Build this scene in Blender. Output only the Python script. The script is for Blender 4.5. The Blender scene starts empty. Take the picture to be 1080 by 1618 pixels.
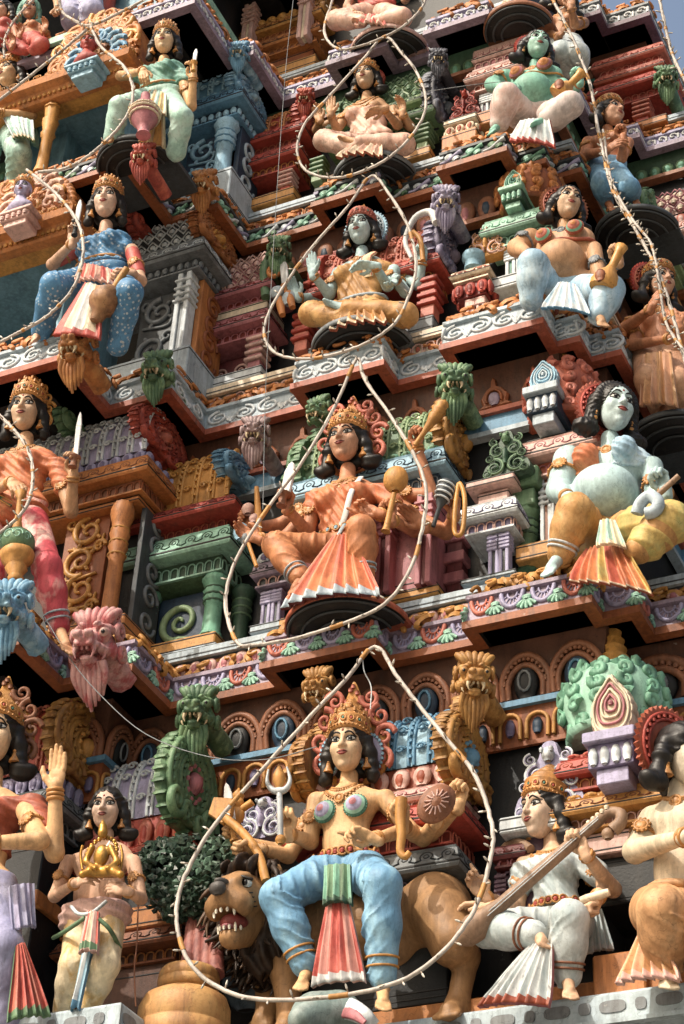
import bpy, math, random
import numpy as np
from mathutils import Vector, Matrix, Euler
random.seed(7)
RNG = np.random.default_rng(7)
SC = bpy.context.scene
COL = SC.collection
PI = math.pi
# ------------------------------------------------------------------ camera geometry (photo is 1080 x 1618)
YAW, PIT, ROL, FPX = math.radians(-27.35), math.radians(36.65), math.radians(3.615), 3226.0
_fw = np.array([math.sin(YAW)*math.cos(PIT), math.cos(YAW)*math.cos(PIT), math.sin(PIT)])
_r = np.array([math.cos(YAW), -math.sin(YAW), 0.0]); _u = np.cross(_r, _fw)
CR = _r*math.cos(ROL)+_u*math.sin(ROL); CU = -_r*math.sin(ROL)+_u*math.cos(ROL)
def ray(px, py):
    d = _fw + CR*(px-540)/FPX - CU*(py-809)/FPX
    return d/np.linalg.norm(d)
CAM = -ray(590, 1590)*14.0
def onY(px, py, y):
    d = ray(px, py); return CAM + d*((y-CAM[1])/d[1])
def onX(px, py, x):
    d = ray(px, py); return CAM + d*((x-CAM[0])/d[0])
def onZ(px, py, z):
    d = ray(px, py); return CAM + d*((z-CAM[2])/d[2])
# ------------------------------------------------------------------ materials
def lin(c): return c/12.92 if c <= .04045 else ((c+.055)/1.055)**2.4
def rgb(h):
    h = h.lstrip('#'); return tuple(lin(int(h[i:i+2], 16)/255) for i in (0, 2, 4))
MATS = {}
def mat(name, c, rough=.55, dirt=.35, c2=None, c2scale=9.0, bump=.25, metal=0.0, streak=.0, kind=None, kscale=30.0):
    """weathered painted plaster: base colour, faded and dirty patches, optional second colour"""
    if name in MATS: return MATS[name]
    m = bpy.data.materials.new(name); m.use_nodes = True
    nt = m.node_tree; N = nt.nodes; L = nt.links
    b = N['Principled BSDF']; b.inputs['Roughness'].default_value = rough; b.inputs['Metallic'].default_value = metal
    b.inputs['Specular IOR Level'].default_value = .35
    g = N.new('ShaderNodeNewGeometry')
    def noise(scale, det, sz=1.0, rough_=.6):
        mp = N.new('ShaderNodeMapping'); mp.inputs['Scale'].default_value = (scale, scale, scale*sz)
        L.new(g.outputs['Position'], mp.inputs['Vector'])
        n = N.new('ShaderNodeTexNoise'); n.inputs['Scale'].default_value = 1.0; n.inputs['Detail'].default_value = det
        n.inputs['Roughness'].default_value = rough_
        L.new(mp.outputs['Vector'], n.inputs['Vector']); return n.outputs['Fac']
    def ramp(src, a, b_):
        r = N.new('ShaderNodeMapRange'); r.inputs['From Min'].default_value = a; r.inputs['From Max'].default_value = b_
        L.new(src, r.inputs['Value']); return r.outputs['Result']
    def mix(f, A, B, mul=1.0):
        x = N.new('ShaderNodeMix'); x.data_type = 'RGBA'
        if hasattr(f, 'node'):
            if mul != 1.0:
                mm = N.new('ShaderNodeMath'); mm.operation = 'MULTIPLY'; mm.inputs[1].default_value = mul
                L.new(f, mm.inputs[0]); f = mm.outputs[0]
            L.new(f, x.inputs['Factor'])
        else: x.inputs['Factor'].default_value = f
        for s, v in ((6, A), (7, B)):
            if isinstance(v, tuple): x.inputs[s].default_value = (*v, 1)
            else: L.new(v, x.inputs[s])
        return x.outputs[2]
    def mute(q, k=.13):
        l = .3*q[0]+.55*q[1]+.15*q[2]; w_ = (l*1.06, l*1.0, l*.92); return tuple(v+(u-v)*k for v, u in zip(q, w_))
    col = mute(rgb(c))
    fade = tuple(min(1, v*1.15+.02*min(1, v/.12)) for v in col); deep = tuple(v*.64 for v in col)
    cur = mix(ramp(noise(3.1, 5), .35, .68), deep, fade)
    if c2:
        cur = mix(ramp(noise(c2scale, 4, .5), .47, .6), cur, mute(rgb(c2)))
    if kind == 'dots':
        v = N.new('ShaderNodeTexVoronoi'); v.inputs['Scale'].default_value = kscale
        L.new(g.outputs['Position'], v.inputs['Vector'])
        cur = mix(ramp(v.outputs['Distance'], .34, .26), cur, (.42, .50, .56))
    if kind == 'fur':
        cur = mix(ramp(noise(kscale, 3, .22), .45, .6), cur, rgb('#1c120c'), .7)
    # speckle and dirt streaks
    cur = mix(ramp(noise(38, 4), .5, .74), cur, tuple(v*.55 for v in col), .5)
    d = ramp(noise(9, 7, .2, .7), .52, .70)
    cur = mix(d, cur, (.05, .044, .037), min(.8, dirt*1.35))
    vo = N.new('ShaderNodeTexVoronoi'); vo.feature = 'DISTANCE_TO_EDGE'; vo.inputs['Scale'].default_value = 3.1
    wn = N.new('ShaderNodeTexNoise'); wn.inputs['Scale'].default_value = 6.0; wn.inputs['Detail'].default_value = 4
    L.new(g.outputs['Position'], wn.inputs['Vector']); va = N.new('ShaderNodeVectorMath'); va.operation = 'MULTIPLY_ADD'
    L.new(wn.outputs['Color'], va.inputs[0]); va.inputs[1].default_value = (.35, .35, .35); L.new(g.outputs['Position'], va.inputs[2]); L.new(va.outputs[0], vo.inputs['Vector'])
    cur = mix(ramp(vo.outputs['Distance'], .009, .003), cur, tuple(v*.3 for v in col), .55*min(1, dirt*3))
    ch = ramp(noise(16, 6, 1, .7), .66, .74)
    cur = mix(ch, cur, (.5, .47, .42), .45*dirt/.35)
    cur = mix(ramp(noise(26, 5, .12, .6), .46, .66), cur, tuple(min(1, v*1.3+.02*min(1, v/.1)) for v in col), .5)
    L.new(cur, b.inputs['Base Color'])
    bp = N.new('ShaderNodeBump'); bp.inputs['Strength'].default_value = bump; bp.inputs['Distance'].default_value = .012
    L.new(noise(42, 6, 1, .65), bp.inputs['Height']); L.new(bp.outputs['Normal'], b.inputs['Normal'])
    MATS[name] = m
    return m
PAL = {}
def C(name, h, **k): PAL[name] = (h, k)
def P(name):
    """material by palette name"""
    if not isinstance(name, str): return name
    if name in MATS: return MATS[name]
    h, k = PAL[name]; return mat(name, h, **k)
# ------------------------------------------------------------------ mesh accumulation
class MB:
    def __init__(s): s.V = []; s.F = []; s.n = 0; s.M = None; s.mi = 0; s.sm = True; s.names = []
    def use(s, name):
        """following shapes take this palette material"""
        if name not in s.names: s.names.append(name)
        s.mi = s.names.index(name); return s
    def add(s, V, F, smooth=None):
        V = np.asarray(V, float).reshape(-1, 3)
        if s.M is not None: V = V @ s.M[:3, :3].T + s.M[:3, 3]
        flip = s.M is not None and np.linalg.det(s.M[:3, :3]) < 0
        sm = s.sm if smooth is None else smooth
        n = s.n
        if isinstance(F, np.ndarray): G = [F]
        else:
            by = {}
            for f in F: by.setdefault(len(f), []).append(f)
            G = [np.array(v) for v in by.values()]
        for g in G:
            g = g + n
            s.F.append((g[:, ::-1] if flip else g, s.mi, sm))
        s.V.append(V); s.n += len(V); return s
    def mesh(s, name):
        me = bpy.data.meshes.new(name)
        V = np.concatenate(s.V) if s.V else np.zeros((0, 3))
        me.vertices.add(len(V)); me.vertices.foreach_set('co', V.astype(np.float32).ravel())
        li = []; tot = []; mi = []; sm = []
        for f, m, q in s.F:
            li.append(f.ravel()); tot.append(np.full(len(f), f.shape[1])); mi.append(np.full(len(f), m)); sm.append(np.full(len(f), q))
        if li:
            li = np.concatenate(li); tot = np.concatenate(tot); mi = np.concatenate(mi); sm = np.concatenate(sm)
            me.loops.add(len(li)); me.loops.foreach_set('vertex_index', li.astype(np.int32))
            me.polygons.add(len(tot))
            st = np.concatenate([[0], np.cumsum(tot)[:-1]])
            me.polygons.foreach_set('loop_start', st.astype(np.int32))
            me.polygons.foreach_set('material_index', mi.astype(np.int32))
            me.polygons.foreach_set('use_smooth', sm.astype(bool))
        for nme in (s.names or ['plaster']): me.materials.append(P(nme))
        me.update(calc_edges=True); me.validate()
        return me
    def build(s, name, parent=None, label=None):
        o = bpy.data.objects.new(name, s.mesh(name)); COL.objects.link(o)
        if parent is not None:
            o.parent = parent; o.matrix_parent_inverse = parent.matrix_basis.inverted() if KEEP else Matrix()
        if label: o['label'] = label
        return o
KEEP = True          # children keep world placement
def thing(name, label, cat, loc=(0, 0, 0), group=None):
    o = bpy.data.objects.new(name, None); o.empty_display_size = .1
    COL.objects.link(o); o.location = tuple(map(float, loc)); o['label'] = label; o['category'] = cat
    if group: o['group'] = group
    return o
def tag(o, label, cat, group=None):
    o['label'] = label; o['category'] = cat
    if group: o['group'] = group
    return o
def inst(me, name, M, parent, mats=None):
    """object sharing mesh data, own materials by slot, placed in world by numpy matrix M"""
    o = bpy.data.objects.new(name, me); COL.objects.link(o)
    W = Matrix([list(map(float, r)) for r in M])
    if parent is not None:
        o.parent = parent; o.matrix_parent_inverse = parent.matrix_basis.inverted()
    o.matrix_basis = W
    if mats:
        for i, nme in enumerate(mats):
            if i < len(o.material_slots) and nme:
                o.material_slots[i].link = 'OBJECT'; o.material_slots[i].material = P(nme)
    return o
# ------------------------------------------------------------------ transforms
def T(x, y, z): M = np.eye(4); M[:3, 3] = (x, y, z); return M
def S(x, y=None, z=None):
    y = x if y is None else y; z = x if z is None else z
    return np.diag([x, y, z, 1.0])
def Rm(ax, deg):
    return np.array(Matrix.Rotation(math.radians(deg), 4, ax))
def frame(o, x, y, z):
    M = np.eye(4); M[:3, 0] = x; M[:3, 1] = y; M[:3, 2] = z; M[:3, 3] = o; return M
def unit(v): v = np.asarray(v, float); return v/(np.linalg.norm(v)+1e-12)
# ------------------------------------------------------------------ primitives
def grid_faces(nu, nv, cu=False, cv=False):
    """quads of a grid with nu rows, nv columns (index = row*nv + col)"""
    iu = np.arange(nu if cu else nu-1); iv = np.arange(nv if cv else nv-1)
    a, b = np.meshgrid(iu, iv, indexing='ij'); a2 = (a+1) % nu; b2 = (b+1) % nv
    return np.stack([a*nv+b, a*nv+b2, a2*nv+b2, a2*nv+b], -1).reshape(-1, 4)
def box(mb, x0, x1, y0, y1, z0, z1, ch=.012):
    ch = min(ch, .3*min(x1-x0, y1-y0, z1-z0))
    c = np.array([(x0+x1)/2, (y0+y1)/2, (z0+z1)/2]); h = np.array([x1-x0, y1-y0, z1-z0])/2
    V = []; idx = {}
    for sx in (-1, 1):
        for sy in (-1, 1):
            for sz in (-1, 1):
                for a in range(3):
                    p = h - ch; p[a] = h[a]
                    idx[(sx, sy, sz, a)] = len(V); V.append(c + p*np.array([sx, sy, sz]))
    F = []
    def face(keys):
        q = [idx[k] for k in keys]; P3 = np.array([V[i] for i in q])
        n = np.cross(P3[1]-P3[0], P3[2]-P3[0])
        if n @ (P3.mean(0)-c) < 0: q = q[::-1]
        F.append(q)
    sg = (-1, 1)
    for a in range(3):
        o = [i for i in range(3) if i != a]
        for s in sg:
            k = []
            for p, q in ((-1, -1), (1, -1), (1, 1), (-1, 1)):
                t = [0, 0, 0]; t[a] = s; t[o[0]] = p; t[o[1]] = q; k.append((*t, a))
            face(k)
        for p in sg:
            for q in sg:
                k = []
                for s, ax in ((-1, o[0]), (1, o[0]), (1, o[1]), (-1, o[1])):
                    t = [0, 0, 0]; t[a] = s; t[o[0]] = p; t[o[1]] = q; k.append((*t, ax))
                face(k)
    for sx in sg:
        for sy in sg:
            for sz in sg: face([(sx, sy, sz, 0), (sx, sy, sz, 1), (sx, sy, sz, 2)])
    mb.add(V, F, False)
def tube(mb, pts, r, n=8, closed=False, flat=1.0, up=None, cap=True):
    """tube along points; r scalar or list; flat squashes along the 'up' direction"""
    P3 = np.asarray(pts, float); m = len(P3)
    r = np.full(m, r) if np.isscalar(r) else np.asarray(r, float)
    t = np.gradient(P3, axis=0) if not closed else np.roll(P3, -1, 0)-np.roll(P3, 1, 0)
    t /= np.linalg.norm(t, axis=1)[:, None]+1e-12
    u = np.zeros_like(P3)
    if up is not None:
        u[:] = unit(up); u -= (u*t).sum(1)[:, None]*t
    else:
        a = np.array([0, 0, 1.]) if abs(t[0][2]) < .9 else np.array([1., 0, 0])
        u[0] = unit(a - (a@t[0])*t[0])
        for i in range(1, m): u[i] = unit(u[i-1]-(u[i-1]@t[i])*t[i])
    u /= np.linalg.norm(u, axis=1)[:, None]+1e-12
    w = np.cross(t, u)
    ang = np.arange(n)*2*PI/n
    V = P3[:, None, :] + r[:, None, None]*(np.cos(ang)[None, :, None]*w[:, None, :] + flat*np.sin(ang)[None, :, None]*u[:, None, :])
    mb.add(V.reshape(-1, 3), grid_faces(m, n, closed, True)[:, ::-1])
    if cap and not closed:
        for i, s in ((0, 1), (m-1, -1)):
            f = list(range(n)) if s > 0 else list(range(n))[::-1]
            mb.add(V[i], [f], False)
def lathe(mb, prof, n=16, sx=1.0, sy=1.0, rot=0.0, smooth=True, lobes=0, lobe=0.0):
    """prof [(r,z)] bottom to top"""
    a = np.arange(n)*2*PI/n + rot
    R = np.array([p[0] for p in prof]); Z = np.array([p[1] for p in prof])
    mod = 1 + (lobe*np.abs(np.cos(a*lobes/2)) if lobes else 0*a)
    V = np.zeros((len(prof), n, 3)); V[..., 0] = R[:, None]*np.cos(a)*sx*mod; V[..., 1] = R[:, None]*np.sin(a)*sy*mod; V[..., 2] = Z[:, None]
    mb.add(V.reshape(-1, 3), grid_faces(len(prof), n, False, True), smooth)
    if R[0] > 1e-4: mb.add(V[0], [list(range(n))[::-1]], False)
    if R[-1] > 1e-4: mb.add(V[-1], [list(range(n))], False)
def square_lathe(mb, prof, hx, hy):
    """stacked rectangular mouldings; prof [(offset,z)]"""
    V = []
    for o, z in prof:
        V += [(-hx-o, -hy-o, z), (hx+o, -hy-o, z), (hx+o, hy+o, z), (-hx-o, hy+o, z)]
    mb.add(V, grid_faces(len(prof), 4, False, True), False)
    mb.add(V[-4:], [[0, 1, 2, 3]], False); mb.add(V[:4], [[3, 2, 1, 0]], False)
_sph = {}
def ball(mb, c, r, n=8, R=None):
    k = n
    if k not in _sph:
        th = np.linspace(0, PI, n+1)[1:-1]; ph = np.arange(2*n)*PI/n
        V = np.stack([np.sin(th)[:, None]*np.cos(ph), np.sin(th)[:, None]*np.sin(ph), np.cos(th)[:, None]+0*ph], -1).reshape(-1, 3)
        V = np.concatenate([V, [[0, 0, 1], [0, 0, -1]]]); m = 2*n; F = grid_faces(n-1, m, False, True)
        i0, i1 = len(V)-2, len(V)-1
        T3 = np.array([[i0, i, (i+1) % m] for i in range(m)] + [[i1, (n-2)*m+(i+1) % m, (n-2)*m+i] for i in range(m)])
        _sph[k] = (V, F, T3)
    V, F, T3 = _sph[k]
    r = np.array([r, r, r]) if np.isscalar(r) else np.asarray(r, float)
    W = V*r
    if R is not None: W = W @ np.asarray(R)[:3, :3].T
    W = W + np.asarray(c, float)
    n0 = mb.n; mb.add(W, F)
    TT = T3 + n0
    if mb.M is not None and np.linalg.det(mb.M[:3, :3]) < 0: TT = TT[:, ::-1]
    mb.F.append((TT, mb.mi, mb.sm))
def prism(mb, poly, d, M=None, smooth=False, bev=0.0):
    """extrude a polygon in local xz by d along +y (front face at y=0 facing -y)"""
    p = np.asarray(poly, float); n = len(p)
    A = np.zeros((n, 3)); A[:, 0] = p[:, 0]; A[:, 2] = p[:, 1]
    B = A.copy(); B[:, 1] = d
    rings = [A, B]
    if bev:
        c = A.mean(0); Q = c+(A-c)*(1-bev); A2 = A.copy(); A2[:, 1] = d*.45; rings = [Q, A2, B]
    V = np.concatenate(rings)
    if M is not None: V = V @ M[:3, :3].T + M[:3, 3]
    F = [list(f) for f in grid_faces(len(rings), n, False, True)]
    F += [list(range(n)), [i+(len(rings)-1)*n for i in range(n)][::-1]]
    mb.add(V, F, smooth)
def spiral(turns=1.6, r0=.05, r1=.5, n=40, a0=0.0, cw=1):
    t = np.linspace(0, 1, n); a = a0 + cw*turns*2*PI*(1-t); r = r0+(r1-r0)*t
    return np.stack([r*np.cos(a), r*np.sin(a)], 1)
def xz(p2, y=0.0):
    p2 = np.asarray(p2, float); return np.stack([p2[:, 0], np.full(len(p2), y), p2[:, 1]], 1)
def bez(pts, n=24):
    """Catmull-Rom through points"""
    P3 = np.asarray(pts, float); Q = np.concatenate([[2*P3[0]-P3[1]], P3, [2*P3[-1]-P3[-2]]])
    out = []; m = len(P3)-1; k = max(2, n//m)
    for i in range(m):
        a, b, c, d = Q[i:i+4]
        for t in np.arange(k)/k:
            out.append(.5*((2*b)+(-a+c)*t+(2*a-5*b+4*c-d)*t*t+(-a+3*b-3*c+d)*t**3))
    out.append(P3[-1]); return np.array(out)
def closed_bez(pts, n=60):
    P3 = np.asarray(pts, float); m = len(P3); k = max(2, n//m); out = []
    for i in range(m):
        a, b, c, d = P3[(i-1) % m], P3[i], P3[(i+1) % m], P3[(i+2) % m]
        for t in np.arange(k)/k:
            out.append(.5*((2*b)+(-a+c)*t+(2*a-5*b+4*c-d)*t*t+(-a+3*b-3*c+d)*t**3))
    return np.array(out)
# ------------------------------------------------------------------ plan-path sweep with mitred corners
def offset_path(path, d):
    """offset an open axis-aligned plan path outward (to its right hand when walking +x means -y)"""
    p = np.asarray(path, float); n = len(p); out = []
    for i in range(n):
        ns = []
        if i > 0: t = unit(p[i]-p[i-1]); ns.append(np.array([t[1], -t[0]]))
        if i < n-1: t = unit(p[i+1]-p[i]); ns.append(np.array([t[1], -t[0]]))
        if len(ns) == 1 or abs(ns[0]@ns[1]) > .99: o = ns[0]*d
        else: o = (ns[0]+ns[1])*d/(1+ns[0]@ns[1])
        out.append(p[i]+o)
    return np.array(out)
def sweep(mb, path, prof, smooth=False):
    """prof [(outward, z)] listed bottom to top along the outer face"""
    rows = []
    for d, z in prof:
        o = offset_path(path, d); rows.append(np.column_stack([o, np.full(len(o), z)]))
    n = len(path)
    V = np.concatenate(rows)
    # separate each straight run so that corners stay sharp
    for i in range(n-1):
        W = np.concatenate([[r[i], r[i+1]] for r in rows])
        mb.add(W, grid_faces(len(rows), 2), smooth)
def runs(path, d=0.0):
    """straight runs of an offset path: (start, dir, length, outward normal, length-sign)"""
    o = offset_path(path, d)
    for i in range(len(o)-1):
        a, b = o[i], o[i+1]; L = np.linalg.norm(b-a)
        if L < 1e-6: continue
        t = (b-a)/L; yield a, t, L, np.array([t[1], -t[0]])
def run_frame(a, t, nrm, z, s=0.0):
    """frame at arc s: x along run, y into the wall (-normal), z up"""
    return frame((a[0]+t[0]*s, a[1]+t[1]*s, z), (t[0], t[1], 0), (-nrm[0], -nrm[1], 0), (0, 0, 1))
# ================================================================== palette
C('ledge_blue', '#a3b6c0'); C('plaster', '#9a8f84'); C('orange', '#b9702f'); C('orange_dk', '#8d4a22'); C('ochre', '#bd8232'); C('gold', '#c98d35', rough=.4)
C('brick', '#a04c33'); C('red', '#a83a2c'); C('red_dk', '#7a2b26'); C('coral', '#b9604c'); C('maroon', '#5e2327')
C('pink', '#c9a095'); C('rose', '#a9626a'); C('brown', '#8a5438'); C('brown_dk', '#5a3829')
C('cream', '#d6c3a6'); C('white', '#c9cbcb'); C('bluegrey', '#9fb0bb'); C('pale', '#c4cdd2')
C('grey', '#6f767b'); C('grey_dk', '#3a3f43'); C('black', '#1b1a1a'); C('wall_dark', '#14171a', dirt=.15); C('soffit', '#1f1b19', dirt=.2)  # soffit: near-black holds dirt plus painted-in shade under the ledges
C('blue', '#4f86a8'); C('blue_lt', '#86b4cc'); C('blue_dk', '#294b66'); C('navy', '#22364a'); C('room_blue', '#78a9bf', dirt=.2)
C('mint', '#86b8a2'); C('green', '#587b58'); C('green_dk', '#35523f'); C('teal', '#3f7d6b'); C('jade', '#649f84'); C('lime', '#829d70')
C('ground', '#8a8478'); C('lilac', '#9d98bb'); C('purple', '#6d6488'); C('plum', '#5a4152'); C('mauve', '#8d7c90')
# ================================================================== relief patterns (one unit per pitch, x along, y into wall, z up, h = 1)
def unit_tongue(mb, w, h, c1, c2=None):
    a = np.linspace(0, PI, 9); o = [(-w*.4, 0)] + [(-w*.4*math.cos(t), h*.55+w*.4*math.sin(t)*1.0) for t in a] + [(w*.4, 0)]
    mb.use(c1); tube(mb, xz(o, -.004), w*.085, 5, cap=False)
    if c2: mb.use(c2); ball(mb, (0, 0, h*.42), (w*.2, w*.13, h*.32), 5)
def unit_bead(mb, w, h, c1, c2=None):
    mb.use(c1); ball(mb, (0, 0, h*.5), (w*.4, w*.3, h*.42), 5)
def unit_petal(mb, w, h, c1, c2=None):
    mb.use(c1); ball(mb, (0, .0, h*.42), (w*.46, w*.22, h*.5), 6)
    if c2: mb.use(c2); ball(mb, (0, -.012, h*.36), (w*.26, w*.2, h*.34), 6)
def unit_loop(mb, w, h, c1, c2=None):
    mb.use(c1); a = np.linspace(-.25, 1.25, 16)*PI
    p = [(-w*.5, h*.12)]+[(w*.3*math.cos(PI-t), h*.5+h*.34*math.sin(t)) for t in a]+[(w*.5, h*.12)]
    tube(mb, xz(p, -.004), w*.035, 4, cap=False)
    tube(mb, xz([(w*.13*math.cos(t), h*.5+h*.15*math.sin(t)) for t in np.linspace(0, 2*PI, 10)], -.003), w*.03, 4, cap=False)
def unit_scroll(mb, w, h, c1, c2=None):
    """pair of opposed spirals with a leaf between (white scrolls on a pale ground)"""
    for s in (-1, 1):
        sp = spiral(1.7, .07*h, .46*h, 34, PI/2, -s)
        sp = sp*np.array([1.15, .92])+np.array([s*w*.26, h*.5])
        mb.use(c1); tube(mb, xz(sp, -.012), np.linspace(.05, .085, 34)*h, 5, cap=True)
        if c2: mb.use(c2); tube(mb, xz((sp-[s*w*.26, h*.5])*.86+[s*w*.26, h*.5], -.014), .026*h, 4)
    mb.use(c1)
    for t in (-.5, 0, .5): ball(mb, (t*w*.12, -.006, h*(.26 if t == 0 else .34)), (w*.045, .02, h*.22), 5, Rm('Y', t*50))
def unit_fan(mb, w, h, c1, c2=None):
    """half wheel with spokes hanging from the top edge, a shell petal at each joint"""
    a = np.linspace(0, PI, 15); R = w*.36
    mb.use(c1)
    tube(mb, xz([(R*math.cos(t), h*.94-h*.72*math.sin(t)) for t in a], -.012), h*.1, 6, cap=True)
    tube(mb, xz([(R*.45*math.cos(t), h*.94-h*.3*math.sin(t)) for t in a], -.008), h*.05, 5, cap=True)
    for t in np.linspace(.12, .88, 6)*PI:
        tube(mb, xz([(R*.45*math.cos(t), h*.94-h*.3*math.sin(t)), (R*.92*math.cos(t), h*.94-h*.66*math.sin(t))], -.006), h*.035, 4, cap=False)
    mb.use(c2 or 'mint')
    for k in range(-2, 3):
        an = k*.42; ball(mb, (w*.5+.2*h*math.sin(an)*1.5, -.018, h*(.46-.3*math.cos(an))), (h*.085, .022, h*.26), 5, Rm('Y', -math.degrees(an)*1.1+180))
    ball(mb, (w*.5, -.02, h*.52), (h*.22, .02, h*.12), 5)
def unit_wave(mb, w, h, c1, c2=None):
    """comma shaped leaves of alternating colour"""
    mb.use(c1); tube(mb, xz(bez([(-w*.5, h*.15), (-w*.2, h*.2), (w*.1, h*.55), (w*.35, h*.85), (w*.5, h*.9)], 12), -.012), np.linspace(.08, .2, 13)[:len(bez([(-w*.5, h*.15), (-w*.2, h*.2), (w*.1, h*.55), (w*.35, h*.85), (w*.5, h*.9)], 12))]*h, 5)
    mb.use(c2 or c1); ball(mb, (-w*.12, -.01, h*.66), (w*.22, .025, h*.24), 5, Rm('Y', -20))
    ball(mb, (w*.25, -.01, h*.3), (w*.2, .025, h*.2), 5, Rm('Y', -25))
def unit_tooth(mb, w, h, c1, c2=None):
    mb.use(c1); sp = spiral(.9, .08*h, .36*h, 14, 0, 1)+np.array([0, h*.5])
    tube(mb, xz(sp, -.012), .1*h, 4); ball(mb, (w*.45, -.006, h*.45), (w*.13, .02, h*.4), 5)
def unit_kudu(mb, w, h, c1, c2=None, c3=None):
    """horseshoe arch niche"""
    def arch(k, b): return [(-w*.44*k, 0), (-w*.46*k, h*.35*k)]+[(-w*.46*k*math.cos(t)*(1-.12*math.sin(t)), h*.35*k+h*.52*k*math.sin(t)) for t in np.linspace(.1, PI-.1, 13)]+[(w*.46*k, h*.35*k), (w*.44*k, 0)]
    mb.use(c1)
    tube(mb, xz(arch(1, 0), -.01), w*.075, 6, cap=False); tube(mb, xz(arch(.76, 0), -.02), w*.06, 6, cap=False)
    for p in arch(.88, 0)[1:-1]: ball(mb, (p[0], -.03, p[1]), w*.045, 4)
    mb.use(c2); ball(mb, (0, 0, h*.3), (w*.25, .05, h*.36), 7)
    if c3: 
        mb.use(c3); tube(mb, xz([(w*.12*math.cos(t), h*.32+h*.2*math.sin(t)) for t in np.linspace(0, 2*PI, 12)], -.05), w*.03, 4)
def unit_flame(mb, w, h, c1, c2=None, c3=None):
    """pointed horseshoe with finial"""
    mb.use(c1)
    l = [(-w*.46, 0), (-w*.3, h*.1), (-w*.36, h*.36), (-w*.2, h*.62), (-w*.07, h*.7), (-w*.05, h*.92), (0, h), (w*.05, h*.92), (w*.07, h*.7), (w*.2, h*.62), (w*.36, h*.36), (w*.3, h*.1), (w*.46, 0)]
    prism(mb, l, .04, T(0, -.03, 0), False, .12)
    mb.use(c2); ball(mb, (0, -.035, h*.26), (w*.15, .03, h*.22), 6)
    mb.use(c1); tube(mb, xz([(w*.2*math.cos(t), h*.27+h*.27*math.sin(t)) for t in np.linspace(-.4, PI+.4, 12)], -.045), w*.035, 4)
UNITS = dict(tongue=unit_tongue, bead=unit_bead, petal=unit_petal, loop=unit_loop, scroll=unit_scroll, fan=unit_fan, wave=unit_wave, tooth=unit_tooth, kudu=unit_kudu, flame=unit_flame)
def pattern(mb, path, d, z, h, kind, pitch, cols, tilt=0.0, lo=None, only=None, y_out=0.0):
    """repeat a relief unit along every run of a plan path; cols: list of colour tuples used in turn"""
    k = 0
    M0 = mb.M
    for j, (a, t, L, nr) in enumerate(runs(path, d)):
        if only is not None and not only(a, t, L, nr): continue
        n = max(1, int(round(L/pitch))); w = L/n
        for i in range(n):
            c = cols[k % len(cols)]; k += 1
            mb.M = run_frame(a, t, nr, z, (i+.5)*w) @ Rm('X', tilt) @ T(0, y_out, 0) @ Rm('Y', random.uniform(-2.5, 2.5)) @ S(random.uniform(.93, 1.05), 1, random.uniform(.92, 1.04))
            if M0 is not None: mb.M = M0 @ mb.M
            UNITS[kind](mb, w, h, *c)
    mb.M = M0
def leaf_row(mb, path, d0, d1, z0, z1, pitch, c, seed=0):
    """running foliage: lumpy curled leaves lying on the sloping top of a ledge"""
    rg = np.random.default_rng(seed); mb.use(c)
    for (a, t, L, nr) in runs(path, (d0+d1)/2):
        n = max(2, int(L/pitch))
        for i in range(n):
            M = run_frame(a, t, nr, (z0+z1)/2, (i+.5)*L/n)
            mb.M = M @ Rm('X', -38) @ S(1, 1.35, 1.35)
            w = L/n; q = abs(d1-d0)
            for k in range(4):
                ball(mb, ((rg.random()-.5)*w, (rg.random()-.6)*.03, (rg.random()-.5)*q*.9), (w*(.34+.2*rg.random()), .03+.02*rg.random(), q*(.16+.12*rg.random())), 5, Rm('Y', rg.uniform(-50, 50)))
            sp = spiral(1.0, .1*q, .45*q, 12, rg.random()*6, 1)
            tube(mb, xz(sp*[1.3, .9], -.05), np.linspace(.05, .13, 12)*q, 5)
            mb.M = None
def rect_path(x0, x1, yf, yb): return [(x0, yb), (x0, yf), (x1, yf), (x1, yb)]
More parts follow.
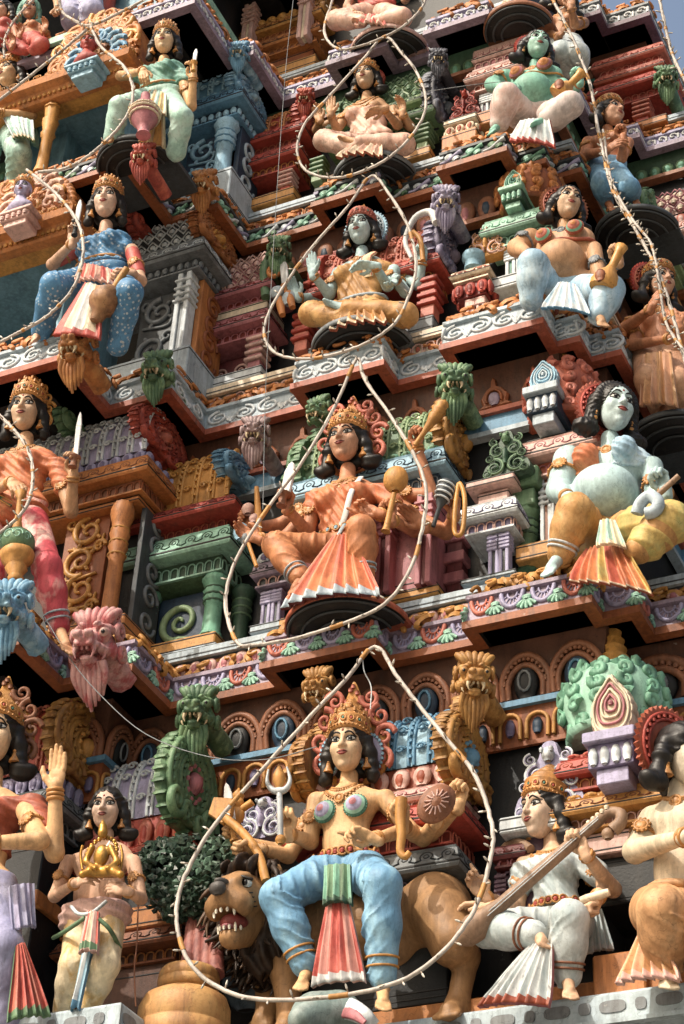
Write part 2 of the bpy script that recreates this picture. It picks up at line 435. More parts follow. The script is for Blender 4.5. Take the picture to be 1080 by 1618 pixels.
# ================================================================== the tower body
tower = thing('temple_tower', 'tall stepped temple gateway tower with carved ledges and dark recessed walls', 'tower', (0, 3, -1))
TZ = {1: -.30, 2: 3.13, 3: 6.30, 4: 8.90, 5: 11.20, 6: 13.25}
PATHS = {
 1: [(-7, -.63), (-1.57, -.63), (-1.57, .26), (4.5, .26)],
 2: [(-7, -.68), (-2.9, -.68), (-2.9, -.03), (-2.25, -.03), (-2.25, .60), (-1.29, .60), (-1.29, .32), (-.27, .32), (-.27, .59), (.43, .59), (.43, .36), (1.48, .36), (1.48, .61), (1.77, .61), (1.77, .95), (2.35, .95), (2.35, 3.0), (7, 3.0)],
 3: [(-7, -.51), (-3.07, -.51), (-3.07, .27), (-2.42, .27), (-2.42, .91), (-1.40, .91), (-1.40, .62), (-.47, .62), (-.47, .93), (.05, .93), (.05, .63), (1.02, .63), (1.02, .97), (1.23, .97), (1.23, 1.27), (1.5, 1.27), (1.5, 3.3), (7, 3.3)],
 4: [(-7, -.30), (-2.87, -.30), (-2.87, .55), (-2.35, .55), (-2.35, 1.17), (-1.50, 1.17), (-1.50, .90), (-.745, .90), (-.745, 1.16), (-.17, 1.16), (-.17, .93), (.56, .93), (.56, 1.22), (.85, 1.22), (.85, 1.46), (1.12, 1.46), (1.12, 3.1), (1.30, 3.1), (1.30, 3.45), (7, 3.45)],
 5: [(-7, -.20), (-2.45, -.20), (-2.45, .64), (-2.2, .64), (-2.2, 1.35), (-1.57, 1.35), (-1.57, 1.08), (-.85, 1.08), (-.85, 1.38), (-.45, 1.38), (-.45, 1.10), (.29, 1.10), (.29, 1.41), (.53, 1.41), (.53, 1.52), (.76, 1.52), (.76, 3.3), (1.17, 3.3), (1.17, 3.54), (7, 3.54)],
 6: [(-7, .0), (-2.1, .0), (-2.1, 1.6), (.3, 1.6), (.3, 3.15), (.83, 3.15), (.83, 3.4), (1.34, 3.4), (1.34, 5.5)]}
BASEP = {   # plinth line above each ledge
 2: [(-7, .32), (-2.62, .32), (-2.62, .70), (1.5, .70), (1.5, 1.1), (2.1, 1.1), (2.1, 3.2), (7, 3.2)],
 3: [(-7, .56), (-2.70, .56), (-2.70, 1.01), (1.05, 1.01), (1.05, 1.4), (1.35, 1.4), (1.35, 3.5), (7, 3.5)],
 4: [(-7, .80), (-2.62, .80), (-2.62, 1.27), (.6, 1.27), (.6, 1.55), (.95, 1.55), (.95, 3.55), (7, 3.55)],
 5: [(-7, .95), (-2.5, .95), (-2.5, 1.46), (.35, 1.46), (.35, 1.65), (.6, 1.65), (.6, 3.64), (7, 3.64)]}
STY = {  # fascia style per ledge: kind, pitch, colours, ground, lower band
 2: ('fan', .27, [('lilac', 'mint'), ('lilac', 'mint'), ('coral', 'mint')], 'mauve', 'orange_dk', 'ochre'),
 3: ('scroll', .46, [('pale', 'grey')], 'bluegrey', 'brick', 'orange'),
 4: ('wave', .2, [('lilac', 'pale'), ('jade', 'mint'), ('pale', 'green')], 'grey_dk', 'orange_dk', 'orange'),
 5: ('tooth', .13, [('white', 'white')], 'lilac', 'mauve', 'orange'),
 6: ('tooth', .16, [('white', 'white')], 'grey', 'plum', 'orange')}
def blocks(mb, path, zt, zb, back, d=0.0):
    """solid rectangles behind each front run"""
    p = offset_path(path, d)
    for i in range(len(p)-1):
        (xa, ya), (xb, yb) = p[i], p[i+1]
        if abs(ya-yb) < 1e-4 and xb-xa > .01: box(mb, xa, xb, ya, max(back, ya+.3), zb, zt, .004)
for k in (2, 3, 4, 5, 6):
    z = TZ[k]; path = PATHS[k]; kind, pitch, cols, ground, low, leafc = STY[k]
    fh = {2: .20, 3: .22, 4: .15, 5: .13, 6: .16}[k]
    mb = MB(); mb.use(low)
    sweep(mb, path, [(-.10, z+.004), (0, z), (0, z+.065), (-.018, z+.065)])
    mb.use(ground); sweep(mb, path, [(-.018, z+.065), (-.02, z+.075), (-.055, z+.07+fh), (-.02, z+.08+fh), (-.02, z+.115+fh), (-.05, z+.12+fh)])
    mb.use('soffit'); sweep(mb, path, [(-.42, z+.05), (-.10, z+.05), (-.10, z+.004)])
    fas = mb.build('cornice', tower)
    mb = MB()
    vis = lambda a, t, L, nr: True
    pattern(mb, path, -.028, z+.078, fh, kind, pitch, cols, tilt=-8, only=vis)
    mb.build('fascia_relief', fas)
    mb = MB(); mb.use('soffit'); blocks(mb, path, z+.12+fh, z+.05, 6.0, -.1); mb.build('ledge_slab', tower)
    mb = MB(); leaf_row(mb, path, -.04, -.16, z+.13+fh, z+.22+fh, .2 if k < 4 else .15, leafc, k); mb.build('leaf_border', fas)
    if k in BASEP:
        bp = BASEP[k]; z0 = z+.12+fh
        mb = MB(); mb.use('rose' if k == 2 else 'cream'); sweep(mb, bp, [(.04, z0), (.0, z0+.16)])
        c = {2: ('rose', 'pink'), 3: ('cream', 'pink'), 4: ('cream', 'orange'), 5: ('orange', 'ochre')}[k]
        if k == 2: pattern(mb, bp, .03, z0+.01, .15, 'petal', .14, [('pink', 'rose')])
        else: pattern(mb, bp, .025, z0+.02, .13, 'tongue', .12, [(c[1], 'brick')])
        mb.use('grey_dk'); sweep(mb, bp, [(.072, z0+.185), (.074, z0+.187), (.074, z0+.197), (.072, z0+.199)])
        mb.use('bluegrey' if k != 3 else 'cream'); sweep(mb, bp, [(.03, z0+.16), (.07, z0+.16), (.07, z0+.25), (-.05, z0+.25)])
        mb.build('plinth_course', tower)
        mb = MB(); mb.use('bluegrey' if k != 3 else 'cream'); blocks(mb, bp, z0+.25, z0, 6.0, -.02); mb.build('floor_slab', tower)
# wall bodies between ledges and the carved frieze under each ledge
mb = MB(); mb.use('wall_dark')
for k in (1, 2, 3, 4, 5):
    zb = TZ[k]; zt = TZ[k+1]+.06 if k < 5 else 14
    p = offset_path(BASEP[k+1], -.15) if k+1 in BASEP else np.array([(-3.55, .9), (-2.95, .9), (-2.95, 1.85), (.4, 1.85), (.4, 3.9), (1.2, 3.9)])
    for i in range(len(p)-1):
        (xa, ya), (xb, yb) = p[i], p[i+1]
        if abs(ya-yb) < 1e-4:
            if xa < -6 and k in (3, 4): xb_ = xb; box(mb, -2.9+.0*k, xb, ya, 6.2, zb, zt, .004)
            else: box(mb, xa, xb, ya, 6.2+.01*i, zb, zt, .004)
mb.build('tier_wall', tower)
FR = {1: ('kudu', .42, .42, [('brown', 'red_dk', 'orange'), ('brown', 'wall_dark', 'grey'), ('brown', 'navy', 'blue')], 'brown_dk', -.46),
      2: ('flame', .36, .34, [('orange_dk', 'mauve')], 'brown_dk', -.42),
      3: ('petal', .21, .27, [('brown', 'rose'), ('brown', 'navy')], 'brown_dk', -.36),
      4: ('petal', .15, .16, [('green', 'jade')], 'green_dk', -.24),
      5: ('petal', .2, .24, [('brown', 'brick')], 'brown_dk', -.3)}
for k, (kind, pitch, h, cols, g, dz) in FR.items():
    if k+1 not in BASEP and k != 5: continue
    bp = offset_path(BASEP[k+1] if k+1 in BASEP else [(-2.8, 1.75), (.4, 1.75), (.4, 3.75), (1.2, 3.75), (1.2, 5.5)], -.13)
    z = TZ[k+1]+dz
    mb = MB(); mb.use(g); sweep(mb, bp, [(.0, z-.02), (.03, z), (.045, z+h*.6), (.08, z+h), (.09, z-dz+.05)], True)
    strip = {1: 'blue', 2: 'brick', 3: 'orange_dk', 4: 'brown', 5: 'teal'}[k]
    mb.use(strip); sweep(mb, bp, [(.0, z-.07), (.10, z-.07), (.10, z-.02), (.02, z-.02)])
    fr = mb.build('frieze', tower)
    mb = MB(); pattern(mb, bp, .05, z, h, kind, pitch, cols, tilt=8); mb.build('frieze_relief', fr)
    if k == 1:
        mb = MB(); mb.use('orange_dk'); sweep(mb, bp, [(.02, z-.40), (.05, z-.40), (.05, z-.36), (.03, z-.36), (.06, z-.07)])
        pattern(mb, bp, .055, z-.35, .26, 'tongue', .22, [('ochre', 'navy'), ('ochre', 'purple')]); mb.build('lower_frieze', fr)
    if k == 2:
        mb = MB(); mb.use('blue'); sweep(mb, bp, [(.0, z-.25), (.06, z-.25), (.06, z-.07)]); mb.use('bluegrey'); sweep(mb, bp, [(.0, z-.30), (.09, z-.30), (.09, z-.25), (.0, z-.25)]); mb.build('blue_band', fr)
# lowest ledge with dark oval inlays
mb = MB(); p1 = PATHS[1]
mb.use('ledge_blue'); sweep(mb, p1, [(-.05, -.22), (0, -.22), (0, -.19), (-.02, -.185), (-.02, -.02), (-.03, 0), (-.1, .0)])
blocks(mb, p1, 0, -.2, 4, -.1)
bl = mb.build('bottom_ledge', tower)
for (a, t, L, nr) in runs(p1, -.018):
    s = .12; j = 0
    while s < L-.1:
        if abs(a[0]+t[0]*s) < 2.9:
            mb = MB(); mb.use('grey'); mb.M = run_frame(a, t, nr, -.1+random.uniform(-.006, .006), s); w = (.04 if j % 2 else .085)*random.uniform(.9, 1.08)
            pol = [(w*math.copysign(abs(math.cos(q))**.6, math.cos(q)), .042*math.copysign(abs(math.sin(q))**.7, math.sin(q))) for q in np.linspace(0, 2*PI, 20, endpoint=False)]
            prism(mb, pol, .01, T(0, -.006, 0)); mb.build('inlay', bl)
        s += .19; j += 1
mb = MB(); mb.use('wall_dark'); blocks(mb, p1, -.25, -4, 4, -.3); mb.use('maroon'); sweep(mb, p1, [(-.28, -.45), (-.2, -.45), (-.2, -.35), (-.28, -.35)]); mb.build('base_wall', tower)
mb = MB(); mb.use('orange'); box(mb, -1.5, 3.5, .40, 1.2, 0.0, .15); box(mb, 1.42, 1.78, .34, .9, .0, .30); mb.build('plinth_board', tower)
# ================================================================== organic modelling: signed distances -> surface nets
def smin(a, b, k):
    h = np.clip(.5+.5*(b-a)/k, 0, 1); return b+(a-b)*h-k*h*(1-h)
class SDF:
    def __init__(s, h, k=.04): s.h = h; s.k = k; s.pr = []; s.cl = []; s.dp = []
    def cap(s, p, q, r1, r2=None, k=None, op=1):
        p = np.asarray(p, float); q = np.asarray(q, float); r2 = r1 if r2 is None else r2
        m = max(r1, r2); s.pr.append(('c', (p, q, r1, r2), k or s.k, op, np.minimum(p, q)-m, np.maximum(p, q)+m)); return s
    def chain(s, pts, rs, k=None):
        for i in range(len(pts)-1): s.cap(pts[i], pts[i+1], rs[i], rs[i+1], k)
        return s
    def ell(s, c, r, R=None, k=None, op=1):
        c = np.asarray(c, float); r = np.asarray([r]*3 if np.isscalar(r) else r, float)
        R = np.eye(3) if R is None else np.asarray(R)[:3, :3]; e = np.sqrt(((R*r)**2).sum(1))
        s.pr.append(('e', (c, r, R), k or s.k, op, c-e, c+e)); return s
    def clip(s, p, n): s.cl.append((np.asarray(p, float), unit(n))); return s
    def disp(s, f): s.dp.append(f); return s
    @staticmethod
    def _d(t, a, X):
        if t == 'c':
            p, q, r1, r2 = a; v = q-p; w = X-p; tt = np.clip((w@v)/(v@v+1e-12), 0, 1)
            return np.sqrt(((w-tt[..., None]*v)**2).sum(-1))-(r1+(r2-r1)*tt)
        c, r, R = a; Y = (X-c)@R; k0 = np.sqrt(((Y/r)**2).sum(-1)); k1 = np.sqrt(((Y/(r*r))**2).sum(-1))+1e-9
        return k0*(k0-1)/k1
    def at(s, X):
        X = np.asarray(X, float); D = np.full(X.shape[:-1], 9.0)
        for t, a, k, op, lo, hi in s.pr:
            d = s._d(t, a, X); D = smin(D, d, k) if op > 0 else -smin(-D, d, k)
        return D
    def mesh(s, grow=0.0):
        lo = np.min([p[4] for p in s.pr if p[3] > 0], 0)-3*s.h-grow; hi = np.max([p[5] for p in s.pr if p[3] > 0], 0)+3*s.h+grow
        n = np.ceil((hi-lo)/s.h).astype(int)+1
        ax = [lo[i]+np.arange(n[i])*s.h for i in range(3)]
        D = np.full(n, 1.0)
        for t, a, k, op, l, u in s.pr:
            pad = k+3*s.h
            i0 = np.maximum(0, np.floor((l-pad-lo)/s.h).astype(int)); i1 = np.minimum(n, np.ceil((u+pad-lo)/s.h).astype(int)+1)
            sl = tuple(slice(i0[i], i1[i]) for i in range(3))
            X = np.stack(np.meshgrid(*[ax[i][sl[i]] for i in range(3)], indexing='ij'), -1)
            d = s._d(t, a, X)
            D[sl] = smin(D[sl], d, k) if op > 0 else -smin(-D[sl], d, k)
        D -= grow
        if s.dp or s.cl:
            m = np.abs(D) < 6*s.h+.08; I = np.nonzero(m)
            X = np.stack([ax[i][I[i]] for i in range(3)], -1); d = D[I]
            for f in s.dp: d = d+f(X)
            D[I] = d
            if s.cl:
                X = np.stack(np.meshgrid(*ax, indexing='ij'), -1)
                for p, nn in s.cl: D = np.maximum(D, (X-p)@nn)
        return nets(D, lo, s.h)
def nets(D, o, h):
    s = D < 0; c = [s[i:s.shape[0]-1+i, j:s.shape[1]-1+j, k:s.shape[2]-1+k] for i in (0, 1) for j in (0, 1) for k in (0, 1)]
    cnt = sum(x.astype(np.int8) for x in c); m = (cnt > 0) & (cnt < 8)
    I = np.stack(np.nonzero(m), -1); idx = np.full(m.shape, -1); idx[m] = np.arange(len(I))
    P3 = np.zeros((len(I), 3)); w = np.zeros(len(I))
    for a in range(3):
        b, e = [x for x in range(3) if x != a]
        for u in (0, 1):
            for v in (0, 1):
                p = I.copy(); p[:, b] += u; p[:, e] += v; q = p.copy(); q[:, a] += 1
                d0 = D[tuple(p.T)]; d1 = D[tuple(q.T)]; x = (d0 < 0) != (d1 < 0)
                t = np.where(x, d0/(d0-d1+1e-12), 0); r = p.astype(float); r[:, a] += t
                P3[x] += r[x]; w[x] += 1
    V = o+h*P3/np.maximum(w, 1)[:, None]
    F = []
    for a in range(3):
        b, e = (a+1) % 3, (a+2) % 3
        sl0 = [slice(None)]*3; sl1 = [slice(None)]*3; sl0[a] = slice(0, -1); sl1[a] = slice(1, None)
        x = s[tuple(sl0)] != s[tuple(sl1)]; J = np.stack(np.nonzero(x), -1)
        ok = (J[:, b] > 0) & (J[:, e] > 0) & (J[:, b] < D.shape[b]-1) & (J[:, e] < D.shape[e]-1); J = J[ok]
        q = []
        for db, de in ((-1, -1), (0, -1), (0, 0), (-1, 0)):
            k = J.copy(); k[:, b] += db; k[:, e] += de; q.append(idx[tuple(k.T)])
        q = np.stack(q, -1); inv = s[tuple(J.T)] == False
        q[inv] = q[inv][:, ::-1]; F.append(q)
    return V, np.concatenate(F)
def smooth(V, F, it=1, lam=.5):
    n = len(V); 
    for _ in range(it):
        A = np.zeros((n, 3)); c = np.zeros(n)
        for i in range(4):
            j = (i+1) % 4
            np.add.at(A, F[:, i], V[F[:, j]]); np.add.at(c, F[:, i], 1)
            np.add.at(A, F[:, j], V[F[:, i]]); np.add.at(c, F[:, j], 1)
        V = V+lam*(A/np.maximum(c, 1)[:, None]-V)
    return V
# ================================================================== head template (unit head height, faces -y)
HS = SDF(.017, .07)
HS.ell((0, .06, .13), (.345, .40, .375)).ell((0, -.10, -.13), (.275, .27, .345))
HS.ell((0, -.25, -.40), (.09, .09, .075), k=.09)
for sx in (-1, 1):
    HS.ell((sx*.155, -.235, -.10), (.115, .105, .115), k=.08)
    HS.ell((sx*.335, .04, -.03), (.04, .085, .125), k=.03)
HS.cap((-.15, -.315, .125), (.15, -.315, .125), .045, k=.07)
for sx in (-1, 1): HS.ell((sx*.135, -.395, .035), (.10, .075, .062), k=.05, op=-1)
HS.cap((0, -.335, .10), (0, -.425, -.085), .028, .047, k=.04)
for sx in (-1, 1): HS.ell((sx*.05, -.385, -.10), (.034, .04, .03), k=.03)
HS.ell((0, -.315, -.235), (.115, .075, .075), k=.06)
_hv, _hf = HS.mesh(); _hv = smooth(_hv, _hf, 1, .4)
def face_y(x, z):
    ys = np.linspace(-.6, .1, 240); d = HS.at(np.stack([np.full(240, x), ys, np.full(240, z)], -1)); i = np.argmax(d < 0); return ys[i]
def head_parts():
    out = {}
    cz = .035
    nx = 13; lx = np.linspace(-1, 1, nx)
    for sx in (-1, 1):
        mb = MB()
        cx = sx*.142; w = .098
        up = .047*(1-lx**2)**.75; dn = -.034*(1-lx**2)**.8; tilt = .012*lx*sx
        cy = face_y(cx, cz)-.018
        def pt(l, z, off=0): 
            x = cx+w*l; return (x, cy+.9*(x-cx)*(x*.9)*1.0+.13*(l*sx > 0)*abs(l)**2*.25-off+.012*l*l, cz+z)
        V = []
        for k in range(7):
            f = k/6; 
            for i in range(nx): z = dn[i]+(up[i]-dn[i])*f+tilt[i]; p = pt(lx[i], z, .02*math.sin(PI*f)*(1-lx[i]**2)); V.append(p)
        mb.use('eye_white'); mb.add(V, grid_faces(7, nx))
        mb.use('eye_dark')
        tube(mb, [pt(l, up[i]+tilt[i]+.004, .012) for i, l in enumerate(lx)], .013, 5)
        tube(mb, [pt(l, dn[i]+tilt[i]-.002, .008) for i, l in enumerate(lx)], .007, 5)
        ball(mb, (cx, cy-.012, cz+.005), (.042, .016, .043), 7)
        mb.use('eye_white'); ball(mb, (cx-.012, cy-.03, cz+.02), .008, 4)
        out['eye', sx] = mb.mesh('eye')
    for sx in (-1, 1):
        mb = MB(); mb.use('hair')
        p = []
        for t in np.linspace(0, 1, 9):
            x = sx*(.045+.20*t); z = .125+.05*math.sin(PI*min(1, t*1.15))*.9-.03*t; p.append((x, face_y(x, z)-.004, z))
        tube(mb, p, [.012, .018, .02, .02, .018, .016, .013, .01, .006], 5)
        out['brow', sx] = mb.mesh('brow')
    mb = MB(); mb.use('lips')
    def lip(pts, r):
        q = bez([(x, face_y(x, z)-.004, z) for x, z in pts], 14); rr = np.sin(np.linspace(.12, PI-.12, len(q)))*r; tube(mb, q, rr, 6)
    lip([(-.105, -.212), (-.05, -.196), (0, -.203), (.05, -.196), (.105, -.212)], .021)
    lip([(-.095, -.222), (-.045, -.242), (0, -.248), (.045, -.242), (.095, -.222)], .027)
    mb.use('eye_dark'); tube(mb, bez([(x, face_y(x, z)-.016, z) for x, z in [(-.11, -.212), (-.05, -.215), (0, -.22), (.05, -.215), (.11, -.212)]], 10), .006, 4)
    out['lips'] = mb.mesh('lips')
    mb = MB(); mb.use('tilak'); ball(mb, (0, face_y(0, .19)-.002, .19), (.024, .012, .03), 6); out['tilak'] = mb.mesh('tilak')
    for sx in (-1, 1):
        mb = MB(); mb.use('jewel')
        ball(mb, (sx*.36, -.01, -.16), (.035, .05, .05), 6); ball(mb, (sx*.37, -.01, -.24), (.04, .04, .03), 6)
        mb.M = T(sx*.375, -.01, -.42); lathe(mb, [(.08, 0), (.075, .03), (.045, .09), (.03, .16), (.0, .17)], 10, lobes=10, lobe=.15); mb.M = None
        out['earrings', sx] = mb.mesh('earring')
    for sx in (-1, 1):
        mb = MB(); mb.use('jewel')
        for q in np.linspace(0, 2*PI, 9)[:-1]: ball(mb, (sx*.37, .0+.05*math.cos(q), -.19+.05*math.sin(q)), .022, 4)
        ball(mb, (sx*.375, -.0, -.19), (.03, .05, .05), 6); ball(mb, (sx*.375, -.01, -.30), (.05, .05, .045), 6)
        out['ear_discs', sx] = mb.mesh('earring')
    return out
C('eye_white', '#cfd0cb', dirt=.05); C('eye_dark', '#15110f', dirt=0, rough=.35); C('hair', '#191615', rough=.45); C('lips', '#8f3b33', dirt=.1)
C('tilak', '#8a2420', dirt=0); C('jewel', '#b97d38', rough=.42)
HP = head_parts()
# hair masses in head space
def hair_mesh(kind):
    s = SDF(.024, .06)
    s.ell((0, .085, .14), (.385, .43, .395))
    if kind in ('long', 'side'):
        for sx in (-1, 1):
            s.chain([(sx*.36, .05, .12), (sx*.41, .06, -.12), (sx*.43, .1, -.36), (sx*.46, .08, -.52)], [.11, .13, .12, .13])
        s.ell((0, .3, -.2), (.4, .18, .35))
    if kind == 'side':
        for sx in (-1, 1): s.ell((sx*.52, .1, -.52), (.24, .16, .15))
    if kind == 'curls':
        for a in np.linspace(-.15, PI+.15, 13):
            s.ell((.375*math.cos(a), -.06, .12+.36*math.sin(a)), .09)
        for sx in (-1, 1): s.ell((sx*.5, .1, -.48), (.26, .2, .16)); s.cap((sx*.38, .05, .1), (sx*.43, .1, -.4), .13, .14)
    s.ell((0, -.33, -.07), (.265, .5, .39), k=.03, op=-1)
    def strands(X):
        a = np.arctan2(X[:, 0], X[:, 2]-.1); r = np.hypot(X[:, 0], X[:, 2]-.1)
        return .012*np.sin(26*r+7*np.abs(a)+3*np.sin(5*a)) if kind != 'curls' else .018*np.sin(34*a+6*np.sin(9*r))*np.cos(30*r)
    s.disp(strands)
    mb = MB(); mb.use('hair'); mb.add(*s.mesh()); return mb.mesh('hair')
HAIR = {k: hair_mesh(k) for k in ('short', 'long', 'side', 'curls')}
def crown_mesh(kind):
    mb = MB(); mb.use('jewel')
    if kind == 'tall':
        lathe(mb, [(.37, .10), (.395, .13), (.40, .16), (.385, .19), (.40, .30), (.41, .33), (.40, .36), (.35, .38), (.36, .44), (.33, .50), (.28, .52), (.29, .56), (.25, .62), (.2, .64), (.21, .67), (.15, .73), (.11, .75), (.12, .79), (.06, .84), (.02, .92), (0, .94)], 28, sy=1.1)
    elif kind == 'cone':
        lathe(mb, [(.37, .12), (.40, .15), (.40, .18), (.385, .2), (.40, .36), (.41, .38), (.38, .40), (.31, .43), (.33, .50), (.29, .56), (.22, .58), (.24, .63), (.19, .70), (.13, .72), (.14, .76), (.07, .84), (.015, .95), (0, .96)], 28, sy=1.1)
    else:
        lathe(mb, [(.37, .12), (.40, .15), (.385, .18), (.40, .33), (.40, .36), (.3, .40), (.1, .44), (0, .45)], 28, sy=1.1)
    n = 16
    for i in range(n):
        a = 2*PI*i/n; c = (.395*math.cos(a), .435*math.sin(a), .255)
        R = Rm('Z', math.degrees(a)-90)
        mb.M = T(*c) @ R; q = [(.05*math.cos(t), .0, .052*math.sin(t)) for t in np.linspace(0, 2*PI, 11)[:-1]]
        tube(mb, q, .016, 5, True); mb.use('red' if i % 2 else 'teal'); ball(mb, (0, 0, 0), (.024, .024, .026), 5); mb.use('jewel'); mb.M = None
    for zz, r, k in ((.385, .37, 30), (.14, .41, 34)):
        for i in range(k): a = 2*PI*i/k; ball(mb, (r*math.cos(a), 1.1*r*math.sin(a), zz), .02, 4)
    if kind == 'tall':
        for zz, r, k in ((.45, .37, 12), (.57, .295, 10)):
            for i in range(k): a = 2*PI*i/k; ball(mb, (r*math.cos(a), 1.1*r*math.sin(a), zz), (.035, .035, .045), 5)
    return mb.mesh('crown')
CROWN = {k: crown_mesh(k) for k in ('tall', 'cone', 'low')}
# ================================================================== hand templates: wrist at 0, fingers +z, palm faces -y, thumb +x (a right hand); unit = hand length
def hand_mesh(kind):
    s = SDF(.019, .03)
    s.chain([(0, 0, -.10), (0, 0, .06)], [.125, .14], .06)
    s.ell((0, 0, .25), (.185, .075, .25), k=.05)
    base = [(.145, .45), (.05, .48), (-.05, .465), (-.14, .42)]; ln = [.40, .46, .42, .33]
    curl = {'open': (4, 6, 5), 'relax': (18, 28, 20), 'grip': (62, 85, 60), 'point': (40, 60, 45)}[kind]
    for i, ((bx, bz), l) in enumerate(zip(base, ln)):
        c = [q*(1+.12*i) for q in curl] if kind == 'relax' else list(curl)
        if kind == 'point' and i == 0: c = [4, 6, 4]
        sp = (bx*(.5 if kind in ('open',) else .22)); p = np.array([bx, -.005, bz-.03]); a = 0; pts = [p]
        for seg, q in zip((.44, .31, .25), c):
            a += math.radians(q); d = np.array([sp*.35, -math.sin(a), math.cos(a)]); p = p+d*l*seg; pts.append(p)
        r = .052-.004*(i == 3)
        s.chain(pts, [r*1.08, r, r*.92, r*.72], .018)
    if kind == 'grip': tp = [(.12, -.02, .12), (.20, -.12, .26), (.14, -.22, .36), (.05, -.25, .40)]
    elif kind == 'point': tp = [(.12, -.02, .1), (.22, -.10, .24), (.16, -.18, .36), (.08, -.2, .42)]
    elif kind == 'open': tp = [(.10, -.02, .08), (.22, -.05, .22), (.29, -.06, .36), (.30, -.06, .46)]
    else: tp = [(.10, -.02, .08), (.22, -.08, .22), (.27, -.13, .34), (.25, -.17, .44)]
    s.chain(tp, [.075, .065, .055, .04], .03)
    V, F = s.mesh(); return V, F
HANDS = {k: hand_mesh(k) for k in ('open', 'relax', 'grip', 'point')}
def foot_prims(s, ank, toe, r, up=(0, 0, 1)):
    """foot with five toes; r = ankle radius"""
    ank = np.asarray(ank, float); toe = np.asarray(toe, float); f = toe-ank; L = np.linalg.norm(f); f = f/L
    sd = unit(np.cross(f, up)); dn = unit(np.cross(f, sd)); dn = dn if dn[2] < 0 else -dn
    s.cap(ank, ank+f*L*.62+dn*r*.25, r*1.0, r*.8, r*.5)
    s.ell(ank-f*r*.5+dn*r*.35, (r*.95, r*.95, r*.85), k=r*.5)
    for i in range(5):
        o = (i-2)*r*.44; l = L*(.98-.05*abs(i-1.4)**1.5*.6)
        s.cap(ank+f*L*.6+sd*o*.9+dn*r*.4, ank+f*l+sd*o*1.15+dn*r*.5, r*.33, r*.27, r*.22)
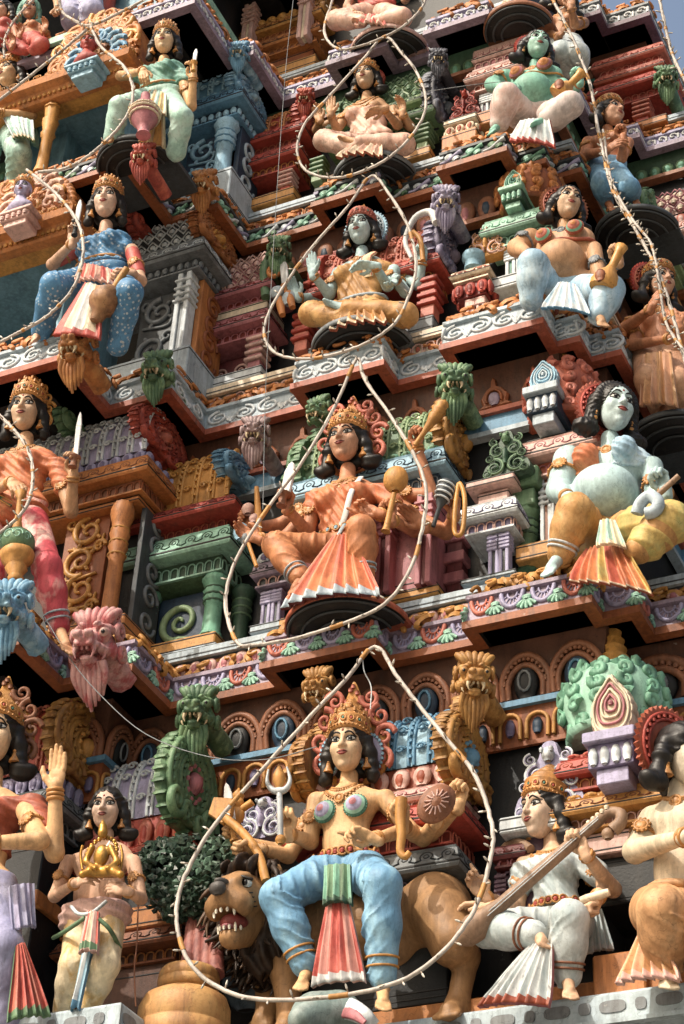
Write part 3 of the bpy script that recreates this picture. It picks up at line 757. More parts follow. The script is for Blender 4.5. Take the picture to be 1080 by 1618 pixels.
# ================================================================== painted plaster statues
DN = (0, 0, -1); UP = (0, 0, 1); FW = (0, -1, 0); LF = (-1, 0, 0); RT = (1, 0, 0)
class Fig:
    def __init__(s, label, Y0, H, skin, hip, neck, head, shA, shB, yaw=0, pitch=10, roll=0, sex='f', belly=0, h=None, group=None, bust=1.0, wid=1.0):
        s.Y0 = Y0; s.H = H; s.skin = skin; s.vh = h or (.0125 if H > .38 else .0135)
        J = s.J
        s.hip = J(*hip); s.neck = J(*neck); s.headc = J(*head); s.sh = [J(*shA), J(*shB)]
        s.up = unit(s.neck-s.hip); r = s.sh[1]-s.sh[0]; s.rt = unit(r-(r@s.up)*s.up); s.fr = np.cross(s.rt, s.up); s.fr = -s.fr if s.fr[1] > 0 else s.fr
        s.label = label
        base = s.hip.copy(); s.root = thing('statue', label, 'statue', (s.hip[0], s.hip[1], s.hip[2]-.5), group)
        s.R = Rm('Z', yaw+15) @ Rm('Y', roll) @ Rm('X', pitch)
        s.headc = s.headc+np.array([0, -.03, .03]); hr = np.random.default_rng(int(abs(hip[0])+7*abs(hip[1]))); s.HM = T(*s.headc) @ s.R @ S(H*hr.uniform(.94, 1.05), H*1.05, H*hr.uniform(1.03, 1.10))
        s.body = SDF(s.vh, .1*H); s.torso = SDF(s.vh, .12*H); s.sex = sex; s.extra = []
        b = s.torso; up, rt, fr = s.up, s.rt, s.fr
        L = np.linalg.norm(s.neck-s.hip); s.L = L
        def t(u, v, w): return s.hip+rt*u*H+up*v*L+fr*w*H
        s.t = t
        B = np.stack([rt, -fr, up], 1)
        w = np.linalg.norm(s.sh[1]-s.sh[0])/H*.5*wid; s.w = w
        if sex == 'f':
            b.ell(t(0, .02, 0), (w*.88*H, .33*H, .3*H), B, .15*H); b.ell(t(0, .36, 0), (w*.64*H, .29*H, .42*L), B, .15*H)
            b.ell(t(0, .74, 0), (w*.82*H, .32*H, .30*L), B, .15*H)
            for q in (-1, 1): b.ell(t(q*w*.42, .82 if belly else .66, .34 if belly else .24), (.23 if belly else .205)*H*bust, k=.07*H)
        else:
            b.ell(t(0, .02, 0), (w*.78*H, .32*H, .3*H), B, .15*H); b.ell(t(0, .38, .02), (w*.72*H, .32*H, .42*L), B, .15*H)
            b.ell(t(0, .76, .02), (w*.84*H, .31*H, .28*L), B, .15*H)
            for q in (-1, 1): b.ell(t(q*w*.40, .74, .2), (.25*H, .12*H, .18*H), B, .1*H)
        if belly: b.ell(t(0, .3, .3), (belly*1.08*H, belly*H, belly*.98*H), B, .14*H)
        b.cap(s.sh[0]*.75+s.neck*.25-up*.06*H, s.sh[1]*.75+s.neck*.25-up*.06*H, .17*H, k=.14*H)
        b.pr += []
        s.body.pr = list(b.pr)
        s.body.cap(s.neck-up*.15*H, s.neck+.5*(s.headc-s.neck)+np.array(s.R[:3, :3]@(0, .1, -.12))*H, .185*H, .165*H, .1*H)
        s.hands = []; s.arms = []; s.legs = []
    def J(s, px, py, dy=0.0): return onY(px, py, s.Y0+dy)
    def arm(s, side, elbow, wrist, hand=None, fd=UP, pn=FW, sh=None, fat=1.0, right=None, k=None):
        """side 0 = image left, 1 = image right; fd finger direction, pn palm normal"""
        H = s.H; S0 = s.J(*sh) if sh else s.sh[side]; E = s.J(*elbow); W = s.J(*wrist)
        s.body.cap(S0, E, .178*H*fat, .145*H*fat, .06*H); s.body.cap(E, W, .15*H*fat, .098*H, .05*H)
        s.arms.append((S0, E, W, fat))
        if hand:
            f = unit(fd); n = unit(np.asarray(pn, float)-(unit(fd)@np.asarray(pn, float))*f); y = -n; x = np.cross(y, f)
            isr = (side == 0) if right is None else right
            if not isr: x = -x
            M = frame(W, x, y, f) @ S(.80*H)
            s.hands.append((hand, M))
            return W+f*.34*H+n*.11*H
        return W
    def leg(s, hip, knee, ank, toe=None, fat=1.0, bare=False):
        H = s.H; P0 = s.J(*hip); K = s.J(*knee); A = s.J(*ank); Tt = s.J(*toe) if toe else None
        s.legs.append((P0, K, A, fat)); s.body.cap(P0, K, .16*H, .14*H); s.body.cap(K, A, .13*H, .10*H)
        if Tt is not None:
            s.body.cap(K*.3+A*.7, A, .13*H, .10*H); foot_prims(s.body, A, Tt, .115*H)
        if bare: s.body.cap(P0, K, .26*H*fat, .19*H*fat); s.body.cap(K, A, .19*H*fat, .11*H)
    def cast(s, u, v, sd=None, off=.0):
        """point on the front of the torso at (u,v) in torso coordinates"""
        sd = sd or s.torso; p = s.t(u, v, 1.6); q = p-s.fr[None]*np.linspace(0, 1.9*s.H, 120)[:, None]; d = sd.at(q)-off; i = int(np.argmax(d < 0))
        return q[i] if d[i] < 0 else s.t(u, v, .2)
    def finish(s, eyes=True):
        mb = MB(); mb.use(s.skin); mb.add(*s.body.mesh())
        for k, M in s.hands:
            mb.M = M; mb.add(*HANDS[k])
        if s.skin+'_face' not in PAL:
            h, k = PAL[s.skin]; c = [int(h[i:i+2], 16) for i in (1, 3, 5)]; C(s.skin+'_face', '#'+''.join('%02x' % int(v+(232-v)*.26) for v in c), dirt=.14)
        mb.use(s.skin+'_face'); mb.M = s.HM; mb.add(_hv, _hf); mb.M = None
        s.bodyo = mb.build('body', s.root)
        for k in ('eye', 'brow'):
            for q in (-1, 1): inst(HP[k, q], k, s.HM, s.root)
        inst(HP['lips'], 'lips', s.HM, s.root)
        return s
    def headset(s, hair='long', crown=None, ear='earrings', tilak=True, halo=None, crown_col=None, cs=1.0, hair_col=None):
        if hair: inst(HAIR[hair], 'hair', s.HM, s.root, [hair_col])
        if crown: inst(CROWN[crown], 'crown', s.HM @ T(0, .03, .07) @ Rm('X', -13) @ S(1, 1, cs), s.root, [crown_col])
        if ear:
            for q in (-1, 1): inst(HP[ear, q], 'earring', s.HM, s.root)
        if tilak: inst(HP['tilak'], 'tilak', s.HM, s.root)
        if halo:
            kind, r, col, col2 = halo; mb = MB(); mb.M = s.HM @ T(0, .3, .18)
            if kind == 'toothed':
                n = 40; pol = []
                for i in range(2*n): a = PI*i/n; q = r*(1 if i % 2 else 1.1); pol.append((q*math.cos(a), q*math.sin(a)))
                mb.use(col); prism(mb, pol, .08)
                mb.use(col2); 
                for q in (.9, .75): tube(mb, xz([(r*q*math.cos(a), r*q*math.sin(a)) for a in np.linspace(0, 2*PI, 33)[:-1]], -.01), .03, 5, True)
                for i in range(26): a = 2*PI*i/26; ball(mb, (r*.83*math.cos(a), -.02, r*.83*math.sin(a)), .04, 4)
            elif kind == 'leaf':
                pol = closed_bez([(0, -r*.9), (r*.62, -r*.7), (r*.8, -.1), (r*.62, r*.5), (r*.22, r*.95), (0, r*1.4), (-r*.22, r*.95), (-r*.62, r*.5), (-r*.8, -.1), (-r*.62, -r*.7)], 60)
                mb.use(col); prism(mb, pol, .1, bev=.1); mb.use(col2)
                for q_ in (-1, 1):
                    for cx, cz, R_ in ((.62, .55, .26), (.72, .1, .26), (.66, -.35, .24), (.4, .95, .22)): sp = spiral(1.4, .02, R_*r, 24, cz*3, q_); tube(mb, xz(sp+[q_*cx*r, cz*r], -.02), np.linspace(.03, .075, 24)*r, 6)
                for i in range(24):
                    p = pol[(i*len(pol))//24]; ball(mb, (p[0]*.9, -.01, p[1]*.9), .05, 4)
            else:
                mb.use(col); tube(mb, xz([(r*math.cos(a), r*math.sin(a)) for a in np.linspace(-.7, PI+.7, 40)], 0), .11, 8, flat=.5, up=(0, 1, 0)); mb.use(col2)
                for a in np.linspace(-.6, PI+.6, 22): tube(mb, xz([(r*.88*math.cos(a), r*.88*math.sin(a)), (r*1.14*math.cos(a), r*1.14*math.sin(a))], -.06), .012, 4)
            mb.build('halo', s.root)
        return s
    def ring(s, mb, p, d, r, th, c='jewel', beads=0, bc=None):
        d = unit(d); a = np.array([1., 0, 0]) if abs(d[0]) < .8 else np.array([0, 1., 0]); u = unit(np.cross(d, a)); v = np.cross(d, u)
        q = [p+r*(math.cos(t)*u+math.sin(t)*v) for t in np.linspace(0, 2*PI, 25)[:-1]]
        mb.use(c); tube(mb, q, th, 6, True)
        if beads:
            mb.use(bc or c)
            for t in np.linspace(0, 2*PI, beads+1)[:-1]: ball(mb, p+(r+th*.6)*(math.cos(t)*u+math.sin(t)*v), th*.75, 4)
    def jewels(s, col='jewel', armlet=True, bracelet=True, neck=2, anklet=True, bands=2):
        H = s.H
        if bracelet:
            for S0, E, W, f in s.arms:
                d = W-E; mb = MB()
                for k in range(bands): s.ring(mb, W-unit(d)*(.03+.07*k)*H, d, .115*H, .034*H, col)
                mb.build('bracelet', s.root)
        if armlet:
            for S0, E, W, f in s.arms:
                mb = MB(); d = E-S0; c = S0+d*.5; s.ring(mb, c, d, .172*H*f, .032*H, col, 14)
                n = unit(s.fr-(s.fr@unit(d))*unit(d)); M = frame(c+n*.18*H*f, np.cross(-n, unit(-d)), -n, -unit(d))
                mb.M = M; q = [(.1*H*math.cos(t), 0, .1*H*math.sin(t)) for t in np.linspace(0, 2*PI, 15)[:-1]]
                tube(mb, q, .028*H, 5, True); tube(mb, np.array(q)*.5, .022*H, 5, True); ball(mb, (0, -.01*H, 0), (.09*H, .03*H, .09*H), 6)
                for t in np.linspace(0, 2*PI, 13)[:-1]: ball(mb, (.125*H*math.cos(t), 0, .125*H*math.sin(t)), .025*H, 4)
                mb.M = None; mb.build('armlet', s.root)
        if anklet and s.legs:
            for P0, K, A, f in s.legs: mb = MB(); s.ring(mb, A+unit(K-A)*.06*H, A-K, .135*H, .035*H, col); mb.build('anklet', s.root)
        if neck:
            mb = MB(); mb.use(col)
            for k in range(neck):
                w = .24+.12*k; dep = [.10, .26, .44][k]/s.L*H
                pts = [s.cast(w*math.sin(a), .98-.02*k-dep*math.cos(a)**2, off=.004) for a in np.linspace(-PI/2, PI/2, 17)]
                tube(mb, pts, .028*H, 6)
                for p in pts[::1]: ball(mb, p+s.fr*.015*H-s.up*.035*H, .033*H, 4)
                if k == neck-1:
                    p = s.cast(0, .98-.02*k-dep, off=.004); ball(mb, p-s.up*.05*H, (.08*H, .05*H, .09*H), 6); s.ring(mb, p-s.up*.05*H+s.fr*.03*H, s.fr, .08*H, .02*H, col, 10)
            mb.build('necklace', s.root)
        return s
    def belt(s, v=.16, col='jewel', c2='red', r=.05, discs=9, sag=.0, name='belt'):
        mb = MB(); H = s.H; pts = []
        for a in np.linspace(0, 2*PI, 41)[:-1]:
            dr = s.rt*math.sin(a)+s.fr*math.cos(a); c = s.t(0, v-sag*max(0, math.cos(a)), 0)
            q = c+dr[None]*np.linspace(1.5*H, .05, 90)[:, None]; d = s.torso.at(q); i = int(np.argmax(d < .022)); pts.append(q[i])
        mb.use(col); tube(mb, pts, r*H, 6, True, flat=1.7 if False else 1.0)
        n = len(pts)
        for j in range(discs):
            i = int(round((j-(discs-1)/2)*20/discs)) % n; p = pts[i]; nr = unit(p-s.t(0, v, 0)); nr = unit(nr-(nr@s.up)*s.up)
            s.ring(mb, p+nr*r*H*.8, nr, r*1.35*H, r*.4*H, col); mb.use(c2); ball(mb, p+nr*r*H*.8, r*.9*H, 5); mb.use(col)
        mb.build(name, s.root); return s
    def cups(s, cols, v=.66, fw=.24, k=1.0):
        """conical breast ornaments of concentric rings"""
        H = s.H
        for q in (-1, 1):
            mb = MB(); p = s.t(q*s.w*.42, v, fw); d = unit(s.fr+.12*s.rt*q); z = d; x = unit(s.rt-(s.rt@z)*z); y = np.cross(z, x)
            mb.M = frame(p, x, y, z) @ S(H*k)
            pr = [(.23, .03), (.225, .06), (.20, .10), (.19, .105), (.165, .145), (.155, .15), (.12, .19), (.11, .19), (.07, .225), (.03, .245), (0, .25)]
            for i, c in enumerate(cols):
                a = int(i*len(pr)/len(cols)); b = int((i+1)*len(pr)/len(cols))+1; mb.use(c); 
                R_ = pr[a:b]
                if len(R_) > 1: lathe(mb, R_, 20)
            mb.use(cols[0]); 
            for i in range(24): a = 2*PI*i/24; ball(mb, (.222*math.cos(a), .222*math.sin(a), .055), .02, 4)
            mb.M = None; mb.build('breast_ornament', s.root)
        return s
    def wrap(s, name, col, planes, grow=.02, folds=(0, 0), c=None, sleeves=(), arms=True, src=None):
        """cloth lying on the torso, cut by planes given as ((u,v,w), normal in torso axes (right, up, front))"""
        H = s.H; d = SDF(s.vh*.9, .12*H); d.pr = list((src or s.torso).pr)
        for i, fr_ in sleeves:
            S0, E, W, f = s.arms[i]; d.cap(S0, S0+(E-S0)*fr_, .185*H*f, .17*H*f, .06*H)
        for (u, v, w), (a, b, e) in planes: d.clip(s.t(u, v, w), a*s.rt+b*s.up+e*s.fr)
        if folds[0]:
            A, lam = folds[:2]; dr = folds[2] if len(folds) > 2 else (.5, .86, 0)
            ax = dr[0]*s.rt+dr[1]*s.up+dr[2]*s.fr
            def f(X):
                p = (X-s.hip)@ax/lam; q = (X-s.hip)@s.rt
                return -A*(.5+.5*np.cos(2*PI*(p+.6*np.sin(q/lam*.5))))**1.6
            d.disp(f)
        mb = MB(); mb.use(c or col); V, F = d.mesh(grow); mb.add(V, F); mb.build(name, s.root); return s
    def skirt(s, name, col, k=1.22, folds=(.014, .085), cut=.96, knee=1.0, hipw=1.0, c2=None, cuff=None, top=.06, shrink=None):
        """draped trousers / sari over the legs"""
        H = s.H; d = SDF(s.vh, .14*H); w = s.w
        B = np.stack([s.rt, -s.fr, s.up], 1)
        d.ell(s.t(0, .0, 0), (w*.95*H*hipw, .38*H*hipw, .36*H), B)
        for P0, K, A, f in s.legs:
            d.cap(P0, K, .31*H*k*f, .245*H*k*f*knee); d.cap(K, K+(A-K)*.4, .245*H*k*f*knee, .24*H*k*f); d.cap(K+(A-K)*.4, K+(A-K)*cut, .24*H*k*f, (shrink or .17)*1.1*H*k*f)
        if folds[0]:
            A_, lam = folds[:2]; A_ *= 1.05; lam *= .95; sagk = folds[2] if len(folds) > 2 else 1.0
            legs = s.legs; rt, fr = s.rt, s.fr; mid = s.hip
            def f(X):
                best = np.full(len(X), 9.0); ph = np.zeros(len(X)); am = np.ones(len(X))
                for P0, K, A, ff in legs:
                    for p, q, o in ((P0, K, 0.0), (K, A, np.linalg.norm(K-P0))):
                        v = q-p; Lg = np.linalg.norm(v); v = v/Lg; wv = X-p; tt = np.clip(wv@v, 0, Lg); pp = wv-tt[:, None]*v; dd = np.linalg.norm(pp, axis=1)
                        a = unit(rt-(rt@v)*v); a = a if (P0-mid)@rt < 0 else -a; ca = (pp@a)/(dd+1e-6)
                        m = dd < best; am = np.where(m, .12+.88*np.clip(.55+.6*ca, 0, 1)**1.6, am); best = np.where(m, dd, best); ph = np.where(m, (o+wv@v)/lam-sagk*.95*ca+.08*np.sin(2.5*ca+3*(wv@v)/lam), ph)
                ph = ph+.16*np.sin(2*PI*ph*.41+1.3)+.10*np.sin(2*PI*ph*.23); c = .5+.5*np.cos(2*PI*ph); return (-A_*(c**5)+.15*A_)*am*(.75+.35*np.sin(2*PI*ph*.31))
            d.disp(f)
        d.clip(s.t(0, top, 0), s.up)
        mb = MB(); mb.use(col); V, F = d.mesh(); mb.add(V, F)
        o = mb.build(name, s.root)
        if cuff:
            for P0, K, A, f in s.legs: 
                mb = MB()
                for q in (.80, .90): s.ring(mb, K+(A-K)*cut*q, A-K, ((.24*(1-q)/.6*min(1,1)*.98+(shrink or .17)*1.1*(q-.4)/.6)*k*f*H+.006), .022*H, cuff)
                mb.build('cuff', o)
        return s
    def pleat(s, name, tl, tr, bl, br, cols, n=6, amp=.03, hem=None, scal=.03, bend=-.05, hemf=.86, under=None):
        """hanging fan of pleats between two pairs of photo points (px,py,dy)"""
        a, b, c, d = [s.J(*q) for q in (tl, tr, bl, br)]; nu = n*8+1; nv = 22; u = np.linspace(0, 1, nu); v = np.linspace(0, 1, nv)
        U, Vv = np.meshgrid(u, v); Pt = (a+(b-a)*U[..., None]); Pb = (c+(d-c)*U[..., None]); X = Pt+(Pb-Pt)*Vv[..., None]
        U0 = U; rw = np.random.default_rng(int(abs(a[0]*997))); U = U+.022*np.sin(2*PI*1.3*U+rw.random()*6)+.012*np.sin(2*PI*3.1*U+rw.random()*6)+.012*np.sin(4*Vv+rw.random()*6); wv = np.cos(2*PI*n*U)+.25*np.cos(4*PI*n*U+1.0); nrm = unit(np.cross(b-a+d-c, (c-a)+(d-b))); nrm = -nrm if nrm[1] > 0 else nrm
        amp_ = amp*(.25+.75*Vv); arc = bend*np.sin(PI*np.clip(Vv, 0, 1))*0+ -bend*(1-(2*U-1)**2)*(.4+.6*Vv)
        dn = unit((c+d)-(a+b))
        X = X+nrm*(amp_*wv+arc)[..., None]+dn*(scal*(1-np.abs(np.sin(PI*n*U)))*np.where(Vv > .93, 1, 0))[..., None]
        back = X-nrm*.03
        mb = MB(); G = grid_faces(nv, nu); fi = (G[:, 0] % nu)/8; row = (G[:, 0]//nu)/nv
        n0 = mb.n
        mb.V += [X.reshape(-1, 3), back.reshape(-1, 3)]; N = nv*nu; mb.n += 2*N
        which = (np.floor(fi+.5).astype(int)) % len(cols)
        for i, cc in enumerate(cols):
            sel = (which == i) & ((row < hemf) if hem else True); mb.use(cc); mb.F.append((G[sel], mb.mi, True))
        if hem:
            hs = hem if isinstance(hem, (list, tuple)) else [hem]
            for i, hc in enumerate(hs):
                lo = hemf+(1-hemf)*i/len(hs); hi = hemf+(1-hemf)*(i+1)/len(hs); mb.use(hc); mb.F.append((G[(row >= lo) & (row < hi)], mb.mi, True))
        mb.use(under or cols[0]); mb.F.append((G[:, ::-1]+N, mb.mi, True))
        e = np.arange(nu-1); bot = (nv-1)*nu+e
        mb.use(under or (hs[-1] if hem else cols[0]))
        mb.F.append((np.stack([bot, bot+1, bot+1+N, bot+N], -1), mb.mi, False))
        r = np.arange(nv-1)*nu
        for q in (0, nu-1): mb.F.append((np.stack([r+q, r+q+nu, r+q+nu+N, r+q+N], -1), mb.mi, False))
        mb.build(name, s.root); return s
    def sash(s, name, col, uv, w=.05, off=.15, c2=None):
        """ribbon over the front of the torso through (u,v) points"""
        pts = bez([s.cast(u, v, off=off*s.H) for u, v in uv], 24); mb = MB(); mb.use(col); tube(mb, pts, w*s.H, 8, flat=.35, up=s.fr)
        if c2:
            mb.use(c2)
            for e in (-1, 1): 
                sd = unit(np.cross(pts[-1]-pts[0], s.fr)); tube(mb, pts+sd*e*w*s.H*.8+s.fr*.012, .016*s.H, 5)
        mb.build(name, s.root); return s
def held(name, label, cat, group=None): return thing(name, label, cat, (0, 0, 0), group)
C('sk_gold', '#cfa06a', dirt=.22); C('sk_tan', '#b98a5f', dirt=.25); C('sk_pink', '#c99c7c', dirt=.22); C('sk_brown', '#a8724a', dirt=.25); C('sk_orange', '#b8744a', dirt=.25)
C('sk_teal', '#a3c1c4', dirt=.22); C('sk_green', '#74b09c', dirt=.22); C('sk_peach', '#c9a07c', dirt=.2); C('sk_pale', '#cdbb9d', dirt=.22)
C('cl_blue', '#5f97bd', c2='#88b9d4', c2scale=5, dirt=.22); C('cl_orange', '#c0673a', c2='#cf8350', c2scale=6, dirt=.2); C('cl_rorange', '#b9523a', c2='#c96c48', c2scale=6, dirt=.2); C('cl_red', '#b03f36', c2='#c9685a', c2scale=6, dirt=.2); C('cl_rose', '#c23d4a', c2='#e3b9ac', c2scale=4, dirt=.2)
C('cl_pinkw', '#cdbfba', c2='#c9a79c', c2scale=4, dirt=.2); C('cl_otan', '#b8703f', c2='#c4814c', c2scale=5, dirt=.2); C('rosepink', '#c48478'); C('cl_cream', '#d9c8a4', c2='#cba35c', c2scale=5, dirt=.2); C('cl_white', '#b7c2c4', c2='#9fb0b4', c2scale=5, dirt=.2); C('cl_yellow', '#c0a04c', c2='#a9a35c', c2scale=5); C('cl_ochre', '#b5803e', c2='#c99c5c', c2scale=5)
C('cl_tan', '#b98552', c2='#c99a68', c2scale=5); C('cl_mint', '#93bdb0', c2='#b4d2c8', c2scale=5); C('cl_lilac', '#8f90b4', c2='#b4b3cc', c2scale=5); C('cl_blueprint', '#3f7fae', kind='dots', kscale=26); C('cl_teal', '#6ba596', c2='#93c2b4', c2scale=5)
C('cl_pink', '#cfa08a', c2='#d8b8a6', c2scale=5); C('cl_peach', '#c08a66', c2='#cfa07c', c2scale=5); C('cl_bluew', '#8fb4cc', c2='#b8cfdb', c2scale=5)
C('steel', '#aeb6ba', rough=.35); C('wood', '#8f6f55'); C('goldleaf', '#b98524', rough=.3, metal=.55)
# ------------------------------------------------ lowest tier: many-armed goddess riding a lion
f = Fig('many-armed seated goddess in blue trousers riding the lion in the lowest row', .22, .40, 'sk_gold', (545, 1374), (549, 1246), (552, 1190), (500, 1266), (609, 1262), yaw=-6, pitch=8)
f.arm(0, (490, 1330, -.02), (455, 1318, -.25), 'grip', (-.15, -.1, 1), (.3, -1, 0)); f.arm(0, (455, 1352, .05), (408, 1342, -.2), 'grip', (-1, -.2, .15), (0, -.6, -.6), sh=(508, 1275, .12))
f.arm(0, (440, 1345, .2), (385, 1330, .0), 'grip', (-.7, -.2, .5), (.3, -1, 0), sh=(510, 1275, .2))
f.arm(1, (646, 1310, .0), (592, 1326, -.3), 'point', (-.6, -.3, .25), (0, -.5, -1)); f.arm(1, (655, 1318, .1), (637, 1305, -.22), 'grip', (0, -.1, 1), (-.3, -1, 0), sh=(608, 1268, .1))
f.arm(1, (668, 1325, .16), (690, 1296, -.1), 'grip', (.3, .0, 1), (-.4, -1, 0), sh=(606, 1270, .18)); f.arm(1, (682, 1318, .22), (724, 1274, .0), 'grip', (.25, -.05, 1), (-.2, -1, 0), sh=(604, 1270, .22))
f.leg((520, 1378, -.05), (440, 1418, -.38), (485, 1535, -.22), (472, 1560, -.42), 1.15); f.leg((578, 1378, -.05), (604, 1398, -.4), (604, 1560, -.25), (606, 1592, -.5), 1.15)
f.finish().headset('long', 'tall', halo=('leaf', .86, 'ochre', 'coral'), cs=1.1)
mb = MB(); mb.M = f.HM
for q in (-1, 1):
    mb.use('lilac'); mb.M = f.HM @ T(q*.40, .16, -.08) @ Rm('Z', q*18); pr = [(.34*math.cos(t)*.62, .34*math.sin(t)) for t in np.linspace(0, 2*PI, 25)[:-1]]; prism(mb, pr, .06); mb.use('blue_lt')
    for t in np.linspace(0, 2*PI, 25)[:-1]: ball(mb, (.21*math.cos(t), -.01, .34*math.sin(t)), .035, 4)
mb.M = None; mb.build('ear_discs', f.root)
f.jewels(neck=2).cups(['teal', 'mint', 'lilac', 'rose']).belt(.1, 'jewel', 'red', .06, 9).skirt('trousers', 'cl_blue', 1.12, (.02, .115, 1.3), cuff='ochre', cut=.9, knee=1.0)
f.pleat('front_sash', (512, 1368, -.38), (553, 1366, -.38), (511, 1428, -.42), (556, 1426, -.42), ['jade', 'green'], 4, .02, hem='green_dk')
f.pleat('pleated_cloth', (515, 1428, -.38), (551, 1427, -.38), (492, 1556, -.36), (578, 1548, -.36), ['cl_red', 'rosepink', 'cl_red'], 5, .022, hem=['white', 'pink'])
DURGA = f
# ------------------------------------------------ standing man with a golden idol
f = Fig('standing bare-chested man in a yellow and cream wrap holding a golden idol to his chest', -.40, .315, 'sk_pink', (150, 1452), (167, 1336), (171, 1288), (108, 1362), (210, 1362), yaw=3, pitch=8, sex='m')
f.arm(0, (86, 1416, -.04), (118, 1396, -.26), 'relax', (1, -.25, .12), (.1, .9, -.2)); f.arm(1, (222, 1420, -.04), (200, 1408, -.26), 'relax', (-1, -.25, .3), (-.1, .9, -.2))
f.leg((128, 1460), (116, 1525, -.12), (98, 1598, .02), fat=1.0); f.leg((172, 1460), (166, 1525, -.12), (138, 1598, .02), fat=1.0)
f.finish().headset('side', None).jewels(neck=0, anklet=False)
f.skirt('wrap_skirt', 'cl_cream', 1.2, (.016, .12, 1.5), cut=1.0, knee=1.05).wrap('waist_wrap', 'pink', [((0, .16, 0), (0, 1, 0)), ((0, -.25, 0), (0, -1, 0))], .055, (.014, .07, (.2, 1, 0)))
f.pleat('front_tie', (137, 1440, -.26), (156, 1441, -.26), (125, 1503, -.3), (155, 1505, -.3), ['pink', 'cl_red', 'cream'], 4, .014, hem=['green', 'pink'], hemf=.75)
f.pleat('front_border', (130, 1502, -.22), (144, 1503, -.22), (113, 1592, -.22), (126, 1592, -.22), ['blue_lt', 'pale'], 2, .01, hem='blue')
mb = MB(); mb.use('green')
tube(mb, bez([f.J(*q) for q in ((84, 1482, -.06), (105, 1470, -.24), (134, 1450, -.27))], 12), .016, 6); tube(mb, bez([f.J(*q) for q in ((156, 1452, -.27), (174, 1470, -.22), (189, 1498, -.05))], 12), .016, 6); mb.build('green_hem', f.root)
f.sash('sacred_thread', 'white', [(.36, .95), (.3, .8), (.12, .62)], .03)
mb = MB(); mb.use('pale'); tube(mb, bez([f.J(*q) for q in ((112, 1432, -.2), (124, 1444, -.25), (145, 1442, -.27), (168, 1424, -.22))], 14), .014, 6); mb.build('waist_cord', f.root)
MAN = f
# ------------------------------------------------ goddess with the long lute
f = Fig('goddess in white sari seated with a long-necked lute in the lowest row', .62, .40, 'sk_peach', (880, 1452), (874, 1346), (861, 1292), (830, 1366), (921, 1362), yaw=-42, pitch=4, roll=4)
f.arm(1, (968, 1405, -.1), (924, 1348, -.42), 'grip', (-.35, -.1, 1), (-.6, -1, 0)); f.arm(1, (958, 1400, .02), (944, 1418, -.35), 'grip', (-.25, -.2, -1), (-.5, -1, .1), sh=(918, 1368, .1))
f.arm(0, (815, 1432, -.02), (780, 1436, -.35), 'relax', (-1, -.2, .35), (0, .3, -1)); f.arm(0, (790, 1428, .1), (765, 1418, -.2), 'point', (-.6, -.2, 1), (.6, -1, 0), sh=(836, 1372, .12))
f.leg((850, 1465, -.05), (770, 1468, -.4), (848, 1478, -.5), (866, 1492, -.6), 1.05); f.leg((905, 1458, -.05), (900, 1452, -.5), (896, 1548, -.38), (903, 1574, -.6), 1.05)
f.finish().headset('side', 'cone', 'earrings').jewels(neck=2).belt(.14, 'jewel', 'red', .05, 9)
f.wrap('blouse', 'cl_white', [((0, .9, .1), (0, 1, .25)), ((0, .1, 0), (0, -1, 0))], .016, (.012, .06, (.75, .6, 0)), sleeves=[(0, .5), (2, .5)])
f.skirt('sari', 'cl_white', 1.16, (.015, .13, 1.2), cut=.92, cuff='brown', shrink=.18)
f.pleat('sari_pleats', (838, 1490, -.5), (872, 1492, -.56), (757, 1588, -.55), (870, 1588, -.62), ['cl_white', 'white'], 7, .028, hem=['brick', 'cl_white'], scal=.03, under='rose', hemf=.84)
f.pleat('sari_end', (928, 1440, .05), (950, 1436, .12), (920, 1508, .02), (968, 1498, .14), ['cl_white'], 4, .02, hem='white')
SARAS = f
# ------------------------------------------------ left edge, lowest tier
f = Fig('large goddess at the left edge in lilac and red skirt, one open palm raised', -.62, .46, 'sk_gold', (-38, 1400), (-14, 1252), (-6, 1172), (-70, 1290), (50, 1275), yaw=8, pitch=6)
f.arm(1, (86, 1348, -.1), (87, 1246, -.22), 'open', (.04, -.1, 1), (.1, -1, .05), fat=1.0); f.arm(1, (62, 1328, -.25), (-20, 1332, -.45), None, sh=(42, 1282, -.05))
f.leg((-60, 1420), (-50, 1500, -.15), (-40, 1612)); f.leg((-10, 1420), (2, 1500, -.15), (5, 1612))
f.finish().headset('side', 'low', halo=('leaf', .72, 'ochre', 'brown')).jewels(neck=1, bands=3).wrap('blouse', 'brick', [((0, .85, 0), (0, 1, .2)), ((0, .3, 0), (0, -1, 0))], .02, (.012, .07), sleeves=[(0, .55)])
f.skirt('skirt', 'cl_lilac', 1.3, (.02, .14), cut=1.0, shrink=.2)
f.pleat('shawl_end', (14, 1400, -.2), (54, 1396, -.05), (18, 1470, -.2), (56, 1462, -.05), ['cl_lilac', 'lilac'], 4, .02)
f.pleat('pleated_cloth', (24, 1495, -.2), (38, 1490, -.16), (10, 1612, -.3), (78, 1603, -.05), ['cl_red', 'coral', 'cl_red'], 5, .03, hem='green')
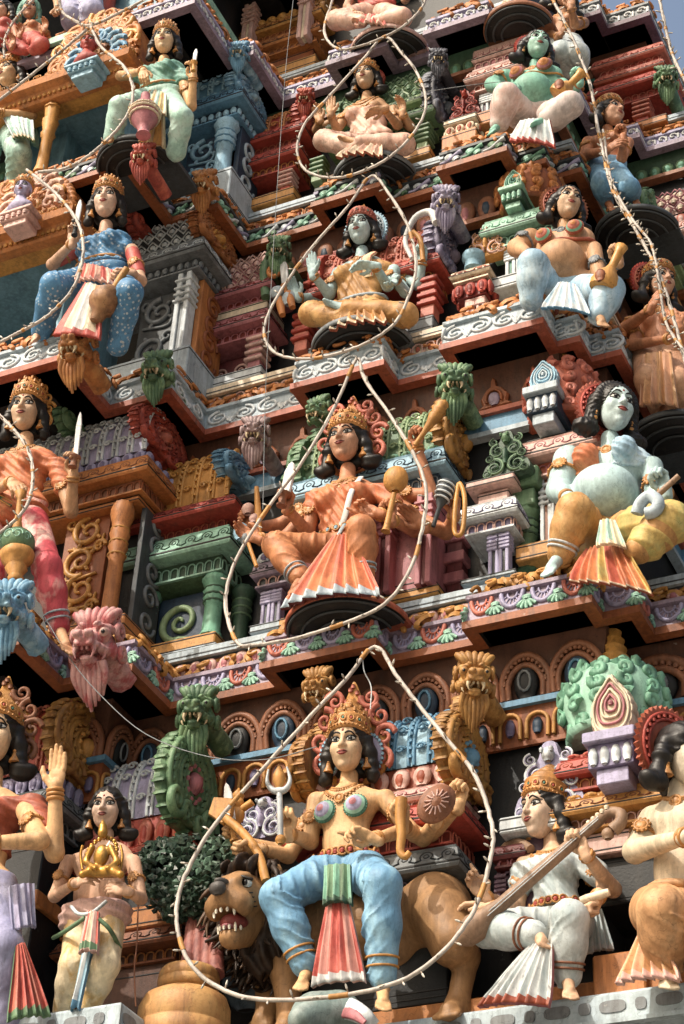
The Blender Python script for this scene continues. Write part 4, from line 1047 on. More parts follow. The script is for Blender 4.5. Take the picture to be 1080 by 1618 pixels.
# ------------------------------------------------ right edge, lowest tier
f = Fig('pale seated figure at the right edge turned away, black hair bun and orange skirt', .38, .47, 'sk_pale', (1068, 1430), (1078, 1262), (1086, 1205), (1032, 1296), (1135, 1290), yaw=48, pitch=6, sex='m')
f.arm(0, (1003, 1345, -.1), (1085, 1322, -.45), 'relax', (1, -.2, .2), (0, 1, 0), fat=1.2); f.arm(1, (1150, 1380), (1120, 1400, -.3))
f.leg((1040, 1440, -.05), (1046, 1440, -.5), (1052, 1535, -.3), (1058, 1556, -.45), 1.15); f.leg((1100, 1440), (1140, 1450, -.4), (1130, 1540, -.3))
f.finish().headset('side', None, halo=('toothed', .62, 'brick', 'red')).jewels(neck=1, anklet=False)
f.skirt('skirt', 'cl_tan', 1.15, (.018, .12), cut=.85).belt(.1, 'cl_tan', 'cl_tan', .07, 0, name='sash')
f.pleat('pleated_cloth', (1012, 1468, -.2), (1038, 1462, -.3), (972, 1552, -.35), (1078, 1546, -.45), ['cl_peach', 'cl_tan'], 6, .03, hem='pink')
# ------------------------------------------------ second tier: guardian with club
f = Fig('tall guardian goddess in orange sari with one hand on a green club', -.35, .40, 'sk_tan', (18, 806), (40, 712), (43, 658), (-14, 738), (92, 738), yaw=4, pitch=8)
f.arm(0, (-40, 790, -.1), (18, 762, -.35), 'relax', (.6, -.3, -.7), (.2, .5, -1)); f.arm(1, (112, 808, -.02), (115, 752, -.2), 'point', (.15, -.15, 1), (-.5, -1, 0))
f.leg((50, 826, -.02), (74, 895, -.25), (94, 995, -.05), (112, 1030, -.28), 1.05); f.leg((-20, 826), (-15, 905, -.2), (-5, 990, .0))
f.finish().headset('long', 'tall', halo=('leaf', .6, 'ochre', 'gold'), cs=1.15).jewels(neck=2)
f.wrap('sari_top', 'cl_orange', [((0, .88, 0), (.0, 1, .2)), ((0, .0, 0), (0, -1, 0))], .016, (.014, .07, (.5, .86, 0)), sleeves=[(0, .45), (1, .45)])
f.skirt('sari', 'cl_rose', 1.12, (.018, .13, 1.0), cut=.95, cuff='bluegrey').wrap('hip_cloth', 'cl_orange', [((0, .12, 0), (.35, 1, 0)), ((.0, -.34, 0), (-.45, -1, 0))], .05, (.014, .06, (.3, 1, 0)))
f.sash('green_border', 'green', [(-.3, .1), (.0, .0), (.3, -.12)], .06, .14, 'gold'); GUARD2 = f
# ------------------------------------------------ second tier: central goddess
f = Fig('many-armed goddess in orange sari seated with one leg folded in the second row', .55, .40, 'sk_orange', (543, 862), (547, 763), (549, 706), (500, 784), (606, 778), yaw=-12, pitch=6)
f.arm(0, (486, 842, -.05), (452, 802, -.32), 'grip', (-.1, -.1, 1), (.4, -1, 0)); f.arm(0, (450, 850, .1), (408, 852, -.1), 'relax', (-.8, -.1, .5), (.3, -1, 0), sh=(508, 790, .15)); f.arm(0, (440, 830, .2), (402, 832, .05), 'grip', (-.7, -.1, .7), (.3, -1, 0), sh=(512, 790, .2))
f.arm(1, (640, 828, -.02), (598, 812, -.36), 'point', (-.8, -.2, .4), (0, -1, 0)); f.arm(1, (655, 838, .08), (618, 822, -.28), 'grip', (-.1, 0, 1), (-.2, -1, 0), sh=(608, 786, .12))
f.arm(1, (682, 782, .2), (659, 706, .05), 'grip', (.15, 0, 1), (-.3, -1, 0), sh=(610, 784, .2)); f.arm(1, (700, 840, .15), (668, 832, -.1), 'relax', (-.5, -.2, .7), (-.3, -1, 0), sh=(612, 790, .2)); f.arm(1, (705, 842, .2), (718, 812, .0), 'grip', (.0, 0, 1), (-.3, -1, 0), sh=(612, 790, .24))
f.leg((522, 868, -.05), (436, 862, -.38), (476, 916, -.42), (458, 934, -.55), 1.0); f.leg((572, 868, -.05), (570, 836, -.5), (576, 912, -.38), (590, 940, -.6), 1.0)
f.finish().headset('side', 'tall', halo=('leaf', .82, 'orange', 'coral')).jewels(neck=2).wrap('sari_top', 'cl_orange', [((0, .86, 0), (.15, 1, .2)), ((0, -.05, 0), (0, -1, 0))], .016, (.013, .07, (.75, .6, 0)), sleeves=[(0, .4), (3, .4)])
f.sash('shoulder_band', 'white', [(.44, .92), (.36, .6), (.1, .2), (-.25, .0)], .075, .05).belt(.12, 'jewel', 'blue_lt', .05, 7)
f.skirt('sari', 'cl_otan', 1.1, (.018, .11), cut=.95, cuff='bluegrey'); f.pleat('sari_pleats', (524, 850, -.40), (560, 848, -.44), (446, 960, -.52), (604, 940, -.58), ['cl_orange', 'cl_rorange', 'cl_orange'], 7, .032, hem=['bluegrey', 'cl_rorange'], scal=.045, under='maroon', hemf=.84, bend=-.10)
f.sash('edge_band', 'bluegrey', [(-.5, -.1), (-.1, -.12), (.2, .12)], .05, .12); G2 = f
# ------------------------------------------------ second tier: round-bellied figure
f = Fig('pale blue pot-bellied seated figure with curly hair, ochre trousers and yellow wrap', .78, .455, 'sk_teal', (962, 835), (966, 712), (972, 656), (898, 728), (1030, 738), yaw=30, pitch=4, belly=.56, roll=4, bust=.9)
f.arm(0, (884, 775, -.12), (896, 786, -.42), 'relax', (.75, -.45, -.5), (0, .3, -1), fat=1.6); f.arm(1, (1036, 800, -.1), (1052, 778, -.4), 'grip', (-.1, -.2, 1), (-.7, -1, 0), fat=1.1)
f.leg((928, 838, -.1), (908, 808, -.5), (884, 880, -.42), (858, 906, -.65), 1.15); f.leg((995, 840, -.1), (1058, 826, -.42), (1006, 872, -.5), None, 1.2)
f.finish().headset('curls', None, 'ear_discs', halo=('toothed', .6, 'coral', 'red')).jewels(neck=1)
f.wrap('breast_cloth', 'cl_orange', [((0, 1.0, 0), (0, 1, .1)), ((0, .66, 0), (0, -1, 0)), ((.02, 0, 0), (1, .1, 0))], .014, (.01, .05)).wrap('blue_cloth', 'cl_bluew', [((0, 1.0, 0), (0, 1, .1)), ((0, .64, 0), (0, -1, 0)), ((.04, 0, 0), (-1, .1, 0))], .014, (.01, .05))
f.skirt('trousers', 'cl_ochre', 1.05, (.012, .14, .8), cut=.94, cuff='pale', top=-.02)
f.pleat('skirt_fan', (925, 868, -.4), (985, 856, -.5), (898, 916, -.5), (1032, 936, -.6), ['cl_rorange', 'cl_orange', 'cl_orange', 'cl_yellow'], 7, .035, hem=['cream'], scal=.05, under='brick', hemf=.9)
P0_, K_, A_, ft_ = f.legs[1]; yw = SDF(.014, .06); yw.cap(P0_+(K_-P0_)*.25, K_, .405*f.H, .33*f.H).cap(K_, K_+(A_-K_)*.7, .33*f.H, .31*f.H); yw.disp(lambda X: -.012*(.5+.5*np.cos(2*PI*((X-P0_)@unit((.5, 0, 1)))/.11))**3); mb = MB(); mb.use('cl_yellow'); mb.add(*yw.mesh()); mb.build('yellow_wrap', f.root)
f.pleat('knot_cloth', (948, 822, -.58), (972, 822, -.58), (942, 862, -.6), (990, 864, -.6), ['cl_mint', 'cl_cream'], 4, .02, hem='cream'); POT2 = f
# ------------------------------------------------ third tier: guardian in blue
f = Fig('guardian goddess in printed blue sari and red sleeves holding a brown mace', -.42, .37, 'sk_pink', (155, 432), (166, 374), (170, 326), (126, 392), (208, 396), yaw=6, pitch=8)
f.arm(0, (82, 418, -.05), (114, 384, -.28), 'point', (.05, -.1, 1), (.5, -1, 0)); f.arm(1, (222, 444, -.05), (206, 432, -.3), 'grip', (-.9, -.3, .1), (0, -.3, -1))
f.leg((130, 446, -.02), (84, 450, -.4), (66, 524, -.1), (45, 540, -.2), 1.08); f.leg((188, 446, -.02), (205, 462, -.4), (185, 548, -.1), None, 1.05)
f.finish().headset('long', 'tall', cs=1.0).jewels(neck=1).wrap('sari_top', 'cl_blueprint', [((0, .9, 0), (0, 1, .2)), ((0, .1, 0), (0, -1, 0))], .016, (.014, .06, (.6, .8, 0)))

for i in (0, 1): S0, E, W, ft = f.arms[i]; sv = SDF(.014, .04); sv.cap(S0+(E-S0)*.1, S0+(E-S0)*.75, .19*f.H, .17*f.H); mb = MB(); mb.use('cl_red'); mb.add(*sv.mesh()); mb.build('sleeve', f.root)
f.skirt('sari', 'cl_blueprint', 1.15, (.012, .12), cut=.98, shrink=.2)
f.pleat('waist_frill', (126, 416, -.26), (178, 426, -.28), (118, 442, -.34), (184, 452, -.36), ['cl_pink', 'cl_red'], 7, .02, hem='pink'); f.pleat('sari_pleats', (134, 446, -.34), (158, 452, -.36), (86, 528, -.34), (160, 535, -.4), ['cl_red', 'cream', 'white', 'cream'], 4, .02, hem='cl_red'); f.belt(.2, 'jewel', 'jewel', .045, 0); GUARD3 = f
# ------------------------------------------------ third tier: central goddess
f = Fig('pale teal goddess in ochre robe seated cross-legged with palm raised, blue halo disc', .95, .36, 'sk_teal', (566, 490), (570, 412), (572, 370), (534, 432), (622, 428), yaw=-10, pitch=6)
f.arm(0, (520, 466, -.05), (494, 434, -.28), 'open', (-.08, -.1, 1), (-.1, -1, 0)); f.arm(0, (505, 470, .1), (470, 470, -.05), 'relax', (-.4, -.1, 1), (.3, -1, 0), sh=(540, 436, .12))
f.arm(1, (612, 452, -.08), (592, 420, -.36), 'relax', (-.75, -.3, .1), (0, -.2, -1)); f.arm(1, (640, 462, .0), (624, 440, -.2), 'relax', (0, -.3, -.9), (-.2, -1, 0), sh=(620, 434, .1)); f.arm(1, (660, 450, .1), (668, 412, .0), 'grip', (0, -.1, 1), (-.2, -1, 0), sh=(620, 434, .16))
f.leg((545, 496, -.05), (492, 496, -.38), (560, 508, -.4), None, 1.0); f.leg((588, 494, -.05), (640, 498, -.3), (540, 486, -.46), (512, 474, -.52), 1.0)
f.finish().headset('side', 'low', halo=('toothed', .60, 'blue_lt', 'bluegrey'), crown_col='coral')
inst(CROWN['cone'], 'crown_dome', f.HM @ T(0, .03, .22) @ Rm('X', -13) @ S(.62, .62, .8), f.root)
f.jewels(neck=1).wrap('robe_top', 'cl_ochre', [((0, .84, 0), (.1, 1, .2)), ((0, -.05, 0), (0, -1, 0))], .02, (.012, .08, (.8, .5, 0))).skirt('robe', 'cl_ochre', 1.15, (.014, .1), cut=.9, knee=1.1).sash('shawl', 'cl_cream', [(.42, .95), (.4, .7), (.36, .45)], .16, .06, 'coral').belt(.08, 'bluegrey', 'blue', .06, 0)
f.pleat('robe_pleats', (538, 480, -.36), (596, 476, -.36), (520, 520, -.5), (612, 508, -.48), ['cl_tan', 'cl_tan', 'cl_ochre'], 6, .026, hem=['cream', 'brick'], scal=.03); G3 = f
# ------------------------------------------------ third tier: pot-bellied figure
f = Fig('brown pot-bellied figure in pale blue trousers holding a gold club, red halo behind', .92, .37, 'sk_tan', (892, 452), (892, 366), (898, 330), (838, 378), (938, 394), yaw=24, pitch=4, belly=.55, roll=5, bust=.85)
f.arm(0, (816, 392, -.1), (838, 402, -.4), 'relax', (.7, -.4, -.5), (0, .3, -1), fat=1.55); f.arm(1, (948, 444, -.1), (978, 414, -.35), 'grip', (.0, -.1, 1), (-.6, -1, 0), fat=1.1)
f.leg((860, 455, -.1), (842, 418, -.5), (838, 478, -.4), None, 1.25); f.leg((925, 462, -.1), (962, 458, -.42), (946, 500, -.45), (955, 512, -.6), 1.25)
f.finish().headset('side', None, 'ear_discs', halo=('toothed', .62, 'orange_dk', 'brick')).jewels(neck=1, col='grey').cups(['brick', 'jade', 'coral', 'orange'], .80, .36).skirt('trousers', 'cl_bluew', 1.12, (.006, .2), cut=.95, top=-.03)
f.pleat('front_cloth', (882, 446, -.55), (912, 450, -.58), (856, 486, -.55), (934, 496, -.6), ['cl_bluew', 'white'], 6, .022, hem=['pale', 'blue'], hemf=.75); f.belt(.62, 'brick', 'jade', .05, 0, name='chest_band'); POT3 = f
# ------------------------------------------------ third tier, far right: robed flute player
f = Fig('robed flute player at the right edge, red toothed halo behind the head', 1.75, .36, 'sk_orange', (1040, 560), (1046, 492), (1044, 455), (1005, 510), (1080, 505), yaw=35, pitch=4)
f.arm(0, (988, 520, -.15), (1028, 488, -.4), 'relax', (.5, -.2, .7), (.3, 1, 0), fat=1.2); f.arm(1, (1075, 545, -.1), (1072, 515, -.35), 'relax', (-.3, -.2, .8), (0, 1, 0), fat=1.1); f.arm(0, (1000, 545, -.2), (1058, 535, -.42), None, sh=(1010, 516, -.05))
f.leg((1025, 570), (1025, 600, -.25), (1045, 640, -.1), (1052, 652, -.25), 1.2); f.leg((1062, 570), (1070, 605, -.2), (1070, 650, .0), None, 1.2)
f.finish().headset('side', 'low', 'ear_discs', halo=('toothed', .6, 'red', 'brick')).jewels(neck=1, anklet=False).skirt('robe', 'cl_peach', 1.15, (.024, .12), cut=1.0, shrink=.22).pleat('robe_front', (1015, 560, -.3), (1060, 556, -.34), (1012, 640, -.32), (1070, 640, -.36), ['cl_peach', 'cl_tan'], 5, .03)
# ------------------------------------------------ fourth tier
f = Fig('guardian goddess in mint green sari, hand resting on a banded pink club', -.36, .335, 'sk_gold', (248, 152), (257, 106), (262, 72), (222, 118), (288, 122), yaw=4, pitch=8)
f.arm(0, (190, 120, -.12), (226, 112, -.4), 'relax', (.3, -.3, -1), (0, .4, -.4)); f.arm(1, (302, 168, -.05), (305, 122, -.2), 'point', (.0, -.1, 1), (-.5, -1, 0))
f.leg((228, 158, -.02), (188, 168, -.32), (178, 218, -.2), (165, 222, -.4), 1.0); f.leg((268, 160, -.02), (288, 186, -.3), (278, 240, -.12), None, 1.02)
f.finish().headset('long', 'tall').jewels(neck=1).wrap('sari_top', 'cl_teal', [((0, .92, 0), (0, 1, .2)), ((0, .1, 0), (0, -1, 0))], .016, (.014, .06, (.5, .8, 0)), sleeves=[(1, .6), (0, .3)]).skirt('sari', 'cl_mint', 1.15, (.014, .1), cut=1.0, shrink=.22).belt(.15, 'jewel', 'jewel', .05, 0)
f.pleat('front_cloth', (236, 142, -.3), (262, 148, -.3), (222, 172, -.36), (262, 180, -.36), ['cl_cream', 'cl_mint'], 5, .016, hem='cream'); f.pleat('sari_pleats', (238, 172, -.3), (258, 178, -.3), (220, 222, -.2), (260, 232, -.2), ['cl_cream', 'ochre'], 4, .02); GUARD4 = f
f = Fig('goddess in green shawl at the left edge of the fourth row', -.1, .36, 'sk_gold', (5, 205), (18, 160), (18, 124), (-30, 172), (46, 170), yaw=-28, pitch=6)
f.arm(1, (50, 182, -.15), (-5, 178, -.4), None); f.leg((-15, 215), (-20, 250, -.15), (-22, 290)); f.leg((22, 215), (30, 245, -.2), (28, 290), None, 1.1)
f.finish().headset('long', 'tall').jewels(neck=1, bands=3, anklet=False).wrap('sari_top', 'cl_teal', [((0, .9, 0), (0, 1, .2)), ((0, .1, 0), (0, -1, 0))], .016, (.014, .06), sleeves=[(0, .4)]).skirt('sari', 'cl_mint', 1.25, (.016, .09), cut=1.0, shrink=.22)
f.pleat('shawl', (40, 160, .1), (60, 152, .14), (32, 235, .05), (62, 232, .12), ['cl_teal', 'cl_mint'], 3, .02); f.pleat('front_frill', (2, 182, -.3), (52, 190, -.28), (20, 218, -.36), (54, 222, -.34), ['pale', 'cl_mint'], 6, .018, hem=['cream', 'green'])
f = Fig('goddess in cream robe seated cross-legged on a dark round plinth in the fourth row', 1.2, .325, 'sk_tan', (584, 226), (578, 162), (580, 130), (552, 176), (622, 174), yaw=-8, pitch=4)
f.arm(0, (532, 205, -.1), (522, 180, -.3), 'open', (.0, -.1, 1), (.3, -1, 0)); f.arm(0, (500, 205, .1), (505, 190, -.1), 'relax', (-.3, 0, 1), (.3, -1, 0), sh=(555, 180, .1)); f.arm(1, (628, 198, -.05), (606, 172, -.36), 'relax', (-.9, -.2, -.1), (0, -.3, -1)); f.arm(1, (648, 200, .05), (636, 180, -.1), 'relax', (.0, -.2, 1), (-.3, -1, 0), sh=(620, 178, .1))
f.leg((566, 230, -.05), (512, 222, -.38), (578, 240, -.4), None, 1.05); f.leg((602, 230, -.05), (638, 228, -.3), (562, 224, -.46), (535, 216, -.5), 1.05)
f.finish().headset('side', 'tall', halo=('toothed', .5, 'red', 'coral')).jewels(neck=3).wrap('robe_top', 'cl_pink', [((0, .72, 0), (.45, 1, .2)), ((0, -.05, 0), (0, -1, 0))], .02, (.01, .08, (.8, .5, 0))).skirt('robe', 'cl_pink', 1.15, (.012, .1), cut=.9, knee=1.1).sash('blue_border', 'blue', [(-.45, .2), (-.1, .12), (.25, .2)], .06, .04)
f.pleat('robe_pleats', (556, 226, -.4), (604, 226, -.4), (532, 248, -.52), (604, 246, -.5), ['cream', 'cl_pink'], 6, .024, hem=['cream', 'brick'], scal=.03); G4 = f
f = Fig('green-skinned pot-bellied figure in white trousers with gold club in the fourth row', 1.14, .355, 'sk_green', (846, 176), (846, 112), (850, 80), (800, 124), (888, 134), yaw=22, pitch=2, belly=.53, roll=5, bust=.9)
f.arm(0, (778, 134, -.1), (796, 140, -.4), 'relax', (.8, -.4, -.3), (0, .3, -1), fat=1.5); f.arm(1, (902, 150, -.1), (916, 130, -.35), 'grip', (.0, -.1, 1), (-.6, -1, 0), fat=1.1)
f.leg((822, 180, -.1), (800, 152, -.5), (788, 198, -.4), (770, 210, -.55), 1.3); f.leg((872, 184, -.1), (900, 166, -.5), (862, 190, -.55), (836, 194, -.7), 1.3)
f.finish().headset('side', None, 'ear_discs', halo=('toothed', .55, 'red', 'maroon')).jewels(neck=1).cups(['brown', 'rose', 'orange', 'orange'], .80, .36).skirt('trousers', 'cl_pinkw', 1.08, (.005, .2), cut=.92, top=-.03).belt(.62, 'jewel', 'jewel', .035, 0, name='chest_band')
f.pleat('front_cloth', (822, 190, -.56), (868, 188, -.6), (806, 222, -.56), (878, 232, -.62), ['white', 'cl_white'], 6, .022, hem=['white', 'red'], hemf=.7, under='red'); POT4 = f
f = Fig('figure in blue skirt perched on the far right edge of the fourth row', 1.95, .34, 'sk_orange', (958, 262), (962, 214), (966, 186), (930, 226), (992, 226), yaw=50, pitch=0)
f.arm(0, (925, 245, -.15), (958, 238, -.35), 'relax', (.8, -.2, .2), (0, 1, 0), fat=1.2); f.arm(1, (982, 250, -.1), (984, 218, -.3), 'grip', (0, 0, 1), (-.4, -1, 0))
f.leg((948, 270), (950, 290, -.35), (958, 318, -.15), (972, 332, -.3), 1.2); f.leg((972, 270), (995, 296, -.3), (1000, 312, -.1), (1012, 326, -.2), 1.1)
f.finish().headset('side', 'low', 'ear_discs').jewels(neck=1, anklet=False).skirt('skirt', 'cl_blue', .95, (.016, .08), cut=.95)
# ------------------------------------------------ fifth tier (cut by the top of the frame)
f = Fig('goddess in pink and red robe seated at the top edge of the picture', 1.36, .30, 'sk_pink', (592, 18), (590, -40), (590, -70), (562, -28), (622, -30), yaw=0, pitch=4)
f.arm(0, (548, 10, -.1), (560, 22, -.4), 'relax', (.6, -.4, -.5), (0, .3, -1)); f.arm(1, (640, 0), (650, -10, -.2), 'relax'); f.leg((574, 22, -.05), (532, 32, -.38), (575, 34, -.42), (555, 30, -.5), 1.1); f.leg((606, 22, -.05), (634, 28, -.35), (590, 36, -.4), None, 1.1)
f.finish().headset('side', 'tall').jewels(neck=1).wrap('robe_top', 'cl_red', [((0, .86, 0), (0, 1, .2)), ((0, -.05, 0), (0, -1, 0))], .02, (.012, .07)).skirt('robe', 'cl_pink', 1.2, (.012, .09), cut=.9, knee=1.1).pleat('robe_pleats', (570, 24, -.36), (604, 24, -.36), (560, 40, -.48), (610, 40, -.46), ['cl_pink', 'cl_red'], 5, .02)
f = Fig('standing figure in grey-lilac cloth at the top left', -.0, .33, 'sk_tan', (128, -10), (128, -60), (128, -85), (100, -48), (156, -48))
f.leg((118, -5), (114, 25, -.15), (118, 50), (112, 58, -.15), 1.15); f.leg((140, -5), (146, 20, -.15), (142, 48), (146, 56, -.15), 1.15); f.arm(0, (88, -10), (90, 12, -.25), 'relax', (.3, 0, -1)); f.finish().headset('long', 'tall').skirt('sari', 'cl_lilac', 1.3, (.016, .08), cut=.9)
f = Fig('small figure with green leafy headdress at the top left beside a clay-red pot', -.05, .26, 'sk_orange', (44, 62), (48, 42), (48, 22), (28, 48), (68, 46), yaw=20)
f.arm(0, (20, 70), (30, 58, -.25), 'relax'); f.arm(1, (76, 62), (70, 48, -.25), 'relax'); f.leg((36, 66), (22, 72, -.25), (40, 80, -.25)); f.leg((54, 66), (66, 70, -.25), (52, 80, -.25)); f.finish().headset('curls', None, hair_col='cl_teal').jewels(neck=1, anklet=False).skirt('robe', 'cl_red', 1.2, (.01, .08))
f = Fig('dark-haired figure in red at the extreme top left corner', -.25, .27, 'sk_orange', (-2, 60), (4, 40), (6, 24), (-18, 46), (22, 46), yaw=-25)
f.arm(1, (28, 66), (18, 74, -.2), 'relax'); f.finish().headset('long', None).wrap('blouse', 'cl_red', [((0, .9, 0), (0, 1, 0))], .018)
f = Fig('brown-skinned figure leaning out at the top right beside the cable, grey skirt', 1.75, .33, 'sk_brown', (884, 70), (890, 28), (892, -2), (862, 34), (922, 36), yaw=30)
f.arm(0, (862, 50, -.1), (882, 58, -.35), 'relax', (.6, -.3, .3)); f.arm(1, (908, 38, -.2), (902, 12, -.35), 'relax', (0, 0, 1)); f.leg((876, 74), (888, 84, -.3), (896, 108, -.1), None, 1.2); f.leg((900, 74), (912, 86, -.25), (912, 110), None, 1.2)
f.finish().headset('side', 'low').jewels(neck=1, anklet=False).skirt('skirt', 'cl_white', 1.2, (.012, .08), cut=1.0, shrink=.2)
# ================================================================== carved building blocks
C('sk_red', '#a83c35'); C('sk_lilac', '#a59fc2'); C('gable_ochre', '#a9772f', c2='#8a5a24'); C('gable_red', '#a8402f', c2='#7d2c26'); C('gable_blue', '#5b93b8', c2='#8db8cf'); C('gable_green', '#4d7350', c2='#6f9168'); C('gable_purple', '#6b6482', c2='#9d98b4'); C('gable_orange', '#a8652f', c2='#85481f'); C('gable_dark', '#3a3c46', c2='#7b7f8c'); C('gable_plum', '#7d4a4c', c2='#5a3238')
C('yali_pink', '#c48f8d', c2='#a94b50'); C('yali_blue', '#5f96b8', c2='#8cb6cc'); C('yali_green', '#48694c', c2='#78996e'); C('yali_ochre', '#9b6a2e', c2='#b98a46'); C('yali_orange', '#a5642c', c2='#b9803f'); C('yali_red', '#9e3c30', c2='#b9583f'); C('yali_grey', '#9d8686', c2='#7d5f60'); C('yali_purple', '#7f7896', c2='#a7a3b8')
C('fang', '#c9b48c')
YS = SDF(.024, .09)
YS.ell((0, .02, .02), (.36, .36, .34)).cap((0, -.2, .02), (0, -.56, -.06), .25, .19, .12)
for q in (-1, 1):
    YS.ell((q*.1, -.72, .02), (.09, .10, .09), k=.05); YS.cap((q*.12, -.66, -.16), (q*.28, -.25, -.20), .085, .10, .06)
    YS.cap((q*.14, -.40, .30), (q*.36, -.12, .26), .07, .08, .05); YS.ell((q*.33, -.02, -.14), (.12, .2, .16)); YS.ell((q*.25, -.30, .14), .13, k=.03)
YS.cap((0, -.12, -.36), (0, -.48, -.40), .19, .13, .06).ell((0, -.50, -.26), (.2, .34, .075), k=.04, op=-1)
def _yd(X):
    e = np.minimum(np.linalg.norm(X-[.25, -.32, .14], axis=1), np.linalg.norm(X-[-.25, -.32, .14], axis=1))
    n = np.linalg.norm(X-[0, -.74, .0], axis=1)
    return np.where(e < .34, .012*np.sin(70*e), .010*np.sin(52*n))
YS.disp(_yd)
mb = MB(); mb.add(*YS.mesh()); YALI_HEAD = mb.mesh('yali_head')
YALI_EYE = []
for q in (-1, 1):
    mb = MB(); mb.use('eye_white'); ball(mb, (q*.265, -.355, .145), (.095, .09, .095), 8); mb.use('eye_dark'); ball(mb, (q*.275, -.43, .135), (.042, .03, .042), 6); YALI_EYE.append(mb.mesh('eye'))
YALI_FG = []
for q in (-1, 1):
    mb = MB(); mb.use('fang'); tube(mb, bez([(q*.17, -.60, -.20), (q*.19, -.64, -.32), (q*.15, -.66, -.44)], 8), np.linspace(.06, .01, 9), 7); tube(mb, bez([(q*.27, -.3, -.22), (q*.29, -.34, -.32), (q*.25, -.36, -.40)], 8), np.linspace(.05, .01, 9), 6)
    for k in range(4): ball(mb, (q*(.05+.045*k*.3), -.62+.09*k, -.23), (.032, .035, .05), 5)
    YALI_FG.append(mb.mesh('fangs'))
mb = MB()
for q in (-1, 1):
    for (cx, cy, cz, r, w) in ((.42, .02, .22, .20, 1), (.46, .1, -.14, .17, -1), (.30, .12, .46, .19, 1)):
        sp = spiral(1.5, .02, r, 30, 0, q*w); tube(mb, np.stack([np.full(30, q*cx)+np.linspace(.06, 0, 30)*q, cy+sp[:, 0], cz+sp[:, 1]], 1), np.linspace(.035, .075, 30), 6)
for k in range(-3, 4):
    a = k*.36; tube(mb, bez([(.16*math.sin(a), -.06, .28), (.34*math.sin(a), -.12, .52), (.50*math.sin(a), -.02, .60+.14*math.cos(a)), (.46*math.sin(a), .1, .52+.1*math.cos(a))], 12), [.09, .09, .09, .1, .1, .1, .09, .08, .06, .05, .04, .03, .02][:len(bez([(0, 0, 0)]*4, 12))], 6)
YALI_CREST = mb.mesh('crest')
mb = MB()
for k in range(7):
    x = (k-3)*.085; tube(mb, bez([(x, -.2-.05*abs(k-3), -.42), (x*1.2, -.3, -.66), (x*1.0, -.22, -.86-.08*(3-abs(k-3))), (x*.8, -.1, -1.0-.1*(3-abs(k-3)))], 14), np.linspace(.085, .02, 16)[:len(bez([(0, 0, 0)]*4, 14))], 6)
YALI_BEARD = mb.mesh('beard')
def yali(label, px, py, y, size, col, yaw=20, pitch=12, beard=True, acc=None, eyec=None):
    q = onY(px, py, y); r = thing('yali_head', label, 'carved beast', q, 'carved beast heads on the roof ends'); M = T(*q) @ Rm('Z', yaw) @ Rm('X', pitch) @ S(size)
    inst(YALI_HEAD, 'head', M, r, [col]); [(inst(YALI_EYE[i], 'eye', M, r, [eyec or col]), inst(YALI_FG[i], 'fangs', M, r, [acc or 'fang'])) for i in (0, 1)]; inst(YALI_CREST, 'crest', M, r, [col])
    if beard: inst(YALI_BEARD, 'beard', M, r, [acc if acc and acc != 'fang' else col])
    mb = MB(); mb.use(col); tube(mb, bez([q, q+np.array([0, .2, -.02]), q+np.array([-.0, .45, -.06])], 6), size*.28, 8); mb.build('neck', r)
    return r
# fan shaped roof end, 1 wide and 1.3 tall, face to -y
def gable_mesh():
    mb = MB()
    out = closed_bez([(-.26, 0), (-.50, .22), (-.54, .52), (-.40, .80), (-.16, .98), (0, 1.30), (.16, .98), (.40, .80), (.54, .52), (.50, .22), (.26, 0)], 110)
    n = len(out); k = np.arange(n); fl = out.copy(); c = np.array([0, .45])
    fl = c+(out-c)*(1+.03*np.abs(np.sin(k*PI/5)))[:, None]
    mb.use('gable_ochre'); prism(mb, fl, .11, bev=.08)
    for f, r in ((.93, .035), (.80, .045), (.66, .03), (.56, .04), (.40, .035), (.28, .03)):
        p = c+(out-c)*f*np.array([1, .96]); tube(mb, xz(p, -.02), r, 6, True)
    for i in range(0, n, 4):
        p = c+(out[i]-c)*.865; ball(mb, (p[0], -.03, p[1]), (.034, .04, .034), 5); p = c+(out[i]-c)*1.02; ball(mb, (p[0], .06, p[1]), (.03, .08, .03), 4)
    for i in range(2, n, 7):
        p = c+(out[i]-c)*.73; ball(mb, (p[0], -.03, p[1]), .03, 4); p = c+(out[i]-c)*.48; ball(mb, (p[0], -.035, p[1]), .03, 4)
    mb.use('gold'); ball(mb, (0, -.02, .44), (.10, .10, .13), 8)
    for i in range(10): a = 2*PI*i/10; ball(mb, (.15*math.cos(a), -.02, .44+.19*math.sin(a)), (.035, .05, .035), 5)
    mb.use('gable_ochre')
    for q in (-1, 1):
        sp = spiral(1.6, .02, .17, 30, 0, q); tube(mb, xz(sp+[q*.36, .12], -.05), np.linspace(.03, .05, 30), 6); sp = spiral(1.4, .02, .12, 24, 0, -q); tube(mb, xz(sp+[q*.16, .06], -.06), np.linspace(.02, .04, 24), 6)
    return mb.mesh('gable')
GABLE = gable_mesh()
def pz(px, py, y): return onY(px, py, y)[2]
def pxx(px, py, y): return onY(px, py, y)[0]
